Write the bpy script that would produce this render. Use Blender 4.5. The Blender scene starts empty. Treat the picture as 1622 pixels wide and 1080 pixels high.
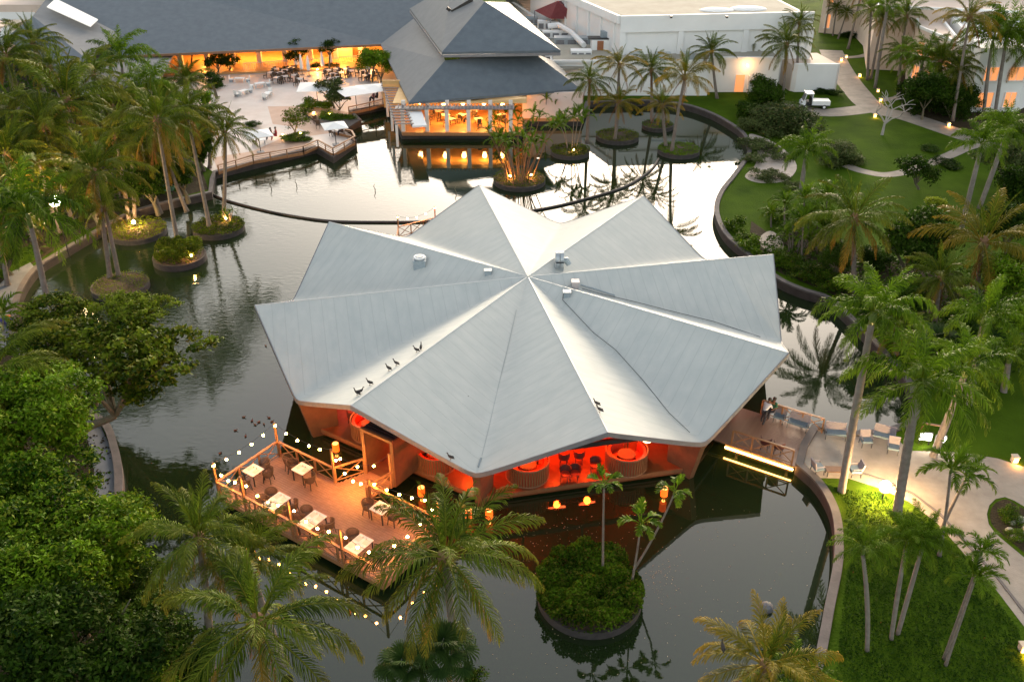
import bpy, bmesh, math, random
import numpy as np
from mathutils import Vector, Matrix
from mathutils.geometry import tessellate_polygon

SC = bpy.context.scene
COL = SC.collection
random.seed(7)
RNG = np.random.default_rng(7)
R = math.radians

# ---------------------------------------------------------------- camera
PITCH = .53163            # angle below the horizon
FPX = 1449.3              # focal length in pixels of a 1622 wide frame
HC = 32.0                 # height over the lake
cam_data = bpy.data.cameras.new('camera')
cam = bpy.data.objects.new('camera', cam_data)
COL.objects.link(cam)
cam.location = (0, 0, HC)
cam.rotation_euler = (math.pi/2 - PITCH, 0, 0)
cam_data.sensor_width = 36
cam_data.lens = FPX/1622*36
cam_data.clip_end = 1500
SC.camera = cam

# ---------------------------------------------------------------- sky, sun, exposure
SUN_EL = R(8.0)
SUN_AZ = R(12)             # clockwise from +Y (straight ahead)
world = bpy.data.worlds.new('World')
SC.world = world
world.use_nodes = True
wn = world.node_tree.nodes; wl = world.node_tree.links
bg = wn['Background']
sky = wn.new('ShaderNodeTexSky')
sky.sky_type = 'NISHITA'
sky.sun_disc = False
sky.sun_elevation = SUN_EL
sky.sun_rotation = SUN_AZ
sky.altitude = 0
sky.air_density = 1.0
sky.dust_density = 3.5
sky.ozone_density = 1.2
hs = wn.new('ShaderNodeHueSaturation'); hs.inputs['Saturation'].default_value = .50   # thin evening haze greys the sky
wl.new(sky.outputs['Color'], hs.inputs['Color']); tn = wn.new('ShaderNodeMix'); tn.data_type = 'RGBA'; tn.blend_type = 'MULTIPLY'; tn.inputs[0].default_value = 1; tn.inputs[7].default_value = (1.05, .985, .92, 1)
wl.new(hs.outputs['Color'], tn.inputs[6]); wl.new(tn.outputs[2], bg.inputs['Color'])
bg.inputs['Strength'].default_value = .13
sun_data = bpy.data.lights.new('sun', 'SUN')
sun_data.energy = 0.48
sun_data.angle = R(10)
sun_data.color = (1.0, .82, .60)
sun = bpy.data.objects.new('sun', sun_data)
COL.objects.link(sun)
sun.rotation_euler = (math.pi/2 - R(14), 0, math.pi - SUN_AZ)
sun.location = (20, 150, 60)
SC.view_settings.view_transform = 'Standard'
SC.view_settings.look = 'None'
SC.view_settings.gamma = 1
SC.view_settings.exposure = 2.46
SC.view_settings.use_curve_mapping = False

# ---------------------------------------------------------------- survey helpers
# a sight line of the survey point (0,0,32) gives world positions on a level or a vertical plane
def sight(px, py):
    dx = (px-811)/FPX; dy = -(py-540)/FPX
    return Vector((dx, math.cos(PITCH)+dy*math.sin(PITCH), -math.sin(PITCH)+dy*math.cos(PITCH)))
def g(px, py, z=0.0):
    d = sight(px, py); t = (z-HC)/d.z
    return Vector((0, 0, HC)) + d*t
def at(px, py, Y):
    d = sight(px, py)
    return Vector((0, 0, HC)) + d*(Y/d.y)
def mpp(p):
    return (p.y*math.cos(PITCH) - (p.z-HC)*math.sin(PITCH))/FPX

GZ = .60   # level of the land

# ---------------------------------------------------------------- tagging
def tag(o, label=None, cat=None, group=None, kind=None):
    if label: o['label'] = label
    if cat: o['category'] = cat
    if group: o['group'] = group
    if kind: o['kind'] = kind
    return o
def thing(name, label, cat, loc=(0, 0, 0), rz=0, group=None):
    o = bpy.data.objects.new(name, None)
    o.empty_display_size = .3
    COL.objects.link(o)
    o.location = loc; o.rotation_euler = (0, 0, rz)
    return tag(o, label, cat, group)
def link(name, me, parent=None, loc=(0, 0, 0), rot=(0, 0, 0), scale=(1, 1, 1)):
    o = bpy.data.objects.new(name, me)
    COL.objects.link(o)
    o.location = loc; o.rotation_euler = rot; o.scale = scale
    if parent: o.parent = parent
    return o
def copy_tree(o, label=None, loc=None, rz=None, group=None, scale=None):
    def rec(s, par):
        c = s.copy(); COL.objects.link(c); c.parent = par
        for ch in list(s.children): rec(ch, c)
        return c
    c = rec(o, None)
    if label: c['label'] = label
    if group: c['group'] = group
    if loc is not None: c.location = loc
    if rz is not None: c.rotation_euler = (0, 0, rz)
    if scale is not None: c.scale = (scale,)*3
    return c

# ---------------------------------------------------------------- materials
MATS = {}
def mat(name, c1, c2=None, rough=.7, scale=3.0, bump=0.0, bscale=None, metal=0.0, spec=.5, detail=4, trans=0, coords='Object', contrast=1.0):
    if name in MATS: return MATS[name]
    m = bpy.data.materials.new(name); m.use_nodes = True
    nt = m.node_tree; N = nt.nodes; L = nt.links
    b = N['Principled BSDF']
    b.inputs['Roughness'].default_value = rough
    b.inputs['Metallic'].default_value = metal
    b.inputs['Specular IOR Level'].default_value = spec
    b.inputs['Base Color'].default_value = (*c1, 1)
    tc = N.new('ShaderNodeTexCoord')
    if c2 is not None:
        n1 = N.new('ShaderNodeTexNoise'); n1.inputs['Scale'].default_value = scale
        n1.inputs['Detail'].default_value = detail; n1.inputs['Roughness'].default_value = .6
        L.new(tc.outputs[coords], n1.inputs['Vector'])
        mr = N.new('ShaderNodeMapRange')
        mr.inputs['From Min'].default_value = .5-.22/contrast; mr.inputs['From Max'].default_value = .5+.22/contrast
        L.new(n1.outputs['Fac'], mr.inputs['Value'])
        mx = N.new('ShaderNodeMix'); mx.data_type = 'RGBA'
        mx.inputs[6].default_value = (*c1, 1); mx.inputs[7].default_value = (*c2, 1)
        L.new(mr.outputs['Result'], mx.inputs[0])
        L.new(mx.outputs[2], b.inputs['Base Color'])
    if bump:
        n2 = N.new('ShaderNodeTexNoise'); n2.inputs['Scale'].default_value = bscale or scale*4
        n2.inputs['Detail'].default_value = 3
        L.new(tc.outputs[coords], n2.inputs['Vector'])
        bp = N.new('ShaderNodeBump'); bp.inputs['Strength'].default_value = 1
        bp.inputs['Distance'].default_value = bump
        L.new(n2.outputs['Fac'], bp.inputs['Height'])
        L.new(bp.outputs['Normal'], b.inputs['Normal'])
    MATS[name] = m
    return m
def emis(name, col, strength, base=None):
    if name in MATS: return MATS[name]
    m = bpy.data.materials.new(name); m.use_nodes = True
    b = m.node_tree.nodes['Principled BSDF']
    b.inputs['Base Color'].default_value = (*(base or col), 1)
    b.inputs['Emission Color'].default_value = (*col, 1)
    b.inputs['Emission Strength'].default_value = strength
    MATS[name] = m
    return m
def leafmat(name, dark, light, tip=None, rough=.45, trans=.28):
    """foliage: attribute 'var' r = per clump or per leaf variation, g = distance to the tip"""
    m = bpy.data.materials.new(name); m.use_nodes = True
    nt = m.node_tree; N = nt.nodes; L = nt.links
    b = N['Principled BSDF']; out = N['Material Output']
    b.inputs['Roughness'].default_value = rough
    b.inputs['Specular IOR Level'].default_value = .04
    at_ = N.new('ShaderNodeAttribute'); at_.attribute_name = 'var'
    sep = N.new('ShaderNodeSeparateColor'); L.new(at_.outputs['Color'], sep.inputs['Color'])
    oi = N.new('ShaderNodeObjectInfo')
    ad = N.new('ShaderNodeMath'); ad.operation = 'MULTIPLY_ADD'
    L.new(oi.outputs['Random'], ad.inputs[0]); ad.inputs[1].default_value = .5
    L.new(sep.outputs['Red'], ad.inputs[2])
    sb = N.new('ShaderNodeMath'); sb.operation = 'SUBTRACT'; sb.use_clamp = True
    L.new(ad.outputs[0], sb.inputs[0]); sb.inputs[1].default_value = .25
    mx = N.new('ShaderNodeMix'); mx.data_type = 'RGBA'
    mx.inputs[6].default_value = (*dark, 1); mx.inputs[7].default_value = (*light, 1)
    L.new(sb.outputs[0], mx.inputs[0])
    colout = mx.outputs[2]
    if tip:
        mx2 = N.new('ShaderNodeMix'); mx2.data_type = 'RGBA'
        L.new(sep.outputs['Green'], mx2.inputs[0]); L.new(colout, mx2.inputs[6])
        mx2.inputs[7].default_value = (*tip, 1)
        colout = mx2.outputs[2]
    L.new(colout, b.inputs['Base Color'])
    tr = N.new('ShaderNodeBsdfTranslucent'); L.new(colout, tr.inputs['Color'])
    ms = N.new('ShaderNodeMixShader'); ms.inputs[0].default_value = trans
    L.new(b.outputs[0], ms.inputs[1]); L.new(tr.outputs[0], ms.inputs[2])
    L.new(ms.outputs[0], out.inputs['Surface'])
    MATS[name] = m
    return m

# ---------------------------------------------------------------- mesh builders
class MB:
    def __init__(s): s.v = []; s.f = []
    def add(s, vs, fs):
        n = len(s.v); s.v += [tuple(q) for q in vs]; s.f += [tuple(i+n for i in f) for f in fs]; return s
    def box(s, c, size, rz=0, M=None):
        hx, hy, hz = (q/2 for q in size)
        vs = [Vector((x*hx, y*hy, z*hz)) for z in (-1, 1) for x, y in ((-1, -1), (1, -1), (1, 1), (-1, 1))]
        if M is not None: vs = [M @ q for q in vs]
        if rz:
            c_, s_ = math.cos(rz), math.sin(rz)
            vs = [Vector((q.x*c_-q.y*s_, q.x*s_+q.y*c_, q.z)) for q in vs]
        vs = [q+Vector(c) for q in vs]
        return s.add(vs, [(3, 2, 1, 0), (4, 5, 6, 7), (0, 1, 5, 4), (1, 2, 6, 5), (2, 3, 7, 6), (3, 0, 4, 7)])
    def bar(s, a, b, w, h=None, up=(0, 0, 1)):
        a = Vector(a); b = Vector(b); h = h or w
        d = (b-a).normalized(); upv = Vector(up)
        if abs(d.dot(upv)) > .98: upv = Vector((1, 0, 0))
        x = d.cross(upv).normalized()*w/2; y = x.cross(d).normalized()*h/2
        vs = [p+q for p in (a, b) for q in (-x-y, x-y, x+y, -x+y)]
        return s.add(vs, [(0, 1, 2, 3), (7, 6, 5, 4), (0, 4, 5, 1), (1, 5, 6, 2), (2, 6, 7, 3), (3, 7, 4, 0)])
    def tube(s, pts, rad, seg=6, caps=True):
        pts = [Vector(p) for p in pts]
        if not hasattr(rad, '__len__'): rad = [rad]*len(pts)
        n0 = len(s.v); prev = None
        for i, p in enumerate(pts):
            d = (pts[min(i+1, len(pts)-1)]-pts[max(i-1, 0)])
            d = d.normalized() if d.length > 1e-9 else Vector((0, 0, 1))
            if prev is None:
                x = d.cross(Vector((0, 0, 1)))
                if x.length < .1: x = d.cross(Vector((1, 0, 0)))
            else: x = prev - d*prev.dot(d)
            x.normalize(); prev = x; y = d.cross(x)
            for k in range(seg):
                a = 2*math.pi*k/seg
                s.v.append(tuple(p + (x*math.cos(a)+y*math.sin(a))*rad[i]))
        for i in range(len(pts)-1):
            for k in range(seg):
                a = n0+i*seg+k; b = n0+i*seg+(k+1) % seg
                s.f.append((a, b, b+seg, a+seg))
        if caps:
            s.f.append(tuple(n0+k for k in reversed(range(seg))))
            s.f.append(tuple(n0+(len(pts)-1)*seg+k for k in range(seg)))
        return s
    def cyl(s, c, r, h, seg=12, r2=None):
        c = Vector(c)
        return s.tube([c, c+Vector((0, 0, h))], [r, r if r2 is None else r2], seg)
    def prism(s, poly, z0, z1):
        """vertical prism over any simple polygon"""
        n = len(poly)
        tri = tessellate_polygon([[Vector((p[0], p[1], 0)) for p in poly]])
        vs = [(p[0], p[1], z0) for p in poly]+[(p[0], p[1], z1) for p in poly]
        fs = []
        for t in tri:
            a, b, c = (Vector((poly[i][0], poly[i][1], 0)) for i in t)
            if (b-a).cross(c-a).z < 0: t = (t[0], t[2], t[1])
            fs.append(tuple(i+n for i in t)); fs.append((t[2], t[1], t[0]))
        area = sum(poly[i][0]*poly[(i+1) % n][1]-poly[(i+1) % n][0]*poly[i][1] for i in range(n))
        for i in range(n):
            j = (i+1) % n
            fs.append((i, j, j+n, i+n) if area > 0 else (j, i, i+n, j+n))
        return s.add(vs, fs)
    def ball(s, c, r, seg=8, rings=5, sc=(1, 1, 1)):
        c = Vector(c); vs = [c+Vector((0, 0, r*sc[2]))]; fs = []
        for i in range(1, rings):
            th = math.pi*i/rings
            for k in range(seg):
                a = 2*math.pi*k/seg
                vs.append(c+Vector((r*sc[0]*math.sin(th)*math.cos(a), r*sc[1]*math.sin(th)*math.sin(a), r*sc[2]*math.cos(th))))
        vs.append(c-Vector((0, 0, r*sc[2])))
        for k in range(seg):
            fs.append((0, 1+k, 1+(k+1) % seg))
            b = 1+(rings-2)*seg
            fs.append((len(vs)-1, b+(k+1) % seg, b+k))
        for i in range(rings-2):
            for k in range(seg):
                a = 1+i*seg+k; b = 1+i*seg+(k+1) % seg
                fs.append((a, a+seg, b+seg, b))
        return s.add(vs, fs)
    def mesh(s, name, m=None, origin=(0, 0, 0), smooth=False):
        me = bpy.data.meshes.new(name)
        ox, oy, oz = origin
        me.from_pydata([(a-ox, b-oy, c-oz) for a, b, c in s.v], [], s.f)
        if m is not None: me.materials.append(m)
        if smooth: me.polygons.foreach_set('use_smooth', [True]*len(me.polygons))
        me.update()
        return me
    def build(s, name, m, parent=None, smooth=False, origin=None):
        """link as one object; world coordinates when the parent stands unrotated (or origin given)"""
        if origin is None:
            origin = tuple(parent.location) if parent is not None and parent.parent is None else (0, 0, 0)
            if parent is not None and parent.parent is not None: origin = tuple(parent.parent.location)
        return link(name, s.mesh(name, m, origin, smooth), parent)
def solo(name, mb, m, label, cat, group=None, smooth=False):
    """a top-level one-mesh thing, its origin in the middle of its base"""
    xs = [q[0] for q in mb.v]; ys = [q[1] for q in mb.v]; zs = [q[2] for q in mb.v]
    o = ((min(xs)+max(xs))/2, (min(ys)+max(ys))/2, min(zs))
    ob = link(name, mb.mesh(name, m, o, smooth), None, o)
    return tag(ob, label, cat, group)
def setting(name, mb, m, smooth=False, kind='structure', parent=None):
    ob = mb.build(name, m, parent, smooth)
    if parent is None: ob['kind'] = kind
    return ob
def np_mesh(name, V, F, m, var=None, smooth=False):
    """V (n,3); F (k,4) or (k,3); var (n,2) -> point colour attribute"""
    me = bpy.data.meshes.new(name)
    V = np.asarray(V, dtype=np.float32); F = np.asarray(F, dtype=np.int32)
    me.vertices.add(len(V)); me.vertices.foreach_set('co', V.ravel())
    k = F.shape[1]
    me.loops.add(F.size); me.loops.foreach_set('vertex_index', F.ravel())
    me.polygons.add(len(F)); me.polygons.foreach_set('loop_start', np.arange(0, F.size, k, dtype=np.int32))
    me.update(calc_edges=True)
    if smooth: me.polygons.foreach_set('use_smooth', np.ones(len(F), dtype=bool))
    if var is not None:
        ca = me.color_attributes.new('var', 'FLOAT_COLOR', 'POINT')
        c = np.zeros((len(V), 4), dtype=np.float32); c[:, 0] = var[:, 0]; c[:, 1] = var[:, 1]; c[:, 3] = 1
        ca.data.foreach_set('color', c.ravel())
    me.materials.append(m)
    me.validate()
    return me
def crom(pts, n=6, closed=False):
    """Catmull-Rom through points"""
    P = [Vector(p) for p in pts]; out = []
    m = len(P); rng_ = range(m if closed else m-1)
    for i in rng_:
        p0 = P[(i-1) % m] if closed or i > 0 else P[0]
        p1 = P[i]; p2 = P[(i+1) % m]
        p3 = P[(i+2) % m] if closed or i+2 < m else P[-1]
        for k in range(n):
            t = k/n
            out.append(.5*((2*p1)+(-p0+p2)*t+(2*p0-5*p1+4*p2-p3)*t*t+(-p0+3*p1-3*p2+p3)*t**3))
    if not closed: out.append(P[-1])
    return out
def strip(center, w, z, h=.0, mb=None):
    """a band of width w along a centre line, top at z; a slab if h"""
    mb = mb or MB(); P = [Vector((p[0], p[1], 0)) for p in center]; Lf = []; Rt = []
    for i, p in enumerate(P):
        d = (P[min(i+1, len(P)-1)]-P[max(i-1, 0)]).normalized(); n = Vector((-d.y, d.x, 0))*w/2
        Lf.append(p+n); Rt.append(p-n)
    n0 = len(P); vs = [(p.x, p.y, z) for p in Lf]+[(p.x, p.y, z) for p in Rt]
    fs = [(i+1, i, n0+i, n0+i+1) for i in range(n0-1)]
    if h:
        vs += [(p.x, p.y, z-h) for p in Lf]+[(p.x, p.y, z-h) for p in Rt]
        a = 2*n0; b = 3*n0
        for i in range(n0-1):
            fs += [(i, i+1, a+i+1, a+i), (n0+i+1, n0+i, b+i, b+i+1)]
        fs += [(0, a, b, n0), (n0-1, 2*n0-1, b+n0-1, a+n0-1)]
    mb.add(vs, fs); return mb
def lamp(name, loc, col, watts, r=.08, label=None):
    ld = bpy.data.lights.new(name, 'POINT'); ld.energy = watts; ld.color = col; ld.shadow_soft_size = r
    o = bpy.data.objects.new(name, ld); COL.objects.link(o); o.location = loc
    return o
WARM = (1.0, .50, .16); ORANGE = (1.0, .36, .07); REDL = (1.0, .06, .005)
# ================================================================ materials of the setting
M_grass = mat('grass', (.026, .056, .003), (.062, .110, .006), rough=.95, scale=.30, bump=.06, bscale=7, spec=.03, detail=14)
M_soil = mat('soil', (.025, .020, .010), (.055, .042, .024), rough=.95, scale=3, bump=.06, bscale=9, spec=.1, detail=8)
M_paving = mat('path_paving', (.20, .170, .140), (.33, .285, .235), rough=.8, scale=.9, bump=.012, bscale=12, detail=8)
M_plaza = mat('plaza_paving', (.48, .40, .35), (.62, .55, .50), rough=.45, scale=.35, bump=.01, bscale=6, detail=8)
M_plaza2 = mat('plaza_clay_paving', (.46, .29, .20), (.55, .36, .26), rough=.55, scale=.8, bump=.01, bscale=6)
M_wallcap = mat('wall_cap', (.085, .075, .07), (.14, .12, .115), rough=.85, scale=1.6, bump=.01)
M_wallface = mat('wall_face', (.035, .028, .026), (.07, .055, .048), rough=.8, scale=1.5, bump=.02)
M_sand = mat('sandy_ground', (.36, .30, .25), (.50, .43, .37), rough=.95, scale=1.2, bump=.03, bscale=7, detail=8)
M_greywall = mat('slate_path', (.12, .13, .15), (.18, .19, .21), rough=.8, scale=1.2, bump=.01)

# lake water
def water_material():
    m = bpy.data.materials.new('lake_water'); m.use_nodes = True
    N = m.node_tree.nodes; L = m.node_tree.links; b = N['Principled BSDF']
    b.inputs['Base Color'].default_value = (.012, .022, .007, 1)
    b.inputs['Roughness'].default_value = .02
    b.inputs['IOR'].default_value = 1.64
    tc = N.new('ShaderNodeTexCoord')
    nb = N.new('ShaderNodeTexNoise'); nb.inputs['Scale'].default_value = .045; nb.inputs['Detail'].default_value = 2
    L.new(tc.outputs['Object'], nb.inputs['Vector'])
    cr = N.new('ShaderNodeMapRange'); cr.inputs['From Min'].default_value = .42; cr.inputs['From Max'].default_value = .62
    cr.inputs['To Min'].default_value = .10; cr.inputs['To Max'].default_value = 1
    L.new(nb.outputs['Fac'], cr.inputs['Value'])
    # the breeze ruffles the western arm of the lake
    sx = N.new('ShaderNodeSeparateXYZ'); L.new(tc.outputs['Object'], sx.inputs[0])
    wx = N.new('ShaderNodeMapRange'); wx.inputs['From Min'].default_value = -6; wx.inputs['From Max'].default_value = -20
    wx.inputs['To Min'].default_value = .12; wx.inputs['To Max'].default_value = 1; wx.interpolation_type = 'SMOOTHSTEP'
    L.new(sx.outputs['X'], wx.inputs['Value'])
    ml = N.new('ShaderNodeMath'); ml.operation = 'MULTIPLY'
    L.new(cr.outputs[0], ml.inputs[0]); L.new(wx.outputs[0], ml.inputs[1])
    mp = N.new('ShaderNodeMapping'); mp.inputs['Scale'].default_value = (1.0, 2.0, 1.0)
    mp.inputs['Rotation'].default_value = (0, 0, R(12))
    L.new(tc.outputs['Object'], mp.inputs['Vector'])
    n1 = N.new('ShaderNodeTexNoise'); n1.inputs['Scale'].default_value = 1.6; n1.inputs['Detail'].default_value = 4; n1.inputs['Distortion'].default_value = .6
    L.new(mp.outputs[0], n1.inputs['Vector'])
    bp = N.new('ShaderNodeBump'); bp.inputs['Distance'].default_value = .022
    L.new(n1.outputs['Fac'], bp.inputs['Height']); L.new(ml.outputs[0], bp.inputs['Strength'])
    L.new(bp.outputs['Normal'], b.inputs['Normal'])
    return m
M_water = water_material()

# shoreline of the lake, surveyed along the top of its wall
shore_px = [(1255,1120),(1290,1065),(1312,960),(1326,885),(1324,825),(1310,787),(1288,757),(1264,737),(1272,706),(1290,676),
 (1340,686),(1400,684),(1448,660),(1440,610),(1400,560),(1350,508),(1312,474),(1270,460),(1228,440),(1180,400),(1148,370),
 (1134,335),(1142,305),(1165,275),(1187,240),(1177,213),(1150,193),(1120,178),(1085,167),(1040,161),(985,161),(930,163),
 (922,187),(836,188),(828,207),(760,208),(637,212),(612,166),(556,177),(571,192),(540,206),(563,224),(527,250),(500,234),(340,274),(337,286),(334,306),
 (250,325),(207,338),(137,377),(95,402),(54,430),(28,475),(22,530),(60,590),(120,640),(166,670),(182,707),(190,753),
 (188,800),(178,850),(172,900),(180,975),(215,1028),(290,1062),(370,1095),(600,1120),(900,1125),(1150,1125)]
SH = [g(x, y, GZ) for x, y in shore_px]
# round the natural banks, keep the built corners sharp
def shore_line():
    n = len(SH); out = []
    sharp = set(i for i, (x, y) in enumerate(shore_px) if 31 <= i <= 47)
    sharp |= {7, 8}
    for i in range(n):
        p1 = SH[i]; p2 = SH[(i+1) % n]
        if i in sharp or (i+1) % n in sharp:
            out.append(p1); continue
        p0 = SH[(i-1) % n]; p3 = SH[(i+2) % n]
        for k in range(5):
            t = k/5
            out.append(.5*((2*p1)+(-p0+p2)*t+(2*p0-5*p1+4*p2-p3)*t*t+(-p0+3*p1-3*p2+p3)*t**3))
    return out
SL = shore_line()

def sheet(name, poly, z, m, hole=None, kind='structure', thick=0):
    loops = [[Vector((p[0], p[1], 0)) for p in poly]]
    if hole: loops.append([Vector((p[0], p[1], 0)) for p in hole])
    tri = tessellate_polygon(loops)
    allv = [p for l in loops for p in l]
    fs = []
    for t in tri:
        a, b, c = (allv[i] for i in t)
        fs.append(t if (b-a).cross(c-a).z > 0 else (t[0], t[2], t[1]))
    mb = MB(); mb.add([(p.x, p.y, z) for p in allv], fs)
    o = link(name, mb.mesh(name, m)); o['kind'] = kind
    return o
outer = [(-700, -120), (700, -120), (700, 1100), (-700, 1100)]
ground = sheet('ground', outer, GZ, M_grass, hole=SL)
wv = [(-700, -120), (700, -120), (700, 1100), (-700, 1100)]
lake = MB().add([(x, y, 0) for x, y in ((-110, 5), (110, 5), (110, 150), (-110, 150))], [(0, 1, 2, 3)])
setting('lake_water', lake, M_water)
bed = MB().add([(x, y, -2) for x, y in ((-110, 5), (110, 5), (110, 150), (-110, 150))], [(0, 1, 2, 3)])
setting('lake_bed', bed, M_soil)

# retaining wall round the lake: face and cap
def ring(line, w_out, w_in, z0, z1, name, m, closed=True):
    mb = MB(); P = [Vector((p.x, p.y, 0)) for p in line]; n = len(P)
    vs = []; fs = []
    for i in range(n):
        d = (P[(i+1) % n]-P[(i-1) % n]) if closed else (P[min(i+1, n-1)]-P[max(i-1, 0)])
        d.normalize(); nn = Vector((-d.y, d.x, 0))
        a = P[i]+nn*w_out; b = P[i]-nn*w_in
        vs += [(a.x, a.y, z0), (b.x, b.y, z0), (b.x, b.y, z1), (a.x, a.y, z1)]
    for i in range(n if closed else n-1):
        j = (i+1) % n
        for k in range(4):
            k2 = (k+1) % 4
            fs.append((i*4+k, j*4+k, j*4+k2, i*4+k2))
    if not closed:
        fs += [(0, 1, 2, 3), tuple((n-1)*4+k for k in (3, 2, 1, 0))]
    mb.add(vs, fs)
    return mb
area = sum(SL[i].x*SL[(i+1) % len(SL)].y-SL[(i+1) % len(SL)].x*SL[i].y for i in range(len(SL)))
if area > 0: inn, outw = .12, .28      # left normal of a ccw loop points into the lake
else: inn, outw = .28, .12
setting('lake_wall', ring(SL, inn, outw, -1.9, GZ+.02, 'lake_wall', M_wallface), M_wallface)
i_cap = [p for p in SL]
capA = [p for p, q in zip(SL, SL)]
setting('wall_coping', ring(SL, inn+.04, outw-.02, GZ+.024, GZ+.16, 'wall_coping', M_wallcap), M_wallcap)

# ---- paths
def pxs(l, z=GZ): return [g(x, y, z) for x, y in l]
patio = pxs([(1271,728),(1276,705),(1292,681),(1345,688),(1400,690),(1425,700),(1445,714),(1520,716),(1580,726),(1640,745),
 (1700,770),(1700,830),(1622,802),(1607,793),(1592,787),(1577,790),(1567,800),(1563,814),(1566,830),(1576,844),(1590,856),(1625,885),(1700,950),(1700,1060),(1622,992),
 (1575,930),(1530,880),(1484,828),(1440,795),(1395,774),(1345,758),(1292,757)])
sheet('patio_path', patio, GZ+.012, M_paving)
edge = MB()
strip([g(x, y) for x, y in [(1292,757),(1345,758),(1395,774),(1440,795),(1484,828),(1530,880),(1575,930),(1622,992),(1680,1042)]], .14, GZ+.05, .1, edge)
setting('path_kerb', edge, M_wallcap)
setting('cart_road', strip(crom([g(x, y, GZ) for x, y in [(1316,80),(1330,108),(1352,140),(1385,172),(1440,186),(1530,216),(1640,250),(1700,268)]]), 3.3, GZ+.016), M_paving)
setting('service_drive', strip(crom([g(x, y, GZ) for x, y in [(1215,168),(1262,172),(1310,179),(1372,173)]]), 3.0, GZ+.020), M_paving)
setting('garden_path', strip(crom([g(x, y, GZ) for x, y in [(1340,262),(1365,271),(1405,277),(1450,268),(1500,248),(1540,232),(1570,236)]]), 1.3, GZ+.012), M_paving)
setting('upper_path', strip(crom([g(x, y, GZ) for x, y in [(1330,92),(1362,90),(1390,84),(1440,92),(1480,100)]]), 1.2, GZ+.024), M_paving)
setting('side_path', strip(crom([g(x, y, GZ) for x, y in [(1395,160),(1425,155),(1450,158)]]), 1.0, GZ+.024), M_paving)
sheet('sand_patch', crom(pxs([(1208,392),(1204,376),(1222,366),(1240,384),(1236,402)]), 5, True), GZ+.008, M_sand)
sheet('sand_bank', crom(pxs([(1186,214),(1204,216),(1236,232),(1262,262),(1245,286),(1204,290),(1180,280),(1196,262),(1199,238)]), 5, True), GZ+.010, M_sand)
sheet('shrub_bed_soil', pxs([(1190,350),(1225,375),(1300,330),(1345,400),(1500,430),(1590,470),(1500,500),(1350,480),(1318,466),(1235,432),(1185,395)]), GZ+.006, M_soil)
sheet('forest_floor', pxs([(-300,60),(-300,1200),(160,1200),(170,1020),(160,900),(172,800),(165,720),(110,655),(40,600),(5,530),(10,470),(40,425),(125,372),(200,334),(330,300),(320,270),(200,150),(60,90)]), GZ+.006, M_soil)
sheet('forest_lawn', pxs([(-10,430),(40,390),(70,400),(45,420),(15,450)]), GZ+.010, M_grass)
sheet('east_bed_soil', pxs([(1420,120),(1490,95),(1640,100),(1700,200),(1640,215),(1520,205),(1430,180)]), GZ+.006, M_soil)
sheet('rock_bed_soil', crom(pxs([(1700,834),(1622,806),(1594,791),(1572,802),(1570,828),(1594,852),(1628,880),(1700,944)]), 4, True), GZ+.016, M_soil)
sheet('west_path', pxs([(-60,540),(-20,470),(20,430),(48,416),(57,426),(30,470),(22,500),(24,545),(-10,560)]), GZ+.014, M_greywall)
sheet('southwest_path', pxs([(128,655),(160,676),(176,710),(184,755),(180,800),(150,830),(120,800),(150,750),(140,700)]), GZ+.014, M_greywall)

# ---- hotel plaza
plaza = pxs([(262,125),(290,104),(420,108),(600,106),(612,166),(556,177),(571,192),(540,206),(563,224),(527,250),(500,234),(340,274),(322,262),(338,200),(300,160)])
sheet('plaza_floor', plaza, GZ+.012, M_plaza)
sheet('plaza_clay_floor', pxs([(424,169),(470,169),(520,172),(560,180),(548,203),(520,212),(490,216),(480,206),(455,200),(432,197)]), GZ+.017, M_plaza2)
sheet('plaza_deck_floor', pxs([(345,272),(338,250),(400,240),(450,218),(500,230),(455,242)]), GZ+.020, M_plaza2)

# ---- rubble and leaf litter on the left path
litter = MB()
for i in range(140):
    t = random.random(); p = g(150+random.uniform(-18, 26), 690+130*t, GZ)
    litter.box((p.x, p.y, GZ+.03), (random.uniform(.04, .12), random.uniform(.04, .12), .03), random.uniform(0, 3))
setting('leaf_litter', litter, M_soil, kind='stuff')
# ================================================================ the star roofed restaurant pavilion
PX, PY = 1.009, 52.27
ZA, RR, ZR, RV, ZV = 6.01, 16.90, 5.87, 16.13, 2.80
A0 = 1.78605
def pol(a, r, z): return Vector((PX+r*math.cos(a), PY+r*math.sin(a), z))
def ridge_p(k): return pol(A0-k*math.pi/4, RR, ZR)
def valley_p(k): return pol(A0-(k+.5)*math.pi/4, RV, ZV)
APEX = Vector((PX, PY, ZA))
def roof_z(x, y):
    d = Vector((x-PX, y-PY)); a = math.atan2(d.y, d.x)
    u = ((A0-a) % (2*math.pi))/(math.pi/4); k = int(u); 
    Rk = ridge_p(k if u-k < .5 else k+1); V = valley_p(k)
    m = Matrix(((Rk.x-PX, V.x-PX), (Rk.y-PY, V.y-PY)))
    al, be = m.inverted() @ d
    return ZA+al*(ZR-ZA)+be*(ZV-ZA)
def on_roof(px, py):
    z = 4.5
    for _ in range(60):
        p = g(px, py, z); z += .5*(roof_z(p.x, p.y)-z)
    p = g(px, py, z); return p

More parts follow.
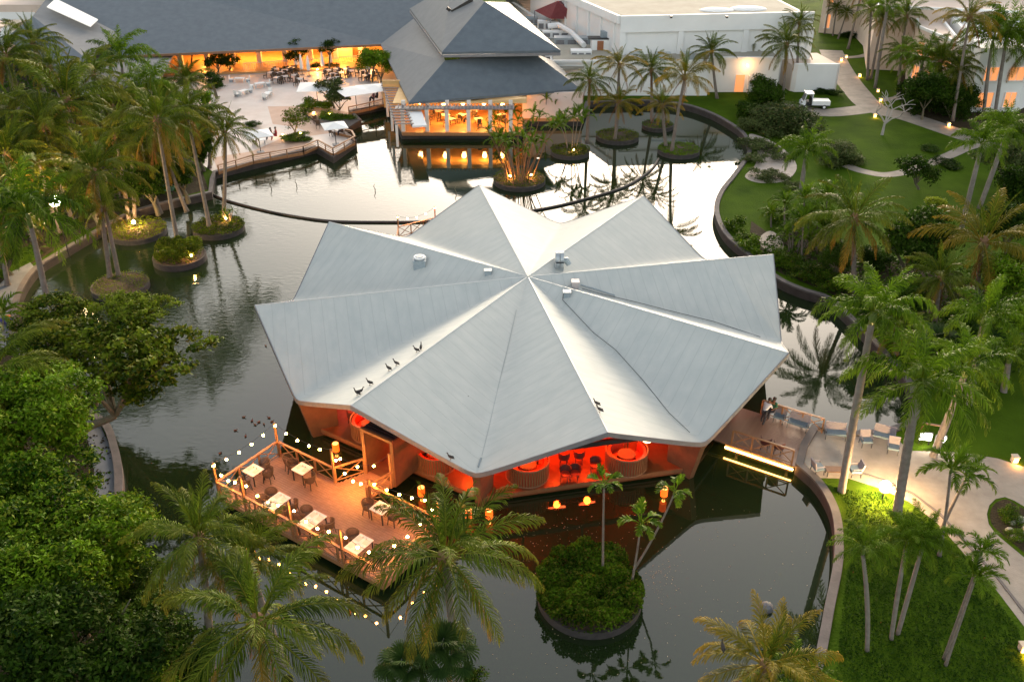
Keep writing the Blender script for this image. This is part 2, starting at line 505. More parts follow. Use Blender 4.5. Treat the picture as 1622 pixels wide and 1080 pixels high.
def membrane():
    m = bpy.data.materials.new('roof_membrane'); m.use_nodes = True
    N = m.node_tree.nodes; L = m.node_tree.links; b = N['Principled BSDF']
    b.inputs['Roughness'].default_value = .75; b.inputs['Specular IOR Level'].default_value = .2
    uv = N.new('ShaderNodeUVMap'); tc = N.new('ShaderNodeTexCoord')
    sep = N.new('ShaderNodeSeparateXYZ'); L.new(uv.outputs[0], sep.inputs[0])
    # lapped sheets, one metre wide
    md = N.new('ShaderNodeMath'); md.operation = 'FRACT'; m15 = N.new('ShaderNodeMath'); m15.operation = 'MULTIPLY'; m15.inputs[1].default_value = 1.5; L.new(sep.outputs['X'], m15.inputs[0]); L.new(m15.outputs[0], md.inputs[0])
    seam = N.new('ShaderNodeMapRange'); seam.inputs['From Min'].default_value = 0; seam.inputs['From Max'].default_value = .06
    L.new(md.outputs[0], seam.inputs['Value'])
    fl = N.new('ShaderNodeMath'); fl.operation = 'FLOOR'; L.new(m15.outputs[0], fl.inputs[0])
    wnz = N.new('ShaderNodeTexWhiteNoise'); wnz.noise_dimensions = '1D'; L.new(fl.outputs[0], wnz.inputs['W'])
    n1 = N.new('ShaderNodeTexNoise'); n1.inputs['Scale'].default_value = .35; n1.inputs['Detail'].default_value = 9; n1.inputs['Roughness'].default_value = .62
    L.new(tc.outputs['Object'], n1.inputs['Vector'])
    mp = N.new('ShaderNodeMapping'); mp.inputs['Scale'].default_value = (1.6, .5, 1); L.new(uv.outputs[0], mp.inputs['Vector'])
    n2 = N.new('ShaderNodeTexNoise'); n2.inputs['Scale'].default_value = 1.6; n2.inputs['Detail'].default_value = 6
    L.new(mp.outputs[0], n2.inputs['Vector'])
    a1 = N.new('ShaderNodeMath'); a1.operation = 'ADD'; L.new(n1.outputs['Fac'], a1.inputs[0]); L.new(n2.outputs['Fac'], a1.inputs[1])
    a2 = N.new('ShaderNodeMath'); a2.operation = 'MULTIPLY_ADD'; L.new(wnz.outputs['Value'], a2.inputs[0]); a2.inputs[1].default_value = .05; L.new(a1.outputs[0], a2.inputs[2])
    mr = N.new('ShaderNodeMapRange'); mr.inputs['From Min'].default_value = .74; mr.inputs['From Max'].default_value = 1.30
    L.new(a2.outputs[0], mr.inputs['Value'])
    mx = N.new('ShaderNodeMix'); mx.data_type = 'RGBA'
    mx.inputs[6].default_value = (.405, .43, .415, 1); mx.inputs[7].default_value = (.475, .49, .465, 1)
    L.new(mr.outputs[0], mx.inputs[0])
    mx2 = N.new('ShaderNodeMix'); mx2.data_type = 'RGBA'; mx2.inputs[6].default_value = (.35, .37, .36, 1)
    L.new(seam.outputs[0], mx2.inputs[0]); L.new(mx.outputs[2], mx2.inputs[7])
    L.new(mx2.outputs[2], b.inputs['Base Color'])
    bp = N.new('ShaderNodeBump'); bp.inputs['Distance'].default_value = .004; L.new(seam.outputs[0], bp.inputs['Height'])
    bp2 = N.new('ShaderNodeBump'); bp2.inputs['Distance'].default_value = .002; L.new(n2.outputs['Fac'], bp2.inputs['Height']); L.new(bp.outputs[0], bp2.inputs['Normal'])
    L.new(bp2.outputs[0], b.inputs['Normal'])
    return m
M_roof = membrane()
M_fascia = mat('fascia_metal', (.16, .16, .17), (.22, .22, .23), rough=.5, scale=2)
M_soffit = mat('soffit_boards', (.02, .006, .004), (.03, .009, .006), rough=.6, scale=4, bump=.01)
M_pier = mat('pier_plywood', (.085, .042, .02), (.13, .066, .03), rough=.7, scale=2, bump=.01)
M_redwood = mat('red_stained_boards', (.30, .022, .010), (.40, .045, .018), rough=.5, scale=5)
M_floorwood = mat('restaurant_floor', (.14, .042, .014), (.20, .065, .02), rough=.35, scale=3)
M_black = mat('black_steel', (.015, .014, .014), (.03, .028, .027), rough=.5, scale=4)
M_oakframe = mat('oak_frame', (.17, .075, .03), (.23, .11, .045), rough=.55, scale=6)
M_galv = mat('galvanised_metal', (.30, .34, .37), (.42, .46, .48), rough=.4, scale=6, metal=.35)
M_ventpaint = mat('grey_vent_paint', (.22, .27, .30), (.30, .35, .38), rough=.5, scale=6)

pav = thing('restaurant_pavilion', 'octagonal restaurant under a star shaped pale grey folded roof standing in the lake', 'restaurant', (PX, PY, 0))
E_R = .05
def bay_mesh(k):
    R1 = ridge_p(k); R2 = ridge_p(k+1); V = valley_p(k)
    m = ((R1-V)+(R2-V))/2; n = ((R1-V)-(R2-V))/2
    ns = 40; nr = 10
    edge = []
    for i in range(ns+1):
        s = -1+2*i/ns
        w = (math.sqrt(s*s+E_R*E_R)-E_R*.55)/(math.sqrt(1+E_R*E_R)-E_R*.55)
        edge.append(V+m*w+n*s)
    vs = []; uvs = []
    rd = (R1-APEX).normalized()
    for j in range(nr+1):
        t = j/nr
        for i, e in enumerate(edge):
            p = APEX.lerp(e, max(t, .002)); vs.append(p)
            s = -1+2*i/ns
            axis = ((R1 if s > 0 else R2)-APEX).normalized()
            d = p-APEX; u = d.dot(axis); v = (d-axis*u).length
            uvs.append((u*.9+v*.25*0+k*37, v))
    fs = []
    for j in range(nr):
        for i in range(ns):
            a = j*(ns+1)+i
            fs.append((a, a+1, a+ns+2, a+ns+1))
    me = bpy.data.meshes.new('roof_panel')
    me.from_pydata([tuple(p-pav.location) for p in vs], [], fs)
    if me.polygons[0].normal.z < 0: me.flip_normals()
    ul = me.uv_layers.new(name='UVMap')
    for lp in me.loops: ul.data[lp.index].uv = uvs[lp.vertex_index]
    me.materials.append(M_roof)
    me.polygons.foreach_set('use_smooth', [True]*len(me.polygons))
    return me, edge
EDGES = []
for k in range(8):
    me, edge = bay_mesh(k); EDGES.append(edge)
    link('roof_panel', me, pav)
    # soffit below
    s = MB(); dz = Vector((0, 0, -.22))
    ap = APEX+Vector((0, 0, -.35))
    vs = [ap]+[p+dz for p in edge]
    s.add(vs, [(0, i+2, i+1) for i in range(len(edge)-1)])
    s.build('soffit', M_soffit, pav)
    # fascia: a thin upstand along the eaves, pale top edge
    for half in (edge[:21], edge[20:]):
        f = MB()
        out = []
        for p in half:
            d = Vector((p.x-PX, p.y-PY, 0)).normalized()
            out.append((p, d))
        vs = []; fs = []
        for p, d in out:
            vs += [p+d*.003+Vector((0, 0, .03)), p+d*.05+Vector((0, 0, .03)), p+d*.05+Vector((0, 0, -.26)), p+d*.003+Vector((0, 0, -.26))]
        for i in range(len(out)-1):
            for q in range(4):
                q2 = (q+1) % 4
                fs.append((i*4+q, (i+1)*4+q, (i+1)*4+q2, i*4+q2))
        f.add(vs, fs); f.build('fascia', M_fascia, pav)
    # ridge capping
    rp = ridge_p(k); cap = MB()
    cap.tube([APEX+(rp-APEX)*.01+Vector((0, 0, .0)), rp+Vector((0, 0, .0))], .035, 5)
    cap.build('ridge_cap', mat('ridge_flashing', (.50, .51, .50), (.58, .58, .56), rough=.5, scale=3), pav)

# piers: radial fins carrying each valley, wider at the roof than at the water
for k in range(8):
    a = A0-(k+.5)*math.pi/4
    t = Vector((-math.sin(a), math.cos(a), 0))
    tip = pol(a, RV-.06, ZV-.20); foot = pol(a, RV-.85, -1.0)
    bot_in = pol(a, 14.0, -1.0); top_in = pol(a, 14.0, ZV+.18)
    p = MB()
    vs = [q+t*w for w in (.17, -.17) for q in (tip, foot)]
    vs = [tip+t*.20, foot+t*.16, bot_in+t*.42, top_in+t*.55, tip-t*.20, foot-t*.16, bot_in-t*.42, top_in-t*.55]
    p.add(vs, [(0, 1, 2, 3), (7, 6, 5, 4), (0, 4, 5, 1), (1, 5, 6, 2), (2, 6, 7, 3), (3, 7, 4, 0)])
    p.build('pier', M_pier, pav)

# floor slab and deck edge
FR = 15.1; FZ = .45
octo = [pol(A0-(k+.5)*math.pi/4, FR, 0) for k in range(8)]
fl = MB().prism([(p.x, p.y) for p in octo], .12, FZ); fl.build('floor', M_floorwood, pav)
ap2 = [pol(A0-(k+.5)*math.pi/4, FR-.5, 0) for k in range(8)]
MB().prism([(p.x, p.y) for p in ap2], -2, .118).build('plinth', M_black, pav)
for k in range(8):
    a = octo[k-1]; b = octo[k]
    e = MB(); e.bar(a+Vector((0, 0, FZ-.08)), b+Vector((0, 0, FZ-.08)), .10, .22); e.build('floor_trim', M_oakframe, pav)
    # lintel beams across the bay, mullions
    ia = pol(A0-(k-.5)*math.pi/4, 14.85, 2.80); ib = pol(A0-(k+.5)*math.pi/4, 14.85, 2.80)
    l = MB(); l.bar(ia, ib, .16, .30); l.build('beam', M_black, pav)
    mid = (ia+ib)/2
    l = MB(); l.bar(mid, mid+Vector((0, 0, 2.3)), .12, .12); l.build('beam_post', M_black, pav)
    for t in (.2, .8):
        q = ia.lerp(ib, t); zt = roof_z(q.x, q.y)-.3
        if zt > 2.9:
            l = MB(); l.bar(q, Vector((q.x, q.y, zt)), .09, .09); l.build('beam_post', M_black, pav)
# inner core of red boards (service rooms)
core = [pol(A0-(k+.5)*math.pi/4, 10.2, 0) for k in range(8)]
for k in range(8):
    a = core[k-1]; b = core[k]
    nb = int((b-a).length/.5)
    for j in range(nb):
        p = a.lerp(b, (j+.04)/nb); q = a.lerp(b, (j+.96)/nb)
        w = MB(); w.bar(p+Vector((0, 0, 1.6)), q+Vector((0, 0, 1.6)), .08 if j % 2 else .12, 2.3)
        w.build('wall_board', M_redwood, pav)
inner = [pol(A0-(k+.5)*math.pi/4, 10.1, 0) for k in range(8)]
MB().prism([(p.x, p.y) for p in inner], FZ+.004, 3.55).build('core_wall', M_redwood, pav)

# solid walls on the hidden bays facing east and north (dark boards)
M_dkboard = mat('dark_boards', (.05, .035, .03), (.09, .06, .045), rough=.6, scale=4)
for k in (2, 3):
    a = octo[k-1].lerp(pol(A0, 0, 0), .0); b = octo[k]
    ia = pol(A0-(k-.5)*math.pi/4, 14.0, 0); ib = pol(A0-(k+.5)*math.pi/4, 14.0, 0)
    ranges = ((.06, .30), (.72, .94)) if k == 3 else ((.06, .94),)
    for t0, t1 in ranges:
        n = max(2, int((t1-t0)*10.7/.6))
        for j in range(n):
            p = ia.lerp(ib, t0+(t1-t0)*(j+.02)/n); q = ia.lerp(ib, t0+(t1-t0)*(j+.98)/n)
            w = MB(); w.bar(p+Vector((0, 0, 1.5)), q+Vector((0, 0, 1.5)), .08, 2.1); w.build('wall_board', M_dkboard, pav)

# roof plant: vents, blower and cables fixed to the membrane
def facet_frame(p):
    e = .3
    dx = Vector((e, 0, roof_z(p.x+e, p.y)-roof_z(p.x, p.y))).normalized()
    dy = Vector((0, e, roof_z(p.x, p.y+e)-roof_z(p.x, p.y))).normalized()
    return dx.cross(dy)
def vent_box(px, py, w, d, h, name='roof_vent', m=None):
    p = on_roof(px, py); z = roof_z(p.x, p.y)
    b = MB(); b.box((p.x, p.y, z+h/2-.25), (w, d, h+.5))
    b.box((p.x, p.y, z+h+.02), (w+.10, d+.10, .05))
    return b.build(name, m or M_ventpaint, pav), p, z
o, p, z = vent_box(665, 418, .80, .80, .34, 'roof_fan_box')
c = MB(); c.cyl((p.x, p.y, z+.39), .34, .10, 20, .42); c.cyl((p.x, p.y, z+.492), .42, .06, 20, .38)
c.build('fan_cowl', mat('white_cowl', (.6, .62, .62), rough=.4), pav)
c = MB(); c.cyl((p.x, p.y, z+.555), .28, .02, 14, .26); c.build('fan_grille', M_ventpaint, pav)
vent_box(773, 433, .42, .34, .22); o, pb, zb = vent_box(898, 468, .40, .36, .26); vent_box(911, 453, .42, .42, .34, m=mat('pinkish_box', (.42, .38, .38), (.5, .45, .44), rough=.6))
# snail shell blower
p = on_roof(882, 421); z = roof_z(p.x, p.y)
bl = MB(); n = 20
for side, (x0, x1) in enumerate(((-.10, .16), (.20, .44))):
    rr = []
    vs = []; fs = []
    for i in range(n+1):
        a = 2*math.pi*i/n; r = .46+.2*i/n
        for xx in (x0, x1):
            vs.append((p.x+xx+.2*0, p.y-r*math.cos(a)*.9, z+.46+r*math.sin(a)))
    for i in range(n): fs.append((2*i, 2*i+1, 2*i+3, 2*i+2))
    c0 = len(vs); vs.append((p.x+x0, p.y, z+.46)); vs.append((p.x+x1, p.y, z+.46))
    for i in range(n): fs += [(c0, 2*i, 2*i+2), (c0+1, 2*i+3, 2*i+1)]
    bl.add(vs, fs)
bl.box((p.x+.17, p.y, z+.02), (.55, .6, .5))
bl.build('roof_blower', M_galv, pav)
ch = MB(); ch.tube([(p.x+.38, p.y, z+.4), (p.x+.62, p.y-.05, z+.42), (p.x+.80, p.y-.1, z+.15)], [.22, .22, .2], 10); ch.build('blower_duct', M_ventpaint, pav)
# cables lying on the roof
def roof_cable(pxl, r=.018, name='roof_cable', m=M_black):
    pts = []
    for i in range(len(pxl)-1):
        for t in range(8):
            x = pxl[i][0]+(pxl[i+1][0]-pxl[i][0])*t/8; y = pxl[i][1]+(pxl[i+1][1]-pxl[i][1])*t/8
            q = on_roof(x, y); pts.append(Vector((q.x, q.y, roof_z(q.x, q.y)+.03+r)))
    c = MB(); c.tube(pts, r, 5); c.build(name, m, pav)
M_cable = mat('grey_cable', (.07, .08, .085), rough=.6)
roof_cable([(893, 462), (891, 476), (940, 528), (975, 555), (1020, 605), (1060, 655), (1097, 690)], m=M_cable)
roof_cable([(922, 458), (950, 466), (1010, 480), (1060, 493), (1130, 510), (1215, 538)], m=M_cable)
roof_cable([(920, 453), (945, 460), (978, 471)], r=.05, m=M_ventpaint)
roof_cable([(893, 462), (895, 456), (911, 449)], r=.014, m=M_ventpaint)
# dark gutter stain line of patched sealant down the southern valley
roof_cable([(818, 492), (806, 545), (790, 610), (774, 680), (762, 728)], r=.012, m=mat('sealant', (.22, .26, .28), rough=.7), name='valley_sealant')
roof_cable([(762, 727), (757, 743)], r=.05, m=mat('sealant', (.22, .26, .28), rough=.7), name='valley_sealant')

# ---------------- entrance portal towards the dining deck
DA = Vector((-15.348753, 37.26411472, 0)); DU = Vector((0.82907797, -0.559133, 0)); DV = Vector((.559133, .829078, 0))
def D(u, v, z=0.0): return DA+DU*u+DV*v+Vector((0, 0, z))
DECKZ = .60
por = MB()
P_L, P_R = 5.05, 7.05
def dbar(mb, a, b, w, h=None): mb.bar(D(*a), D(*b), w, h)
for n_, a, b, w, h in (('door_jamb', (P_L, 5.8, DECKZ), (P_L, 5.8, 3.45), .16, .16), ('door_jamb', (P_R, 5.8, DECKZ), (P_R, 5.8, 3.45), .16, .16),
                    ('door_lintel', (P_L-.08, 5.8, 3.53), (P_R+.08, 5.8, 3.53), .16, .16)):
    q = MB(); dbar(q, a, b, w, h); q.build(n_, M_oakframe, pav)
for u_, nm in ((P_L, 'portal_wall'), (P_R, 'portal_wall')):
    q = MB(); q.bar(D(u_, 5.9, 2.03), D(u_, 9.0, 2.03), .10, 2.84); q.build(nm, M_pier, pav)
q = MB(); q.prism([D(P_L-.05, 5.9)[:2], D(P_R+.05, 5.9)[:2], D(P_R+.05, 8.4)[:2], D(P_L-.05, 8.4)[:2]], 3.46, 3.56)
q.build('portal_roof', M_black, pav)
for i in range(12):
    q = MB(); v_ = 5.98+i*.2; q.bar(D(P_L, v_, 3.60), D(P_R, v_, 3.60), .05, .06); q.build('portal_slat', M_black, pav)
q = MB(); q.prism([D(P_L, 5.9)[:2], D(P_R, 5.9)[:2], D(P_R, 9)[:2], D(P_L, 9)[:2]], .46, DECKZ-.004); q.build('portal_floor', M_pier, pav)

# ---------------- furniture inside
M_boothfab = mat('red_leather', (.42, .03, .015), (.5, .06, .02), rough=.4, scale=6)
M_lampglass = emis('lantern_glass', (1.0, .34, .07), 1.1, (.8, .6, .4))
def booth(center, r, label, a_from=0, a_to=2*math.pi, slat_h=1.05):
    t = thing('slatted_booth', label, 'booth', (center.x, center.y, FZ), 0, 'curved slatted booths inside the pavilion')
    n = 46
    st = MB()
    for i in range(n):
        a = a_from+(a_to-a_from)*i/n
        x, y = r*math.cos(a), r*math.sin(a)
        st.box((x, y, slat_h/2), (.04, .09, slat_h), a)
    o = link('slat_screen', st.mesh('slat_screen', M_oakframe), t); o['kind'] = 'stuff'
    for zz in (.03, slat_h+.02):
        rg = MB(); pts = [(r*math.cos(a_from+(a_to-a_from)*i/40), r*math.sin(a_from+(a_to-a_from)*i/40), zz) for i in range(41)]
        rg.tube(pts, .05, 5); link('screen_rail', rg.mesh('screen_rail', M_oakframe), t)
    seat = MB()
    vs = []; fs = []; r0, r1 = r-.62, r-.10
    for i in range(33):
        a = a_from+.25+(a_to-a_from-.5)*i/32; c_, s_ = math.cos(a), math.sin(a)
        vs += [(r0*c_, r0*s_, .02), (r1*c_, r1*s_, .02), (r1*c_, r1*s_, .45), (r0*c_, r0*s_, .45)]
    for i in range(32):
        for q in range(4): fs.append((i*4+q, (i+1)*4+q, (i+1)*4+(q+1) % 4, i*4+(q+1) % 4))
    fs += [(0, 1, 2, 3), (131, 130, 129, 128)]
    seat.add(vs, fs); link('seat', seat.mesh('seat', M_boothfab), t)
    vs = []; fs = []
    r0, r1 = r-.24, r-.08
    for i in range(33):
        a = a_from+.25+(a_to-a_from-.5)*i/32; c_, s_ = math.cos(a), math.sin(a)
        vs += [(r0*c_, r0*s_, .46), (r1*c_, r1*s_, .46), (r1*c_, r1*s_, 1.0), (r0*c_, r0*s_, 1.0)]
    for i in range(32):
        for q in range(4): fs.append((i*4+q, (i+1)*4+q, (i+1)*4+(q+1) % 4, i*4+(q+1) % 4))
    bk = MB(); bk.add(vs, fs); link('backrest', bk.mesh('backrest', M_boothfab), t)
    tb = MB(); tb.cyl((0, 0, .72), .5, .04, 20); tb.cyl((0, 0, .0), .06, .72, 8)
    link('table', tb.mesh('table', M_oakframe), t)
    return t
def inb(k, t, r, z=FZ):
    """point inside bay k, t across from -1 to 1"""
    return pol(A0-(k+t*.5)*math.pi/4, r, z)
booth(inb(4, .58, 13.0), 1.15, 'round slatted booth just right of the south pier inside the pavilion', R(60), R(400))
booth(inb(4, -.50, 13.2), 1.15, 'round slatted booth beside the white pendant lamp at the east end', R(80), R(420))
booth(inb(5, -.42, 13.1), 1.1, 'curved slatted booth behind the rail left of the south pier', R(30), R(380))
booth(inb(5, .55, 13.0), 1.1, 'curved slatted booth near the west pier beside the open portal', R(20), R(370))

def pendant(p, label, r=.22, h=.34, ztop=None, col=None, em=None):
    t = thing('pendant_lamp', label, 'lamp', tuple(p), 0, 'lit pendant lamps under the pavilion roof')
    s = MB(); s.cyl((0, 0, 0), r, h, 16, r*.9); link('lamp_shade', s.mesh('lamp_shade', em or M_lampglass), t)
    zt = (ztop if ztop else roof_z(p.x, p.y)-.25)-p.z
    c = MB(); c.bar((0, 0, h), (0, 0, zt), .02); link('cable', c.mesh('cable', M_black), t)
    return t
pend = pendant
M_lampwhite = emis('white_lantern_glass', (1.0, .56, .22), 3, (.9, .8, .6))
pend(pol(R(-62.5), 13.7, 2.15), 'white lit drum pendant at the east end of the red dining bay', r=.25, h=.42, em=M_lampwhite, col=WARM)
pend(inb(4, .60, 12.9, 1.9), 'glowing pendant above the booth right of the south pier', r=.28, h=.25)
pend(inb(5, -.70, 13.0, 1.9), 'glowing pendant above the booth just left of the south pier', r=.25, h=.25)
pend(inb(5, .72, 13.1, 2.1), 'glowing drum pendant by the west pier beside the portal', r=.25, h=.3, em=M_lampwhite, col=WARM)
pend(inb(5, -.12, 13.2, 2.1), 'small glowing pendant just right of the entrance portal', r=.2, h=.25)
# red accent lighting of the dining room: long lamps fixed under the beams
M_redtube = emis('red_tube_glass', (1.0, .12, .03), 4, (.5, .1, .05))
for k, ts in ((4, (-.6, -.2, .2, .6)), (5, (-.7, -.4, -.1, .55)), (6, (-.6,))):
    for t_ in ts:
        p = inb(k, t_, 11.6, 3.15)
        t = thing('red_tube_lamp', 'glowing red tube lamp under the pavilion beams washing the boards red', 'lamp', tuple(p), A0-(k+t_*.5)*math.pi/4, 'red tube lamps under the pavilion beams')
        s = MB(); s.bar((0, -.5, 0), (0, .5, 0), .07); link('tube', s.mesh('tube', M_redtube), t)
        s = MB(); s.box((0, 0, .08), (.1, 1.1, .06)); link('housing', s.mesh('housing', M_black), t)
        s = MB(); s.bar((0, 0, .1), (0, 0, 1.2), .025); link('rod', s.mesh('rod', M_black), t)
        l_ = lamp('red_light', (0, 0, -.2), REDL, 95, .2); l_.parent = t

# dining chairs and small tables inside, seen through the red bay
def side_chair():
    t = thing('dining_chair', 'dark round backed dining chair in the red lit dining bay, one of a row', 'chair', (0, 0, 0), 0, 'dark dining chairs in the red bay')
    s = MB(); s.cyl((0, 0, .42), .25, .07, 14); link('seat', s.mesh('seat', M_boothfab), t)
    b = MB(); vs = []; fs = []
    for i in range(11):
        a = R(-85)+R(170)*i/10+math.pi
        for rr, z in ((.27, .45), (.30, .45), (.33, .86), (.30, .86)): vs.append((rr*math.cos(a), rr*math.sin(a), z))
    for i in range(10):
        for q in range(4): fs.append((i*4+q, (i+1)*4+q, (i+1)*4+(q+1) % 4, i*4+(q+1) % 4))
    b.add(vs, fs); link('backrest', b.mesh('backrest', mat('dark_red_fabric', (.09, .02, .015), rough=.7)), t)
    for sx in (-.17, .17):
        for sy in (-.17, .17):
            l = MB(); l.bar((sx*1.1, sy*1.1, 0), (sx, sy, .42), .035); link('leg', l.mesh('leg', M_black), t)
    return t
sc0 = side_chair(); first = True; ci = 0
DCL = ['front dark chair beside the east booth in the red bay', 'front dark chair in the middle of the red bay', 'rear dark chair beside the east booth in the red bay', 'rear dark chair in the middle of the red bay',
       'dark chair nearest the south booth in the red bay', 'dark chair right of the entrance portal, front', 'dark chair right of the entrance portal, rear', 'dark chair beside the west pier, left of the portal']
for k, t_, r_, rz_ in ((4, .20, 13.6, 250), (4, .10, 13.6, 255), (4, .16, 12.2, 80), (4, -.02, 12.2, 85), (4, -.14, 13.2, 250), (5, -.2, 13.7, 40), (5, -.3, 13.6, 200), (5, .86, 13.2, 60)):
    p = inb(k, t_, r_)
    lb = DCL[ci]; ci += 1
    if first: sc0.location = p; sc0.rotation_euler = (0, 0, R(rz_)); sc0['label'] = lb; first = False
    else: copy_tree(sc0, lb, p, R(rz_))
# ================================================================ dining deck
M_deckw = mat('deck_planks', (.22, .115, .07), (.33, .19, .125), rough=.55, scale=2.2, detail=6)
M_rail = mat('rail_timber', (.27, .125, .05), (.36, .18, .075), rough=.5, scale=5)
M_wicker = mat('woven_rope', (.075, .045, .028), (.12, .075, .045), rough=.8, scale=20)
M_tablet = mat('pale_table_top', (.62, .60, .56), (.70, .68, .64), rough=.3, scale=3)
deck = thing('dining_deck', 'timber dining deck on the lake with cross braced railing and string lights', 'deck', (DA.x, DA.y, 0), math.atan2(DU.y, DU.x))
def dk(mb, name, m, kind=None):
    o = link(name, mb.mesh(name, m), deck)
    if kind: o['kind'] = kind
    return o
# planks run along the deck, each board its own piece
pl_me = {}
def plank(u0, u1, v, w=.134):
    key = (round(u1-u0, 2), w)
    if key not in pl_me:
        b = MB(); b.box(((u1-u0)/2, 0, -.02), (u1-u0-.006, w, .04)); pl_me[key] = b.mesh('plank', M_deckw)
    o = link('plank', pl_me[key], deck, (u0, v, DECKZ+random.uniform(-.002, .002)))
rows = 29; LW = 11.3; DW = 4.24
for i in range(rows):
    v_ = .07+i*.1465
    cuts = [0, 3.8+.6*(i % 3), 7.4+.5*((i*2) % 3), LW]
    for a_, b_ in zip(cuts[:-1], cuts[1:]): plank(a_, b_, v_)
# the walkway to the entrance
for i in range(12):
    v_ = DW+.08+i*.1465; f = (v_-DW)/1.65
    plank(round(4.3+.7*f, 1), round(6.62+.4*f, 1), v_)
fr = MB()
fr.box((LW/2, DW/2, DECKZ-.13), (LW-.1, DW-.1, .10))
dk(fr, 'deck_frame', M_black)
for (a_, b_) in (((0, -.03), (LW, -.03)), ((-.03, 0), (-.03, DW)), ((LW+.03, 0), (LW+.03, DW)), ((0, DW+.03), (4.25, DW+.03)), ((6.65, DW+.03), (LW, DW+.03))):
    q = MB(); q.bar((*a_, DECKZ-.12), (*b_, DECKZ-.12), .05, .22); dk(q, 'edge_beam', M_rail)
for a_ in (.4, 3.2, 6, 8.6, 10.9):
    for b_ in (.25, DW-.3):
        q = MB(); q.bar((a_, b_, -1.9), (a_, b_, DECKZ-.19), .18); dk(q, 'pile', M_black)
# railing
def railing(a, b, owner, z0, n=None, h=1.0, m=None, pw=.09, lights=False):
    """posts, handrail, bottom rail and one diagonal cross per bay; local coordinates"""
    a = Vector((*a, z0)); b = Vector((*b, z0)); L_ = (b-a).length; n = n or max(1, round(L_/1.35)); m = m or M_rail
    org = tuple(owner.location) if False else (0, 0, 0)
    def put(nm, q): link(nm, q.mesh(nm, m), owner)
    up = Vector((0, 0, 1))
    q = MB(); q.bar(a+up*h, b+up*h, .13, .055); put('handrail', q)
    q = MB(); q.bar(a+up*.13, b+up*.13, .05, .05); put('bottom_rail', q)
    for i in range(n+1):
        p = a.lerp(b, i/n); q = MB(); q.bar(p, p+up*(h-.03), pw, pw); put('rail_post', q)
    for i in range(n):
        p0 = a.lerp(b, (i+.04)/n); p1 = a.lerp(b, (i+.96)/n)
        q = MB(); q.bar(p0+up*.16, p1+up*(h-.06), .035, .045); put('cross_brace', q)
        q = MB(); off = Vector((-(b-a).y, (b-a).x, 0)).normalized()*.037
        q.bar(p0+off+up*(h-.06), p1+off+up*.16, .035, .045); put('cross_brace', q)
railing((0, 0), (LW, 0), deck, DECKZ, 8)
railing((0, .1), (0, DW), deck, DECKZ, 3)
railing((.1, DW), (4.2, DW), deck, DECKZ, 3)
railing((4.25, DW+.05), (5.0, 5.75), deck, DECKZ, 1)
railing((6.68, DW-.15), (7.03, 5.75), deck, DECKZ, 1)
railing((6.75, DW), (LW-.1, DW), deck, DECKZ, 3)
railing((LW, .1), (LW, DW-.1), deck, DECKZ, 3)
# tall posts that carry the string lights
posts = {'a': (0, 0), 'b': (0, DW), 'c': (4.22, DW), 'd': (2.05, 0), 'e': (5.4, 0), 'f': (8.8, 0), 'g': (LW, 0), 'h': (7.0, 5.65), 'i': (LW, DW), 'j': (6.70, DW)}
PTOP = 2.85
for k_, (a_, b_) in posts.items():
    top = PTOP if k_ not in ('j',) else 2.0
    q = MB(); q.bar((a_, b_, DECKZ), (a_, b_, top), .10, .10); dk(q, 'light_post', M_rail)
M_bulb = emis('bulb_glass', (1.0, .38, .07), 60, (.9, .7, .4))
strands = [('a', 'b', 5, .25, 'string of bulbs along the lake side end of the dining deck'), ('b', 'c', 5, .35, 'string of bulbs over the back railing of the dining deck'),
           ('a', 'd', 4, .55, 'string of bulbs over the near left corner of the dining deck'), ('d', 'e', 4, .6, 'string of bulbs over the first long table at the front railing'),
           ('e', 'f', 4, .6, 'string of bulbs over the second long table at the front railing'), ('f', 'g', 3, .45, 'string of bulbs at the right end of the front railing'),
           ('c', 'j', 4, .9, 'string of bulbs crossing the entrance gap of the dining deck'), ('c', 'h', 3, .9, 'string of bulbs leading to the entrance portal'),
           ('j', 'i', 5, .3, 'string of bulbs over the back right railing by the palm'), ('i', 'g', 4, .5, 'string of bulbs at the right end of the dining deck')]
for a_, b_, nb, sag, lb in strands:
    pa, pb = posts[a_], posts[b_]
    za = (PTOP-.03 if a_ != 'j' else 1.98); zb = (PTOP-.03 if b_ != 'j' else 1.98)
    wa = D(pa[0], pa[1], za); wb = D(pb[0], pb[1], zb)
    def cat_(t): p = wa.lerp(wb, t); p.z -= sag*4*t*(1-t); return p
    t_ = thing('string_light', lb, 'string light', tuple(wa), 0, 'string lights of the dining deck')
    c = MB(); c.tube([cat_(i/16)-wa for i in range(17)], .012, 4); link('cable', c.mesh('cable', M_black), t_)
    for i in range(nb+1 if a_ in 'abcd' else nb):
        tt = (i+.0 if a_ in 'ab' and i == 0 else i+.5*0+.5)/(nb+.5) if a_ not in 'ab' else i/nb
        if tt > .97: continue
        p = cat_(max(.01, tt))-wa
        s = MB(); s.cyl(p+Vector((0, 0, -.07)), .02, .07, 6); link('socket', s.mesh('socket', M_black), t_)
        s = MB(); s.ball(p+Vector((0, 0, -.14)), .066, 10, 7); link('bulb', s.mesh('bulb', M_bulb, smooth=True), t_)

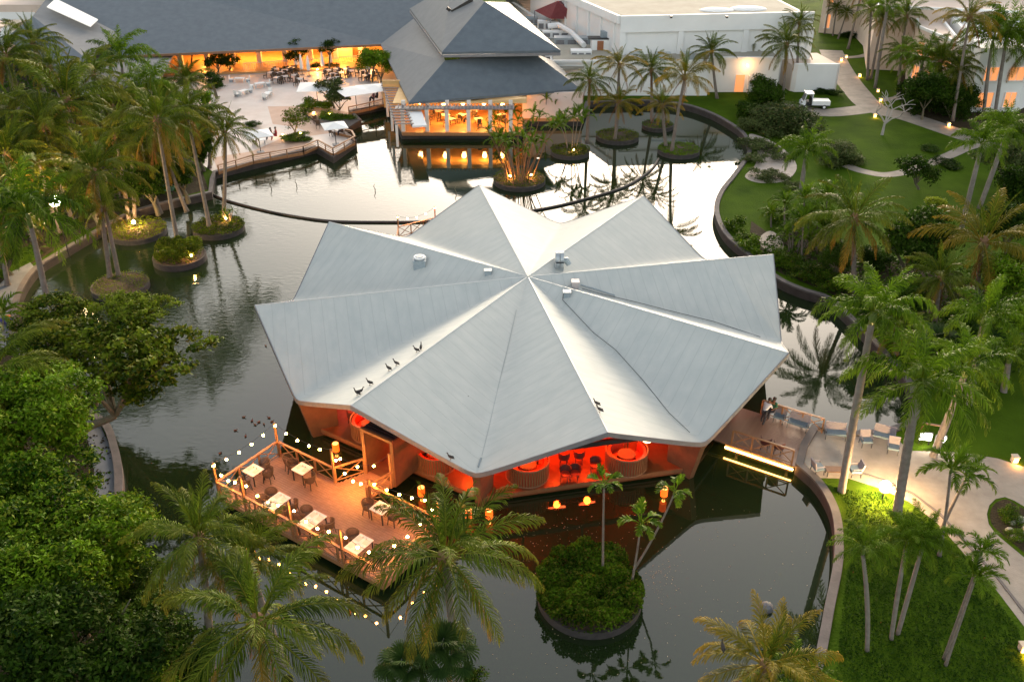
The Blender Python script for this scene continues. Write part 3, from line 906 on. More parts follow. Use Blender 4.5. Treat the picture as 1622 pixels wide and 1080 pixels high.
# furniture of the deck
def arm_chair():
    t = thing('woven_armchair', '', 'chair', (0, 0, 0), 0, 'woven armchairs on the dining deck')
    s = MB(); s.cyl((0, 0, .40), .24, .07, 16, .25); link('seat', s.mesh('seat', M_wicker), t)
    # barrel back of woven strands
    b = MB(); n = 22
    for i in range(n+1):
        a = R(90)+R(235)*(i/n-.5)+math.pi/2
        h = .30+.10*math.cos((i/n-.5)*math.pi)
        p = Vector((math.cos(a)*.26, math.sin(a)*.26, .45)); q = Vector((math.cos(a)*.32, math.sin(a)*.32, .45+h))
        b.bar(p, q, .035, .018)
    o = link('woven_back', b.mesh('woven_back', M_wicker), t); o['kind'] = 'stuff'
    b = MB(); b.tube([(math.cos(R(180)+R(235)*(i/20-.5))*.325, math.sin(R(180)+R(235)*(i/20-.5))*.325, .46+.30+.10*math.cos((i/20-.5)*math.pi)) for i in range(21)], .022, 6)
    link('back_rail', b.mesh('back_rail', M_wicker), t)
    for sx in (-.18, .18):
        for sy in (-.18, .18):
            l = MB(); l.bar((sx*1.25, sy*1.25, 0), (sx, sy, .42), .035); link('leg', l.mesh('leg', M_black), t)
    return t
def dining_table(label, u, v, lu, lv):
    t = thing('dining_table', label, 'table', D(u, v, DECKZ), math.atan2(DU.y, DU.x), 'dining tables on the deck')
    s = MB(); s.box((0, 0, .73), (lu, lv, .04)); link('tabletop', s.mesh('tabletop', M_tablet), t)
    s = MB(); s.box((0, 0, .68), (lu-.12, lv-.12, .05)); link('apron', s.mesh('apron', M_black), t)
    for sx in (-1, 1):
        for sy in (-1, 1):
            l = MB(); l.bar((sx*(lu/2-.06), sy*(lv/2-.06), 0), (sx*(lu/2-.06), sy*(lv/2-.06), .70), .05); link('leg', l.mesh('leg', M_black), t)
    return t
M_menu = mat('table_paper', (.50, .46, .38), (.66, .62, .54), rough=.6, scale=14)
M_glassw = mat('tumbler_glass', (.55, .6, .6), rough=.1)
tabs = [('small square table in the lake side corner of the dining deck', .55, 1.95, .85, .80),
        ('small square table against the back railing of the dining deck', 2.62, 3.50, .85, .80),
        ('long table at the front railing, leftmost of three', 3.45, .85, .85, 1.25),
        ('long table at the front railing, middle of three', 5.97, .85, .85, 1.25),
        ('long table at the front railing, rightmost of three', 9.05, .85, .85, 1.25),
        ('small square table by the back right railing beside the palm', 8.19, 3.45, .85, .80)]
n_map = 0
for lb, u_, v_, lu, lv in tabs:
    dining_table(lb, u_, v_, lu, lv)
    for su in (-1, 1):
        for sv in ((-.25, .3) if lv > 1 else (0,)):
            p = D(u_+su*lu*.27, v_+sv, DECKZ+.752)
            s = MB(); s.box((p.x, p.y, p.z+.003), (.28, .34, .006), math.atan2(DU.y, DU.x)+.1*su)
            solo('paper_placemat', s, M_menu, ('left' if su < 0 else 'right')+(' near' if sv < 0 else ' far' if sv > 0 else '')+' placemat, '+lb, 'placemat', 'paper placemats on the deck tables')
            s = MB(); q = D(u_+su*lu*.12, v_+sv+.16, DECKZ+.752); s.cyl((q.x, q.y, q.z), .035, .11, 8, .04)
            solo('tumbler', s, M_glassw, 'glass tumbler on the '+lb, 'glass', 'tumblers on the deck tables')
ac = arm_chair(); used = False
chairs = [(.55, 2.72, 90, 'woven armchair behind the corner table of the deck'), (1.35, 3.75, 215, 'woven armchair standing alone in the back corner of the deck'),
 (.75, 1.15, 270, 'woven armchair in front of the corner table'), (1.20, 2.35, 20, 'woven armchair at the inner side of the corner table'),
 (1.85, 3.55, 180, 'woven armchair left of the table against the back railing'), (3.42, 3.25, 0, 'woven armchair right of the table against the back railing'),
 (2.75, .55, 180, 'woven armchair at the railing, left side of the leftmost long table'), (2.72, 1.20, 180, 'woven armchair inside, left of the leftmost long table'),
 (4.18, .5, 0, 'woven armchair at the railing, right of the leftmost long table'), (4.20, 1.22, 0, 'woven armchair inside, right of the leftmost long table'),
 (5.24, .55, 180, 'woven armchair at the railing, left of the middle long table'), (5.22, 1.22, 180, 'woven armchair inside, left of the middle long table'),
 (6.72, .5, 0, 'woven armchair at the railing, right of the middle long table'), (6.74, 1.2, 0, 'woven armchair inside, right of the middle long table'),
 (8.32, 1.25, 180, 'woven armchair inside, left of the rightmost long table'), (8.30, .5, 180, 'woven armchair at the railing, left of the rightmost long table'),
 (9.82, 1.0, 0, 'woven armchair right of the rightmost long table'), (7.42, 3.35, 180, 'woven armchair left of the square table beside the palm'), (8.96, 3.5, 0, 'woven armchair right of the square table beside the palm')]
base_rz = math.atan2(DU.y, DU.x)
for u_, v_, a_, lb in chairs:
    if not used: ac['label'] = lb; ac.location = D(u_, v_, DECKZ); ac.rotation_euler = (0, 0, base_rz+R(a_+180)); used = True
    else: copy_tree(ac, lb, D(u_, v_, DECKZ), base_rz+R(a_+180))

# lanterns standing in the lake by the pavilion
M_lant = emis('lake_lantern_shade', (1.0, .075, .004), .55, (.5, .12, .02)); M_lant2 = emis('lantern_top', (1.0, .26, .04), 1.0, (.9, .7, .4))
def lake_lantern(px, py, lb):
    p = g(px, py, .05); t = thing('lake_lantern', lb, 'lantern', (p.x, p.y, -.3), 0, 'drum lanterns over the dark water')
    s = MB(); s.cyl((0, 0, .55), .19, .50, 16); link('lantern_shade', s.mesh('lantern_shade', M_lant), t)
    s = MB(); s.cyl((0, 0, 1.052), .17, .02, 16); link('lantern_lid', s.mesh('lantern_lid', M_lant2), t)
    s = MB(); s.cyl((0, 0, -1.2), .03, 1.75, 6); link('pole', s.mesh('pole', M_black), t)
    l_ = lamp('lantern_light', (0, 0, .4), ORANGE, 3, .1); l_.parent = t
for x, y, lb in ((533, 718, 'orange drum lantern over the water between the deck and the west pier'), (668, 788, 'orange drum lantern over the water right of the entrance portal'),
                 (743, 825, 'orange drum lantern half hidden by the foreground palm'), (775, 824, 'orange drum lantern over the dark water below the south pier'),
                 (1051, 789, 'orange drum lantern behind the slim leaning palm')):
    lake_lantern(x, y, lb)

# small north landing behind the roof with its own lights
nb = g(632, 377, DECKZ); ne = g(690, 362, DECKZ)
north = thing('north_landing', 'small timber landing with lit railing just behind the roof', 'deck', (nb.x, nb.y, 0))
dv = ne-nb
q = MB(); q.prism([(0, 0), (dv.x, dv.y), (dv.x+.3, dv.y-5), (.3, -5)], DECKZ-.12, DECKZ); link('deck_board', q.mesh('deck_board', M_deckw), north)
railing((0, 0), (dv.x, dv.y), north, DECKZ, 3); railing((0, 0), (.2, -3.5), north, DECKZ, 2)
for q_ in ((0, 0), (dv.x, dv.y)):
    s = MB(); s.bar((q_[0], q_[1], DECKZ), (q_[0], q_[1], 2.6), .1); link('light_post', s.mesh('light_post', M_rail), north)
t_ = thing('string_light', 'string of bulbs on the small landing behind the roof', 'string light', (nb.x, nb.y, 2.55), 0, 'string lights of the dining deck')
for i in range(5):
    f = i/4; s = MB(); s.ball((dv.x*f, dv.y*f, -.9*f*(1-f)*2-.08), .07, 8, 6); link('bulb', s.mesh('bulb', M_bulb), t_)
c = MB(); c.tube([(dv.x*f, dv.y*f, -.9*f*(1-f)*2) for f in [i/10 for i in range(11)]], .012, 4); link('cable', c.mesh('cable', M_black), t_)

# ================================================================ east footbridge
BA = Vector((12.33, 41.88, 0)); bd = Vector((.851, -.525, 0)); bn = Vector((.525, .851, 0)); BW = 3.78
br_rz = math.atan2(bd.y, bd.x)
fb = thing('footbridge', 'short timber footbridge with crossed railings and a lit edge, between pavilion and patio', 'bridge', (BA.x, BA.y, 0), br_rz)
BL = 4.2
for i in range(27):
    b = MB() if i == 0 else None
    if i == 0: b.box((0, 0, -.02), (BL+2.1, .134, .04)); bme = b.mesh('plank', M_deckw)
    link('plank', bme, fb, (BL/2-.9, .03+i*.1435, DECKZ+random.uniform(-.002, .002)))
b = MB(); b.box((BL/2-.9, BW/2, DECKZ-.14), (BL+2, BW-.1, .1)); link('bridge_frame', b.mesh('bridge_frame', M_black), fb)
railing((.15, -.02), (3.6, -.02), fb, DECKZ, 3); railing((.6, BW+.02), (4.2, BW+.02), fb, DECKZ, 3)
M_led = emis('led_strip_glass', (1.0, .46, .10), 16, (.9, .6, .3))
b = MB(); b.bar((-.15, -.13, DECKZ-.22), (3.75, -.13, DECKZ-.22), .06, .07); link('led_strip', b.mesh('led_strip', M_led), fb)
b = MB(); b.bar((-.15, -.09, DECKZ-.10), (3.75, -.09, DECKZ-.10), .04, .16); link('edge_beam', b.mesh('edge_beam', M_rail), fb)
b = MB(); b.bar((-.15, -.13, DECKZ-.34), (3.75, -.13, DECKZ-.34), .05, .10); link('edge_beam', b.mesh('edge_beam', M_rail), fb)
for u_ in (.5, 3.4):
    for v_ in (.15, BW-.2):
        b = MB(); b.bar((u_, v_, -1.9), (u_, v_, DECKZ-.2), .16); link('pile', b.mesh('pile', M_black), fb)

# patio furniture
M_seat = mat('blue_grey_upholstery', (.10, .15, .19), (.14, .20, .245), rough=.7, scale=8)
M_seatb = mat('dusty_mauve_back', (.20, .18, .20), (.27, .24, .26), rough=.8, scale=8)
def sofa(w, label, p, rz, cat='bench', name='patio_sofa', grp='low patio seats'):
    t = thing(name, label, cat, p, rz, grp)
    s = MB(); s.box((0, 0, .38), (w, .55, .12)); link('seat', s.mesh('seat', M_seat), t)
    s = MB(); Mx = Matrix.Rotation(R(-14), 4, 'X'); s.box((0, .29, .64), (w, .07, .46), M=Mx); link('backrest', s.mesh('backrest', M_seatb), t)
    for sx in (-1, 1):
        a = MB(); a.bar((sx*w/2, -.22, .56), (sx*w/2, .26, .60), .05, .04); link('armrest', a.mesh('armrest', M_seatb), t)
        for sy in (-.22, .22):
            l = MB(); l.bar((sx*(w/2-.03), sy*1.2, 0), (sx*(w/2-.03), sy, .56 if sy < 0 else .34), .035); link('leg', l.mesh('leg', M_black), t)
    return t
gp = lambda x, y: g(x, y, DECKZ+.02)
sofa(.62, 'blue grey armchair at the bridge railing beside the person in white', gp(1234, 667), R(-32))
sofa(1.15, 'blue grey two seat sofa at the bridge railing', gp(1263, 678), R(-32))
sofa(1.15, 'blue grey two seat sofa on the patio just past the bridge', gp(1322, 693), R(-10))
sofa(1.15, 'mauve backed sofa behind the bright royal palm trunk', gp(1398, 698), R(-25))
sofa(.6, 'low seat at the patio edge left of the royal palm trunk', gp(1370, 705), R(0), 'chair')
sofa(.6, 'armchair on the open patio, right of the sofas', gp(1413, 716), R(-20), 'chair')
sofa(.6, 'grey armchair at the end of the footbridge turned to the low table', gp(1294, 748), R(100), 'chair')
sofa(.6, 'grey armchair behind the leaning royal trunk at the low table', gp(1353, 752), R(-90), 'chair')
t = thing('low_table', 'low brown wooden table on the patio between two armchairs', 'table', gp(1322, 752), R(-3))
s = MB(); s.box((0, 0, .38), (1.05, .5, .06)); link('tabletop', s.mesh('tabletop', M_pier), t)
for sx in (-.45, .45):
    for sy in (-.18, .18):
        l = MB(); l.bar((sx, sy, 0), (sx, sy, .36), .05); link('leg', l.mesh('leg', M_black), t)
for sx, lb in ((0, 'dark café chair seen through the near bridge railing, left'), (.75, 'dark café chair seen through the near bridge railing, right')):
    p = BA+bd*(1.9+sx)+bn*.55+Vector((0, 0, DECKZ+.02))
    c = copy_tree(sc0, lb, p, br_rz+R(90), group='dark chairs on the footbridge')

# lit menu boards
M_sign = emis('lit_sign_face', (1.0, .93, .82), 3, (.9, .9, .85))
def lit_sign(px, py, w, h, lb, flowers=False):
    p = g(px, py, GZ+.02); t = thing('lit_sign', lb, 'sign', p, R(-8), 'lit boards by the patio')
    s = MB(); s.box((0, 0, .55), (w, .08, h)); link('sign_face', s.mesh('sign_face', M_sign), t)
    s = MB(); s.box((0, .06, .55), (w+.12, .06, h+.14)); link('sign_frame', s.mesh('sign_frame', M_black), t)
    for sx in (-w/2+.05, w/2-.05):
        l = MB(); l.bar((sx, .06, -.02), (sx, .06, .3), .06); link('leg', l.mesh('leg', M_black), t)
    l_ = lamp('sign_light', (0, -.4, .6), (1, .85, .6), 6, .2); l_.parent = t
lit_sign(1463, 704, .62, .42, 'glowing white board beside the largest royal palm, left of the pair')
lit_sign(1487, 708, .50, .36, 'glowing white board beside the largest royal palm, right of the pair')
b = MB(); p0 = g(1458, 700, GZ); p1 = g(1494, 706, GZ); b.bar(p0+Vector((0, .25, 1.15)), p1+Vector((0, .25, 1.15)), .12, .06)
for q in (p0, p1): b.bar(q+Vector((0, .25, 0)), q+Vector((0, .25, 1.14)), .07)
solo('sign_canopy', b, M_oakframe, 'pale timber bar on posts over the two lit boards', 'canopy')

# ================================================================ floating boom across the lake
M_boom = mat('boom_rubber', (.02, .014, .013), (.04, .028, .025), rough=.45, scale=4)
bp_ = crom([g(x, y, .06) for x, y in [(336, 308), (360, 318), (400, 329), (450, 340), (520, 350), (600, 352), (680, 351), (760, 345), (860, 331), (925, 316), (990, 296), (1030, 270), (1043, 252)]], 8)
b = MB(); b.tube(bp_, .13, 7); solo('floating_boom', b, M_boom, 'thin dark floating boom curving across the lake from bank to island', 'boom', smooth=True)
# ================================================================ hotel buildings at the back
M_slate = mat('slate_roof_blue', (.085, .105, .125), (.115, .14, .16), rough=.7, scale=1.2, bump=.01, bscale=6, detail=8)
M_slate_lit = mat('slate_roof_pale_lit', (.150, .155, .158), (.185, .19, .19), rough=.7, scale=1.0, bump=.01, bscale=6, detail=8)  # paler slate copy: light on the brighter roof slopes is put into its colour
M_white = mat('white_render', (.74, .74, .72), (.80, .80, .78), rough=.8, scale=.5, detail=6)
M_whitedirty = mat('flat_roof_gravel', (.27, .25, .20), (.37, .35, .29), rough=.95, scale=.35, bump=.02, detail=8)
M_peach = mat('peach_render', (.58, .46, .38), (.66, .54, .45), rough=.85, scale=.5, detail=6)
M_cream = mat('cream_wall', (.55, .42, .30), (.62, .50, .36), rough=.8, scale=1)
M_winlit = emis('lit_window_glass', (1.0, .34, .10), .17, (.32, .2, .13))
M_windark = mat('dark_window', (.03, .035, .04), rough=.1, spec=.8)
M_column = mat('white_column', (.66, .62, .57), (.72, .68, .63), rough=.7, scale=2)
M_warmwall = mat('lobby_wall', (.55, .33, .12), (.66, .42, .17), rough=.7, scale=1)
M_warmfloor = mat('lobby_floor', (.42, .22, .09), (.5, .28, .12), rough=.4, scale=2)
M_skylight = emis('skylight_panel', (1.0, .90, .78), .05, (.8, .77, .72))

def poly(mb, pts):
    n = len(mb.v); mb.v += [tuple(p) for p in pts]; mb.f.append(tuple(range(n, n+len(pts)))); return mb
def slab(pts, th=.25):
    """a roof plane with thickness; pts seen from above"""
    mb = MB(); P_ = [Vector(p) for p in pts]; n = len(P_)
    nrm = (P_[1]-P_[0]).cross(P_[2]-P_[0])
    if nrm.z < 0: P_ = P_[::-1]
    lo = [p-Vector((0, 0, th)) for p in P_]
    mb.v = [tuple(p) for p in P_+lo]
    tri = tessellate_polygon([[Vector((p.x, p.y, 0)) for p in P_]])
    for t in tri:
        a, b, c = (Vector((P_[i].x, P_[i].y, 0)) for i in t)
        if (b-a).cross(c-a).z < 0: t = (t[0], t[2], t[1])
        mb.f.append(tuple(t)); mb.f.append((t[2]+n, t[1]+n, t[0]+n))
    mb.f += [(i+n, (i+1) % n+n, (i+1) % n, i) for i in range(n)]
    return mb

# ---- main lobby: long slate roof
LY = 125.0
lob = thing('lobby_building', 'long hotel lobby with wide slate blue roof and glowing open front on the plaza', 'hotel building', (-30, 133, 0))
eL = at(150, 88, LY); eR = at(608, 70, LY+1.5)
zE = 3.9
eL = g(120, 92, zE); eR = g(611, 70, zE)
rise = .36; back = 24
tL = Vector((eL.x-14, eL.y+back, zE+rise*back)); tR = Vector((eR.x+26, eR.y+back, zE+rise*back))
slab([eL, eR, tR, tL], .3).build('roof', M_slate, lob)
q = MB(); q.bar(eL+Vector((0, -.08, -.12)), eR+Vector((0, -.08, -.12)), .1, .3); q.build('fascia', mat('timber_fascia', (.22, .11, .06), (.28, .15, .08), rough=.6), lob)
slab([tL, tR, tR+Vector((0, back, -rise*back)), tL+Vector((0, back, -rise*back))], .3).build('roof', M_slate, lob)
bwL = g(262, 108, GZ); bwR = g(606, 98, GZ)
dirw = (bwR-bwL); dirw.z = 0; dirw.normalize()
# raised floor, back wall, columns, balustrade
F0 = g(268, 124, GZ); F1 = g(604, 108, GZ)
fy0 = F0.y; 
q = MB(); q.prism([(F0.x-3, F0.y), (F1.x+1, F1.y), (F1.x+1, F1.y+13), (F0.x-3, F0.y+13)], GZ+.02, GZ+.25); q.build('floor', M_warmfloor, lob)
q = MB(); q.box(((F0.x+F1.x)/2, 137, 3.2), (abs(F1.x-F0.x)+14, .3, 5.2)); q.build('back_wall', M_warmwall, lob)
for i in range(9):
    f = i/8; x = F0.x+(F1.x-F0.x)*f; y = F0.y+(F1.y-F0.y)*f+5.5
    q = MB(); q.box((x, y, 2.3), (.6, .6, 4.0)); q.build('column', M_column, lob)
for i in range(9):
    x = F0.x+1+(F1.x-F0.x-2)*i/8
    if i % 2 == 0:
        q = MB(); q.box((x+1.2, 136.7, 2.2), (1.7, .12, 2.4)); q.build('doorway', M_windark, lob)
    q = MB(); q.box((x+2.6, 136.7, 2.5), (1.1, .12, 1.2)); q.build('niche', M_winlit, lob)
q = MB(); a_ = Vector((F0.x+9, F0.y+3.6, 0)); b_ = Vector((F1.x, F1.y+3.6, 0))
q.bar(a_+Vector((0, 0, 1.65)), b_+Vector((0, 0, 1.65)), .08, .06)
n = 60
for i in range(n+1):
    p = a_.lerp(b_, i/n); q.bar(p+Vector((0, 0, .85)), p+Vector((0, 0, 1.63)), .04)
o = q.build('balustrade', M_column, lob); o['kind'] = 'stuff'
q = MB(); c_ = g(549, 88, GZ); q.box((c_.x, F1.y+5, 1.7), (2.6, .5, 1.8)); q.build('bar_counter', M_cream, lob)
for i in range(7):
    x = F0.x+2+(F1.x-F0.x-4)*i/6
    l_ = lamp('lobby_light', (x+30, 131.0-133, 3.3), (1.0, .38, .06), 270, .3); l_.parent = lob
for i in range(6):
    x = F0.x+4+(F1.x-F0.x-8)*i/5
    q = MB(); q.cyl((x, 130.5, 2.7), .28, .55, 12); q.build('lobby_lantern', M_lampwhite, lob)
    q = MB(); q.bar((x, 130.5, 3.25), (x, 130.5, 5.0), .03); q.build('lantern_rod', M_black, lob)

# ---- left annex with hipped pale roof and skylight
lf = thing('hipped_roof_hall', 'hall with pale grey hipped roof and white skylight at the upper left', 'hotel building', (-60, 120, 0))
A_ = [g(52, 26, 7.5), g(135, 92, 5.2), g(187, 60, 5.5), g(213, 24, 6.0), g(172, -6, 7.0), g(80, -10, 9.0)]
slab([A_[0], A_[1], A_[2], A_[3], A_[4], A_[5]], .3).build('roof', M_slate_lit, lf)
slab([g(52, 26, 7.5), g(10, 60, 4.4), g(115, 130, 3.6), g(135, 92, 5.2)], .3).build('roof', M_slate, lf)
slab([g(175, 30, 4.6), g(213, 22, 4.4), g(278, 80, 3.4), g(254, 123, 3.4), g(130, 150, 3.4), g(110, 95, 4.0)], .3).build('roof', M_slate_lit, lf)
slab([g(88, -2, 8.95), g(155, 31, 7.15), g(143, 42, 6.85), g(74, 11, 8.45)], .12).build('skylight', M_skylight, lf)
q = MB(); b0 = g(200, 60, 0); q.box((b0.x-12, b0.y+4, 1.9), (26, 12, 3.0)); q.build('wall', M_warmwall, lf)
for c0_, c1_ in (((254, 124), (274, 84)),):
    q = MB(); p = g(c0_[0]+6, c0_[1]-2, GZ); q.box((p.x, p.y+2, 1.7), (.5, .5, 2.4)); q.build('column', M_column, lf)

# far rooftops in the upper left corner
M_bal = mat('sandstone_balcony', (.50, .40, .34), (.58, .48, .42), rough=.8, scale=1)
rt = thing('service_roofs', 'cluster of small white service roofs in the extreme upper left corner', 'building', (-75, 150, 0))
for (x0, y0, x1, y1, z0, m_) in ((-20, 0, 78, 8, 7.5, M_peach), (-20, 14, 55, 20, 6.5, M_white)):
    a = g(x0, y0, z0); b = g(x1, y0, z0); c = g(x1, y1, z0); d = g(x0, y1, z0)
    slab([a, b, c, d], 1.0).build('roof', m_, rt)
slab([g(-5, 26, 5.5), g(17, 14, 5.5), g(33, 19, 5.3), g(8, 36, 5.3)], .25).build('roof', M_whitedirty, rt)
slab([g(0, 47, 4.5), g(30, 29, 4.5), g(40, 31, 4.4), g(5, 52, 4.4)], .5).build('roof', M_white, rt)
slab([g(-10, 62, 4.0), g(10, 44, 4.0), g(24, 46, 4.0), g(15, 62, 4.0), g(0, 74, 4.0)], 1.5).build('roof', M_white, rt)
q = MB(); p = g(20, 40, 3); q.box((p.x-4, p.y+1, 1.8), (14, 5, 2.6)); q.build('wall', M_peach, rt)

# ---- waterside restaurant with two tier hipped roof
rs = thing('waterside_restaurant', 'waterside restaurant with two tier slate hipped roof and glowing column front over the lake', 'restaurant', (-2, 108, 0))
zE = 4.0; zT = 7.6
c1 = g(648, 162, zE); c2 = g(920, 141, zE)
def rs_slab(pts, m_, th=.25): slab(pts, th).build('roof', m_, rs)
t1 = g(705, 96, 7.2); t2 = g(845, 84, 7.2); lb_ = g(603, 70, zE); tl = g(668, 20, 7.2)
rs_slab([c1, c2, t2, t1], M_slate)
rs_slab([c1, t1, tl, lb_], M_slate_lit)
rs_slab([c2, g(880, 98, 4.6), t2], M_slate_lit)
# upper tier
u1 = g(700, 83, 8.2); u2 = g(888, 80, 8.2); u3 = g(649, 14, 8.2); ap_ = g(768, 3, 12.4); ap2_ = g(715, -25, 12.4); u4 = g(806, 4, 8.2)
rs_slab([u1, u2, ap_], M_slate); rs_slab([u1, ap_, ap2_, u3], M_slate_lit); rs_slab([u2, u4, ap_], M_slate_lit)
for a_, b_ in ((u1, u2), (u1, u3)):
    q = MB(); q.bar(a_+Vector((0, 0, -.42)), b_+Vector((0, 0, -.42)), .12, .30); q.build('fascia', M_fascia, rs)
q = MB(); q.box(((t1.x+t2.x)/2-1, t1.y+7, 6.6), (t2.x-t1.x-5, 9, 1.9)); q.build('clerestory_wall', M_fascia, rs)
# roof hatch on the upper tier
h1 = (u1+ap_)/2
rs_px = g(735, 15, 11.3)
q = MB(); q.bar(g(708, 13, 11.0), g(716, 19, 10.6), .25, .35); q.bar(g(716, 19, 10.7), g(748, 0, 12.2), .25, .35); q.build('roof_rail', M_black, rs)
# platform over the water
w1 = g(637, 210, .9); w2 = g(926, 203, .9)
xe = g(828, 206, .9).x
pf = [(w1.x, w1.y), (xe, w1.y), (xe, 103.0), (w2.x, 103.0), (w2.x, w2.y+22), (g(590, 100, .9).x, g(590, 100, .9).y), (g(610, 162, .9).x, g(610, 162, .9).y)]
q = MB(); q.prism(pf, .55, .90); q.build('platform', M_warmfloor, rs)
q = MB(); q.bar(Vector((w1.x, w1.y-.03, .72)), Vector((xe, w1.y-.03, .72)), .1, .34); q.build('edge_beam', M_rail, rs)
pf2 = [(w1.x+.5, w1.y+.6), (xe-.1, w1.y+.6), (xe-.1, 102.94), (w2.x, 102.94), (w2.x, w2.y+8), (w1.x, w1.y+8)]
q = MB(); q.prism(pf2, -1.9, .54); q.build('plinth', M_black, rs)
xs_c = [g(x, 206, .9).x for x in (637, 675, 706, 740, 774, 806)]
for i, x in enumerate(xs_c):
    q = MB(); q.box((x+.2, w1.y+.5, 2.1), (.42, .42, 2.4)); q.build('column', M_column, rs)
    q = MB(); q.box((x+.2, w1.y+1.8, 3.62), (.42, .3, .6)); q.build('column', M_column, rs)
q = MB(); q.box(((xs_c[0]+xs_c[-1])/2, w1.y+.9, 3.36), (xs_c[-1]-xs_c[0]+1.2, 1.2, .10)); q.build('pergola_beam', M_fascia, rs)
n = 34
q0 = None
for i in range(n):
    x = xs_c[0]-.3+(xs_c[-1]-xs_c[0]+.8)*i/(n-1)
    if q0 is None: q0 = MB().box((0, 0, 0), (.12, 1.7, .12)).mesh('pergola_slat', mat('weathered_slats', (.30, .25, .22), (.38, .32, .29), rough=.8))
    link('pergola_slat', q0, rs, (x-rs.location.x, w1.y+.85-rs.location.y, 3.48))
q = MB(); q.box(((xs_c[0]+xs_c[-1])/2+1, w1.y+9.5, 2.5), (xs_c[-1]-xs_c[0]+8, .2, 3.2)); q.build('back_wall', M_warmwall, rs)
q = MB(); q.box(((xs_c[0]+xs_c[-1])/2+.5, w1.y+5.6, 3.55), (xs_c[-1]-xs_c[0]+3, 7.3, .06)); q.build('ceiling', M_warmwall, rs)
# right part: closed pale wall
wl0 = g(836, 187, .9); 
q = MB(); q.box(((xe+w2.x)/2, 103.3, 2.36), (w2.x-xe, .3, 2.92)); q.build('pale_wall', mat('pinkish_white_wall', (.66, .55, .50), (.72, .62, .57), rough=.8, scale=.6), rs)
# side pergola along the west edge
pa = g(616, 132, 3.3); pb = g(640, 196, 3.3)
dp = (pb-pa); npg = 16
for i in range(npg):
    p = pa+dp*(i/(npg-1)); q = MB(); q.bar(p+Vector((-1.0, 0, 0)), p+Vector((1.0, 0, 0)), .14, .12); q.build('pergola_slat', mat('weathered_slats', (.30, .25, .22)), rs)
for off in (-.8, .8):
    q = MB(); q.bar(pa+Vector((off, 0, -.14)), pb+Vector((off, 0, -.14)), .12, .14); q.build('pergola_beam', M_fascia, rs)
for i in range(4):
    p = pa+dp*(i/3); q = MB(); q.box((p.x-.8, p.y, 2.0), (.25, .25, 2.3)); q.build('column', M_column, rs)
q = MB(); q.bar(pa+Vector((2.0, 0, -.3)), pb+Vector((1.6, 0, -.3)), 1.5, .2); q.build('white_canopy', M_white, rs)
for x in (xs_c[0]+1.6, xs_c[1]+1.8, xs_c[2]+1.8, xs_c[3]+1.8, xs_c[4]+1.5):
    l_ = lamp('restaurant_light', (x+2, w1.y+3.6-108, 3.0), (1.0, .42, .08), 80, .25); l_.parent = rs
    q = MB(); q.cyl((x, w1.y+4.2, 2.75), .22, .35, 12); q.build('ceiling_lantern', M_lampwhite, rs)
    q = MB(); q.bar((x, w1.y+4.2, 3.1), (x, w1.y+4.2, 3.55), .03); q.build('lantern_rod', M_black, rs)
# tables inside the restaurant
def tiny_set(p, rz, lb_t, lb_c, grp, top=None, n=2):
    t = thing('dining_table', lb_t, 'table', p, rz, grp+' tables')
    s = MB(); s.box((0, 0, .73), (.9, .9, .05)); link('tabletop', s.mesh('tabletop', top or M_tablet), t)
    s = MB(); s.cyl((0, 0, 0), .05, .7, 6); link('pedestal', s.mesh('pedestal', M_black), t)
    for i in range(n):
        a = rz+i*2*math.pi/n
        c = copy_tree(small_chair, lb_c if n > 2 else ('left' if i else 'right')+' hand '+lb_c, Vector(p)+Vector((math.cos(a), math.sin(a), 0))*.78, a+math.pi/2, grp+' chairs')
small_chair = thing('cafe_chair', 'dark café chair in the lit waterside restaurant', 'chair', Vector((xs_c[0]+3.0, w1.y+4.5, .9)), R(30), 'restaurant chairs')
s = MB(); s.box((0, 0, .43), (.46, .46, .06)); link('seat', s.mesh('seat', M_wicker), small_chair)
s = MB(); s.box((0, .22, .68), (.46, .05, .42)); link('backrest', s.mesh('backrest', M_wicker), small_chair)
for sx in (-.19, .19):
    for sy in (-.19, .19):
        l = MB(); l.bar((sx, sy, 0), (sx, sy, .42), .04); link('leg', l.mesh('leg', M_black), small_chair)
RPL = ['in the first restaurant bay from the left, front', 'in the first restaurant bay from the left, rear', 'in the second restaurant bay, left', 'in the second restaurant bay, right', 'in the third restaurant bay, left', 'in the third restaurant bay, right', 'in the fourth restaurant bay', 'in the fifth restaurant bay']
for i, x in enumerate((xs_c[0]+2.0, xs_c[0]+4.6, xs_c[1]+1.0, xs_c[1]+2.6, xs_c[2]+1.6, xs_c[2]+3.0, xs_c[3]+1.2, xs_c[4]+1.4)):
    tiny_set(Vector((x, w1.y+2.6+(i % 3)*1.6, .9)), .3*i, 'pale table '+RPL[i], 'dark chair at the table '+RPL[i], 'restaurant')

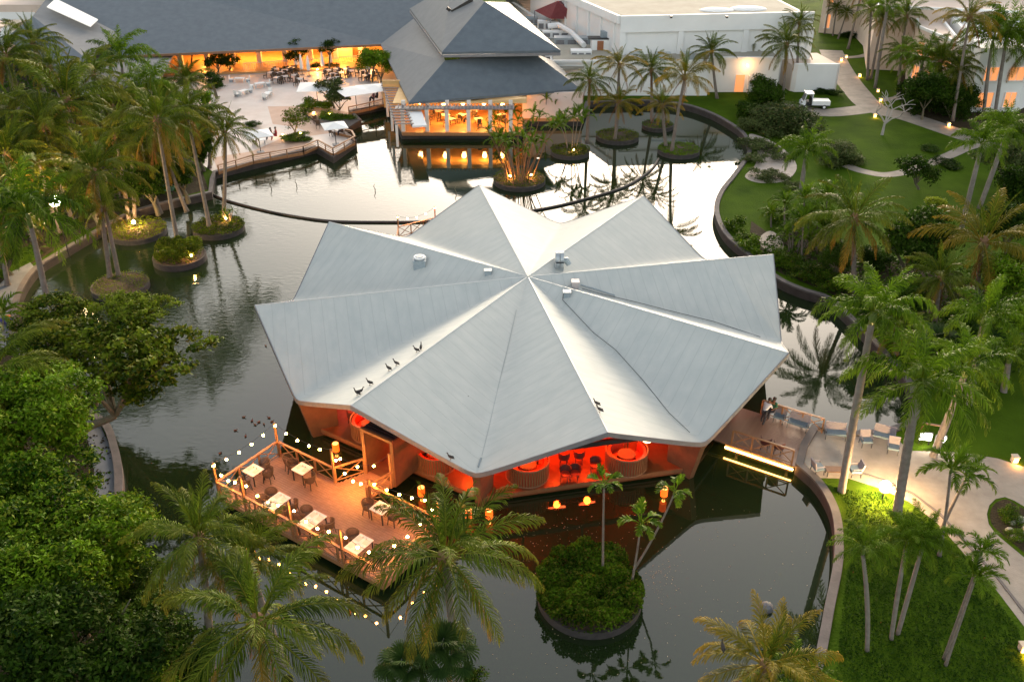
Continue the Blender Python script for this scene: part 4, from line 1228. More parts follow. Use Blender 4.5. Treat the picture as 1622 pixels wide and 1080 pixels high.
# ---- white hall and annex (right of centre)
wh = thing('white_hall', 'large windowless white hall with tan flat roof and recessed panels', 'building', (40, 135, 0))
zt = 9.5
cA = g(983, 26, zt); cB = g(1289, 19, zt); cC = g(912, -4, zt)
dAB = (cB-cA).normalized(); nAB = Vector((-dAB.y, dAB.x, 0)); dAC = (cC-cA).normalized(); 
backA = cC; backB = cB+nAB*26
pl_ = [(cA.x, cA.y), (cB.x, cB.y), (backB.x, backB.y), (cA.x+dAC.x*30, cA.y+dAC.y*30)]
q = MB(); q.prism(pl_, GZ, zt-.6); q.build('wall', M_white, wh)
ins = [(cA.x+1, cA.y+1), (cB.x-1, cB.y+1), (backB.x-1, backB.y-1), (pl_[3][0]+1, pl_[3][1]-1)]
q = MB(); q.prism(ins, zt-.59, zt-.35); q.build('roof', M_whitedirty, wh)
def band(a, b, z0, z1, th, name, m_, par, off=0.0):
    a = Vector(a); b = Vector(b); d = (b-a); d.z = 0; d.normalize(); nn = Vector((d.y, -d.x, 0))
    a = a+nn*off; b = b+nn*off
    q = MB(); q.bar(Vector((a.x, a.y, (z0+z1)/2)), Vector((b.x, b.y, (z0+z1)/2)), th, z1-z0); return q.build(name, m_, par)
band(cA, cB, zt-1.9, zt+.05, .5, 'parapet', M_white, wh, .12)
band(Vector(pl_[3]+(0,)), cA, zt-.9, zt+.05, .5, 'parapet', M_white, wh, .12)
L_ab = (cB-cA).length
for f in (0, .30, .64, .985):
    p = cA+dAB*(L_ab*f+ .35); band(p-dAB*.35, p+dAB*.35, GZ, zt-1.91, .45, 'pilaster', M_white, wh, .10)
L_ac = 24
for i in range(6):
    p = cA+dAC*(1.2+i*3.8); band(p+dAC*.3, p, GZ, zt-1.0, .3, 'pilaster', M_white, wh, .08)
for x, y, r_ in ((1135, 16, 2.0), (1185, 14, 2.2)):
    p = g(x, y, zt-.3); q = MB(); q.ball((p.x, p.y, zt-.35), r_, 20, 8, (1.1, .6, .16)); q.build('roof_dome_light', M_white, wh)
for x in (1063, 1151):
    p = at(x, 27, cA.y-.3); q = MB(); q.box((p.x, p.y-.1, p.z), (.25, .4, .25)); q.build('wall_lamp', M_black, wh)
# stair box with brown door on the left of the hall
sb = g(952, 84, 4.6)
q = MB(); q.box((sb.x, sb.y+1.5, 3.4), (2.4, 2.4, 5.4)); q.build('stair_box', M_white, wh)
q = MB(); q.box((sb.x-.1, sb.y+.27, 4.9), (.8, .06, 2.2)); q.build('door', mat('brown_door', (.32, .12, .05), rough=.6), wh)
q = MB(); q.box((sb.x-.2, sb.y+1.2, 6.2), (2.9, 1.6, .12)); q.build('canopy', M_black, wh)
q = MB(); q.box((sb.x+.5, sb.y+1.4, 6.6), (1.1, .9, .7)); q.build('air_handler', M_ventpaint, wh)

an = thing('white_annex', 'long low white annex wall along the lake with a lit doorway', 'building', (30, 115, 0))
a0 = g(880, 178, GZ); a1 = g(1110, 158, GZ); a2 = g(1212, 150, GZ)
zt2 = 4.9
Yan = 113.5
X0 = at(872, 120, Yan).x; X1 = at(1232, 120, Yan+2).x
q = MB(); q.prism([(X0, Yan), (X0+19.5, Yan), (X0+19.5, Yan+9), (X0, Yan+9)], -1.5, zt2-.2); q.build('wall', M_white, an)
q = MB(); q.prism([(X0+19.6, Yan+1.6), (X1, Yan+1.6), (X1, Yan+9), (X0+19.6, Yan+9)], GZ, zt2-.2); q.build('wall', M_white, an)
q = MB(); q.prism([(X0+.3, Yan+.3), (X1-.3, Yan+1.9), (X1-.3, Yan+8.7), (X0+.3, Yan+8.7)], zt2-.19, zt2-.05); q.build('roof', M_whitedirty, an)
q = MB(); q.bar((X0, Yan-.05, zt2-.1), (X0+19.5, Yan-.05, zt2-.1), .35, .3); q.build('parapet', M_white, an)
q = MB(); q.bar((X0+19.6, Yan+1.55, zt2-.1), (X1, Yan+1.55, zt2-.1), .35, .3); q.build('parapet', M_white, an)
q = MB(); q.box((X0+10, Yan-.04, -.6), (18.5, .12, 1.8)); q.build('waterline_band', M_wallface, an)
dpx = g(1177, 150, GZ)
dx_ = at(1172, 128, Yan+1.55).x
q = MB(); q.box((dx_, Yan+1.58, 1.7), (1.1, .12, 2.1)); q.build('door', M_winlit, an)
q = MB(); q.box((dx_+1.0, Yan+1.2, 1.7), (.08, .9, 2.2)); q.build('door_leaf', M_white, an)
q = MB(); q.ball((dx_+.6, Yan+1.2, 4.0), .16, 10, 6); q.build('wall_lamp', M_lampwhite, an)
l_ = lamp('door_light', (dx_+.6-30, Yan+.6-115, 3.9), (1.0, .50, .18), 26, .2); l_.parent = an
for x, w in ((1050, 1.8), (1005, 1.2), (1090, 1.4)):
    p = g(x, 92, zt2); q = MB(); q.box((p.x, p.y, zt2+.3), (w, 1.0, .7)); q.build('roof_unit', M_galv, an)
# blank gable wall behind the cart
Yg = g(1300, 146, GZ).y
gw = thing('blank_white_wall', 'tall blank white garden wall behind the utility cart', 'wall', (at(1290, 120, Yg).x, Yg, 0))
x0_ = at(1262, 120, Yg).x; x1_ = at(1325, 120, Yg).x; zt3 = at(1300, 102, Yg).z
q = MB(); q.prism([(x0_, Yg), (x1_, Yg), (x1_+.4, Yg+.5), (x0_-.4, Yg+.5)], GZ-.2, zt3); q.build('wall', M_white, gw)
q = MB(); q.prism([(x0_-.5, Yg+.5), (x1_+.4, Yg+.5), (x1_-.6, Yg+7), (x0_-1.5, Yg+7)], GZ, zt3-.25); q.build('side_building', M_peach, gw)

# rooftop plant between restaurant and hall
pu = thing('rooftop_plant', 'white ducts and machinery on the flat roof between restaurant and hall', 'ventilation plant', (12, 122, 4))
fr_ = [g(800, -5, 4.2), g(905, 0, 4.2), g(950, 88, 4.2), g(985, 98, 4.2), g(870, 112, 4.2), g(820, 60, 4.2)]
slab(fr_, .3).build('flat_roof', M_whitedirty, pu)
for (px_, py_, w, d, h, m_) in ((868, 48, 3.0, 1.2, 1.3, M_white), (880, 60, 3.6, 1.1, .9, M_white), (905, 72, 4.6, 1.6, 1.1, M_galv), (892, 95, 4.6, .6, .5, M_white),
                              (920, 92, 2.6, 1.5, 1.0, M_white), (935, 98, 2.0, 1.2, .5, M_galv), (860, 92, 2.0, 1.4, 1.2, M_ventpaint), (842, 38, 1.8, 1.4, .9, M_ventpaint), (855, 70, 2.2, .9, .5, M_galv)):
    p = g(px_, py_, 4.25); q = MB(); q.box((p.x, p.y, 4.25+h/2), (w, d, h)); q.build('duct', m_, pu)
    for i in range(3):
        q = MB(); q.box((p.x-w/2+w*(i+.5)/3, p.y-d/2-.03, 4.25+h*.5), (w/3*.7, .05, h*.55)); q.build('louvre', M_fascia, pu)
q = MB(); q.tube([g(868, 42, 5.6), g(885, 40, 5.8), g(905, 52, 5.6), g(925, 72, 5.2)], .35, 8); q.build('duct', M_white, pu)
q = MB(); q.prism([g(862, 104, 0)[:2], g(975, 96, 0)[:2], g(975, 92, 0)[:2], g(865, 98, 0)[:2]], 3.0, 3.1); 
# maroon tent over the planked terrace
tn = thing('maroon_canopy', 'maroon four sided fabric canopy on the rear terrace left of the white hall', 'canopy', g(880, 30, 4.3))
base = [g(847, 17, 6.2), g(872, 30, 6.2), g(918, 30, 6.2), g(915, 2, 6.2)]; apx = g(883, 2, 8.6)
M_maroon = mat('maroon_canvas', (.16, .03, .035), (.20, .045, .05), rough=.8, scale=2)
for i in range(4):
    q = MB(); poly(q, [base[i], base[(i+1) % 4], apx]); q.v += [(x, y, z-.05) for x, y, z in q.v]; q.f.append((5, 4, 3)); q.build('canopy_panel', M_maroon, tn)
for p in base: q = MB(); q.bar((p.x, p.y, 4.3), p, .12); q.build('pole', M_fascia, tn)
tr = thing('planked_terrace', 'planked rear terrace with striped boards under the maroon canopy', 'terrace', g(860, 25, 4.3))
tq = [g(812, 8, 4.4), g(858, 38, 4.4), g(915, 38, 4.4), g(915, -8, 4.4), g(812, -8, 4.4)]
M_tplank = mat('pale_terrace_boards', (.42, .27, .18), (.52, .36, .26), rough=.7, scale=3)
ya, yb = g(860, 38, 4.4).y, g(860, -8, 4.4).y
nn_ = 16
for i in range(nn_):
    y = ya+(yb-ya)*(i+.5)/nn_; xa = g(812, 0, 4.4).x+(nn_-i)*.42*.0+max(0, (nn_-1-i))*.25; xb = g(915, 10, 4.4).x
    q = MB(); q.box(((xa+xb)/2, y, 4.42), (xb-xa, (yb-ya)/nn_*.62, .1)); q.build('plank', M_tplank, tr)
q = MB(); q.prism([(p.x, p.y) for p in tq], 4.1, 4.34); q.build('slab', M_whitedirty, tr)
q = MB(); q.bar(g(812, 8, 4.6), g(858, 38, 4.6), .5, .8); q.bar(g(858, 39, 4.6), g(915, 39, 4.6), .5, .8); q.build('parapet', M_white, tr)
l_ = lamp('canopy_light', (2, 0, 1.2), WARM, 40, .2); l_.parent = tr

# ---- apartment blocks on the right
def block(name, label, corners, ztop, m_, wins, par_cat='apartment building', lit=True):
    """prism building; wins: list of (edge index, along, z, w, h, lit)"""
    cx_ = sum(c[0] for c in corners)/len(corners); cy_ = sum(c[1] for c in corners)/len(corners)
    t = thing(name, label, par_cat, (cx_, cy_, 0))
    MB().prism(corners, GZ-.1, ztop).build('wall', m_, t)
    for i in range(len(corners)):
        a = Vector((*corners[i], ztop)); b = Vector((*corners[(i+1) % len(corners)], ztop))
        d = (b-a).normalized(); nn = Vector((d.y, -d.x, 0))
        q = MB(); q.bar(a-nn*.1+Vector((0, 0, .16)), b-nn*.1+Vector((0, 0, .16)), .3, .31); q.build('parapet', M_white, t)
    for (e, al, z, w, h, lt) in wins:
        if al+w/2+.2 > (Vector(corners[(e+1) % len(corners)])-Vector(corners[e])).length: continue
        a = Vector((*corners[e], z)); b = Vector((*corners[(e+1) % len(corners)], z)); d = (b-a).normalized(); nn = Vector((d.y, -d.x, 0))
        c = a+d*al+nn*.03
        q = MB(); q.bar(c-d*w/2, c+d*w/2, .10, h); wdw = q.build('window', M_winlit if lt else M_windark, t)
        org = Vector(t.location)
        for s_ in (-1, 1):
            q = MB(); q.bar(c+d*s_*w/2+nn*.06-Vector((0, 0, h/2+.06)), c+d*s_*w/2+nn*.06+Vector((0, 0, h/2+.06)), .10, .12); link('frame', q.mesh('frame', M_white, org), wdw)
        q = MB(); q.bar(c-d*(w/2+.1)+nn*.12-Vector((0, 0, h/2)), c+d*(w/2+.1)+nn*.12-Vector((0, 0, h/2)), .28, .10); link('sill', q.mesh('sill', M_white, org), wdw)
        q = MB(); q.bar(c+nn*.06-Vector((0, 0, h/2)), c+nn*.06+Vector((0, 0, h/2)), .06, .05); link('frame', q.mesh('frame', M_white, org), wdw)
    return t
# right block by the edge, three storeys
b1a = g(1400, 128, GZ); b1b = g(1528, 178, GZ); 
pA = g(1530, 178, GZ); pB = g(1612, 183, GZ)
Bx = [(g(1395, 118, GZ).x+3, g(1395, 118, GZ).y), (pA.x-9, pA.y+4.5), (pA.x, pA.y), (pB.x, pB.y+1), (pB.x+10, pB.y+14), (pB.x-8, pB.y+26)]
p1_ = [(pA.x, pA.y), (pB.x+.5, pB.y+1.5), (pB.x+16, pB.y+16), (pA.x+4, pA.y+18)]
block('apartment_block', 'white apartment block with glowing peach windows at the right edge', p1_, 7.6, M_white,
      [(0, 1.8, 2.0, 1.9, 1.7, True), (0, 4.8, 2.0, 1.4, 1.7, True), (0, 1.8, 5.0, 1.7, 1.5, True), (0, 4.8, 5.0, 1.9, 1.5, True)])
l2 = g(1434, 126, GZ)
p2_ = [(l2.x, l2.y), (pA.x-.3, pA.y+4.0), (pA.x+3.6, pA.y+20), (l2.x+6, l2.y+16)]
block('apartment_block', 'shaded apartment wing behind the roadside thicket', p2_, 7.2, M_peach,
      [(0, 2.2, 2.0, 1.6, 1.6, True), (0, 5.0, 2.0, 1.6, 1.6, True), (0, 8.3, 1.9, 1.9, 1.9, True), (0, 2.2, 5.0, 1.6, 1.5, True), (0, 5.2, 5.0, 1.4, 1.5, True), (0, 8.6, 5.0, 1.8, 1.5, True)])
qA = g(1378, 56, GZ); qB = g(1432, 66, GZ)
p3_ = [(qA.x+.5, qA.y-16), (qB.x-6, qB.y-20), (qB.x+15, qB.y-12), (qB.x+14, qB.y+4), (qA.x+2, qA.y+6)]
qa = g(1368, 74, GZ); qb = g(1436, 84, GZ)
p3_ = [(qa.x, qa.y), (qb.x, qb.y), (qb.x+20, qb.y+1), (qb.x+24, qb.y+22), (qa.x+3, qa.y+24)]
block('apartment_block', 'stepped beige apartment block behind the pale palm cluster', p3_, 11.4, M_peach,
      [(0, 1.8, 2.6, 1.4, 1.6, True), (0, 5.2, 2.6, 1.4, 1.6, True), (0, 1.8, 5.6, 1.4, 1.6, False), (0, 5.2, 5.6, 1.4, 1.6, True), (0, 1.8, 8.8, 1.4, 1.5, True), (0, 5.2, 8.8, 1.4, 1.5, True), (0, 15.5, 2.2, 1.5, 1.8, True), (0, 5.5, 6.2, 1.6, 1.8, False), (0, 8.8, 5.8, 1.7, 2.2, True), (0, 9.2, 2.2, 1.7, 1.8, True), (1, 3, 5.8, 1.8, 1.8, True), (1, 7, 5.8, 1.8, 1.8, True), (1, 11, 5.8, 1.6, 1.8, False), (1, 3, 2.4, 1.8, 1.8, True)])
ra = g(1296, 52, GZ); rb = g(1368, 58, GZ)
p4_ = [(ra.x, ra.y), (rb.x-1, rb.y), (rb.x+10, rb.y+14), (ra.x+6, ra.y+16)]
block('apartment_block', 'peach apartment wing with a lit corner, behind the two small thin palms', p4_, 10.5, M_peach,
      [(0, 1.2, 2.4, .8, 2.0, True), (0, 1.2, 6.0, .8, 1.6, True), (0, 9.4, 6.0, 1.3, 1.8, True), (0, 9.4, 2.6, 1.3, 1.8, False)])
qd = g(1480, 30, 8)
p5_ = [(qd.x-6, qd.y+4), (qd.x+40, qd.y-6), (qd.x+46, qd.y+18), (qd.x, qd.y+24)]
block('apartment_block', 'far apartment block along the top edge at the right', p5_, 8.6, M_peach,
      [(0, 6+5*i, 5.6, 1.8, 2.0, i % 3 != 2) for i in range(8)])
# long low slab behind everything on the left and middle (service wing beyond the frame)
# ================================================================ vegetation
M_frond = leafmat('frond_green', (.010, .030, .003), (.11, .165, .012), tip=(.30, .20, .03), rough=.5)
M_frond_y = leafmat('frond_yellowing', (.10, .09, .015), (.20, .14, .022), tip=(.40, .17, .025), rough=.5)
M_frond_d = leafmat('frond_dead', (.13, .06, .02), (.22, .10, .03), tip=(.30, .12, .03), rough=.7)
M_frond_r = leafmat('frond_royal', (.010, .040, .002), (.13, .23, .010), tip=(.20, .22, .03), rough=.5)
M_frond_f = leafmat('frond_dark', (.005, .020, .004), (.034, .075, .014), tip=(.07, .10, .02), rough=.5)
M_bark = mat('palm_bark', (.13, .105, .085), (.22, .185, .155), rough=.9, scale=5, bump=.02, bscale=14, detail=6)
M_bark_r = mat('royal_bark', (.15, .125, .105), (.24, .21, .185), rough=.85, scale=3, bump=.012, bscale=10, detail=6)
M_shaft = mat('crownshaft_green', (.10, .16, .03), (.15, .21, .05), rough=.4, scale=3)
M_boot = mat('leaf_boots', (.13, .07, .035), (.24, .13, .06), rough=.9, scale=9, bump=.03)
M_nut = mat('coconut_husk', (.22, .12, .03), (.30, .19, .05), rough=.6, scale=5)
M_wood = mat('tree_bark', (.09, .10, .05), (.16, .12, .09), rough=.95, scale=6, bump=.03, bscale=14)

def frond_mesh(name, m, Lr=4.0, e0=40, droop=90, nleaf=46, ll=.85, hang=.9, width=.055, sweep=40, vlift=20, tipcol=.5, multi=False, start=.16, pw=1.5, seed=0, twist=0.0, segs=3):
    rg = np.random.default_rng(seed)
    n = 40; ts = np.linspace(0, 1, n+1)
    ang = R(e0)-R(droop)*ts**pw
    ds = Lr/n
    X = np.concatenate([[0], np.cumsum(np.cos(ang[:-1])*ds)]); Z = np.concatenate([[0], np.cumsum(np.sin(ang[:-1])*ds)])
    Yc = twist*ts**2*Lr
    V = []; F = []; C = []
    # rachis, a flat triangular rib
    step = 4
    idx = list(range(0, n+1, step))
    for q in idx:
        w = .055*(1-ts[q]*.85); a = ang[q]
        nx, nz = -math.sin(a), math.cos(a)
        base = len(V)
        V += [(X[q], Yc[q]-w, Z[q]), (X[q]+nx*w*.5, Yc[q], Z[q]+nz*w*.5), (X[q], Yc[q]+w, Z[q]), (X[q]-nx*w*.9, Yc[q], Z[q]-nz*w*.9)]
        C += [(.95, .25)]*4
        if q:
            b0 = base-4
            for k in range(4):
                k2 = (k+1) % 4
                F.append((b0+k, b0+k2, base+k2, base+k))
    # leaflets
    for i in range(nleaf):
        t = start+(1-start)*(i+.5)/nleaf; t = min(.995, t+rg.normal(0, .003))
        fx = np.interp(t, ts, X); fz = np.interp(t, ts, Z); fy = twist*t*t*Lr; a = np.interp(t, ts, ang)
        T = np.array([math.cos(a), 0, math.sin(a)]); Nn = np.array([-math.sin(a), 0, math.cos(a)])
        prof = (math.sin(math.pi*min(1, (t-start)/(1-start)*.82+.16)))**.55
        for s in (-1, 1):
            l = ll*prof*rg.uniform(.85, 1.1)
            sw = R(sweep+28*t+rg.normal(0, 5))
            vl = R(vlift+rg.normal(0, 7)) if not multi else R(rg.choice([-35, 5, 45])+rg.normal(0, 8))
            S = np.array([0, s, 0])
            d = (S*math.cos(vl)+Nn*math.sin(vl))*math.cos(sw)+T*math.sin(sw)
            p = np.array([fx, fy, fz]); hg = hang*rg.uniform(.7, 1.25)
            wv_ = T*.75+Nn*.25*rg.uniform(-1, 1)
            wd = width*rg.uniform(.8, 1.15)
            var = rg.uniform(.2, .8); b = len(V)
            tipw = max(0, tipcol*(t-.45)*1.0)+rg.uniform(0, .08)*tipcol
            lens = [.0, .30, .38, .32] if segs == 3 else [0, .5, .5]
            ws = [.6, 1.0, .8] if segs == 3 else [.8, .9]
            for j in range(segs):
                p = p + d*l*lens[j]
                if j: d = d+np.array([0, 0, -hg*.45]); d = d/np.linalg.norm(d)
                w = wd*ws[j]
                V += [tuple(p-wv_*w*.5), tuple(p+wv_*w*.5)]
                C += [(var, min(1, tipw*(.4+.3*j)))]*2
            d = d+np.array([0, 0, -hg*.5]); d /= np.linalg.norm(d)
            p = p+d*l*lens[-1]
            V += [tuple(p), tuple(p)]; C += [(var, min(1, tipw*1.5))]*2
            for j in range(segs): F.append((b+2*j, b+2*j+1, b+2*j+3, b+2*j+2))
    return np_mesh(name, np.array(V), np.array(F), m, np.array(C))

# coconut fronds by age: (start elevation, droop)
COCO = []
for sd in (0, 1):
    COCO.append([
        frond_mesh('frond_leaf', M_frond, 3.6, 82, 22, 46, .62, .35, .095, 55, 25, .15, seed=10+sd, twist=.02),
        frond_mesh('frond_leaf', M_frond, 4.1, 66, 62, 52, .9, .9, .085, 45, 22, .35, seed=20+sd, twist=.03-.06*sd),
        frond_mesh('frond_leaf', M_frond, 4.3, 48, 80, 54, 1.0, 1.3, .085, 40, 20, .5, seed=30+sd, twist=-.03+.06*sd),
        frond_mesh('frond_leaf', M_frond, 4.4, 30, 80, 54, 1.08, 1.7, .085, 38, 14, .6, seed=40+sd, twist=.03),
        frond_mesh('frond_leaf', M_frond, 4.3, 8, 72, 54, 1.08, 1.8, .085, 38, 8, .8, seed=50+sd, twist=-.02),
        frond_mesh('frond_leaf', M_frond, 4.2, -18, 58, 54, 1.0, 1.6, .08, 38, 4, 1.0, seed=60+sd),
        frond_mesh('frond_leaf', M_frond_y, 3.9, -42, 40, 46, .85, .8, .09, 42, 0, 1.1, seed=70+sd),
        frond_mesh('frond_leaf', M_frond_d, 3.5, -64, 22, 40, .65, .6, .050, 50, 0, 1.0, seed=80+sd)])
ROYAL = []
for sd in (0, 1):
    ROYAL.append([
        frond_mesh('frond_leaf', M_frond_r, 2.9, 84, 30, 44, .55, .7, .085, 45, 20, .2, multi=True, seed=110+sd),
        frond_mesh('frond_leaf', M_frond_r, 3.3, 66, 85, 52, .70, 1.1, .085, 32, 20, .35, multi=True, seed=120+sd),
        frond_mesh('frond_leaf', M_frond_r, 3.5, 48, 105, 56, .75, 1.3, .085, 30, 20, .45, multi=True, seed=130+sd),
        frond_mesh('frond_leaf', M_frond_r, 3.5, 28, 100, 56, .75, 1.4, .085, 30, 10, .5, multi=True, seed=140+sd),
        frond_mesh('frond_leaf', M_frond_r, 3.3, 5, 85, 52, .70, 1.3, .085, 32, 10, .7, multi=True, seed=150+sd),
        frond_mesh('frond_leaf', M_frond_r, 3.0, -20, 65, 48, .65, 1.1, .05, 34, 10, .9, multi=True, seed=160+sd)])
M_frond_g = leafmat('frond_golden', (.045, .060, .006), (.17, .155, .014), tip=(.50, .27, .03), rough=.5)
GOLD = []
for sd in (0, 1):
    GOLD.append([
        frond_mesh('frond_leaf', M_frond, 3.6, 82, 22, 46, .62, .35, .085, 55, 25, .15, seed=610+sd, twist=.02),
        frond_mesh('frond_leaf', M_frond_g, 4.1, 60, 62, 52, .9, .9, .085, 45, 22, .7, seed=620+sd, twist=.03-.06*sd),
        frond_mesh('frond_leaf', M_frond_g, 4.4, 34, 80, 54, 1.05, 1.5, .085, 38, 14, 1.0, seed=640+sd, twist=.03),
        frond_mesh('frond_leaf', M_frond_g, 4.3, 6, 72, 54, 1.05, 1.6, .085, 38, 8, 1.2, seed=650+sd, twist=-.02),
        frond_mesh('frond_leaf', M_frond_d, 3.7, -58, 26, 42, .75, .8, .07, 48, 0, 1.0, seed=680+sd)])
# short, stiffly arched fronds of the small Christmas palms
SMALL = []
for sd in (0, 1):
    SMALL.append([
        frond_mesh('frond_leaf', M_frond_r, 1.5, 80, 40, 24, .42, .35, .10, 40, 30, .3, seed=210+sd, segs=2),
        frond_mesh('frond_leaf', M_frond_r, 1.7, 60, 95, 26, .48, .5, .10, 36, 30, .4, seed=220+sd, segs=2),
        frond_mesh('frond_leaf', M_frond_r, 1.8, 38, 110, 26, .50, .6, .10, 34, 26, .6, seed=230+sd, segs=2),
        frond_mesh('frond_leaf', M_frond_r, 1.7, 12, 90, 26, .48, .6, .10, 34, 20, .9, seed=240+sd, segs=2)])
# broad, blunt leaflets (fishtail like) of the slim island palms
BLUNT = []
for sd in (0, 1):
    BLUNT.append([
        frond_mesh('frond_leaf', M_frond_r, 1.25, 75, 40, 9, .42, .25, .22, 30, 25, .3, start=.35, seed=310+sd, segs=2),
        frond_mesh('frond_leaf', M_frond_r, 1.35, 50, 95, 9, .46, .35, .24, 28, 20, .5, start=.35, seed=320+sd, segs=2),
        frond_mesh('frond_leaf', M_frond_r, 1.35, 25, 100, 9, .46, .45, .24, 28, 15, .8, start=.35, seed=330+sd, segs=2)])
def fan_mesh(seed, m, petiole=.9, rad=.75, nseg=30, droop=.5):
    rg = np.random.default_rng(seed); V = []; F = []; C = []
    a0 = R(55)
    # petiole
    P0 = np.zeros(3); P1 = np.array([math.cos(a0), 0, math.sin(a0)])*petiole
    for P_ in (P0, P1):
        for dy, dz in ((-.015, 0), (.015, 0), (0, .02)): V.append((P_[0], P_[1]+dy, P_[2]+dz)); C.append((.6, .1))
    F += [(0, 1, 4, 3), (1, 2, 5, 4), (2, 0, 3, 5)]
    for i in range(nseg):
        a = R(-125)+R(250)*i/(nseg-1)
        d = np.array([math.cos(a)*math.cos(a0*.35), math.sin(a), math.cos(a)*math.sin(a0*.35)])
        side = np.array([-math.sin(a), math.cos(a), 0])
        l = rad*rg.uniform(.88, 1.08)*(1-.15*abs(a)/2.2)
        b = len(V); p = P1.copy(); var = rg.uniform(.2, .8)
        fold = .03*(1 if i % 2 else -1)
        for j, (f_, w) in enumerate(((0, .01), (.45, .065), (.8, .045))):
            q = P1+d*l*f_+np.array([0, 0, -droop*l*f_**3*.5+fold*f_])
            V += [tuple(q-side*w*.5), tuple(q+side*w*.5)]; C += [(var, .1*j)]*2
        q = P1+d*l+np.array([0, 0, -droop*l*.75])
        V += [tuple(q), tuple(q)]; C += [(var, .5)]*2
        for j in range(3): F.append((b+2*j, b+2*j+1, b+2*j+3, b+2*j+2))
    return np_mesh('fan_leaf', np.array(V), np.array(F), m, np.array(C))
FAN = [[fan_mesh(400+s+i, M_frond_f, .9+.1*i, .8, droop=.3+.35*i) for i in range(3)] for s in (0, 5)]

CROWNS = {
    'coconut': (COCO, [(0, 4), (1, 5), (2, 5), (3, 5), (4, 5), (5, 5), (6, 3), (7, 1)], 3.8),
    'coconut_old': (COCO, [(0, 3), (1, 4), (2, 4), (3, 5), (4, 5), (5, 5), (6, 4), (7, 2)], 3.8),
    'coconut_gold': (GOLD, [(0, 3), (1, 6), (2, 7), (3, 7), (4, 2)], 3.8),
    'royal': (ROYAL, [(0, 2), (1, 4), (2, 5), (3, 5), (4, 5), (5, 2)], 2.8),
    'small': (SMALL, [(0, 3), (1, 4), (2, 5), (3, 3)], 1.55),
    'blunt': (BLUNT, [(0, 2), (1, 4), (2, 3)], 1.35),
}
PALM_GROUPS = {'coconut': 'coconut palms around the lake', 'coconut_old': 'coconut palms around the lake', 'coconut_gold': 'coconut palms around the lake', 'royal': 'royal palms around the lake',
               'small': 'small slender palms on the lawns', 'blunt': 'slim palms on the foreground island', 'fan': 'fan palms'}
def crown_fronds(t, kind, c, s, az0, seed):
    rg = random.Random(seed)
    sets, plan, base = CROWNS[kind]
    k = 0
    for age, num in plan:
        for i in range(num):
            az = az0+k*2.39996+rg.uniform(-.25, .25); k += 1
            me = sets[rg.randrange(2)][age]
            sc = s*rg.uniform(.90, 1.10)
            off = Vector((math.cos(az), math.sin(az), 0))*.10*s
            link('frond', me, t, Vector(c)+off, (rg.uniform(-.25, .25), rg.uniform(-.14, .14), az), (sc, sc, sc*rg.uniform(.9, 1.05)))
def trunk_pts(b, c, bend, n=12):
    """a trunk that leaves the ground leaning and straightens, sideways bow"""
    b = Vector(b); c = Vector(c); d = c-b
    side = Vector((d.x, d.y, 0))
    out = []
    for i in range(n+1):
        t = i/n
        p = b+d*t
        p += side*(bend*(t-t*t)*1.0)
        out.append(p)
    return out
PALM_N = 0
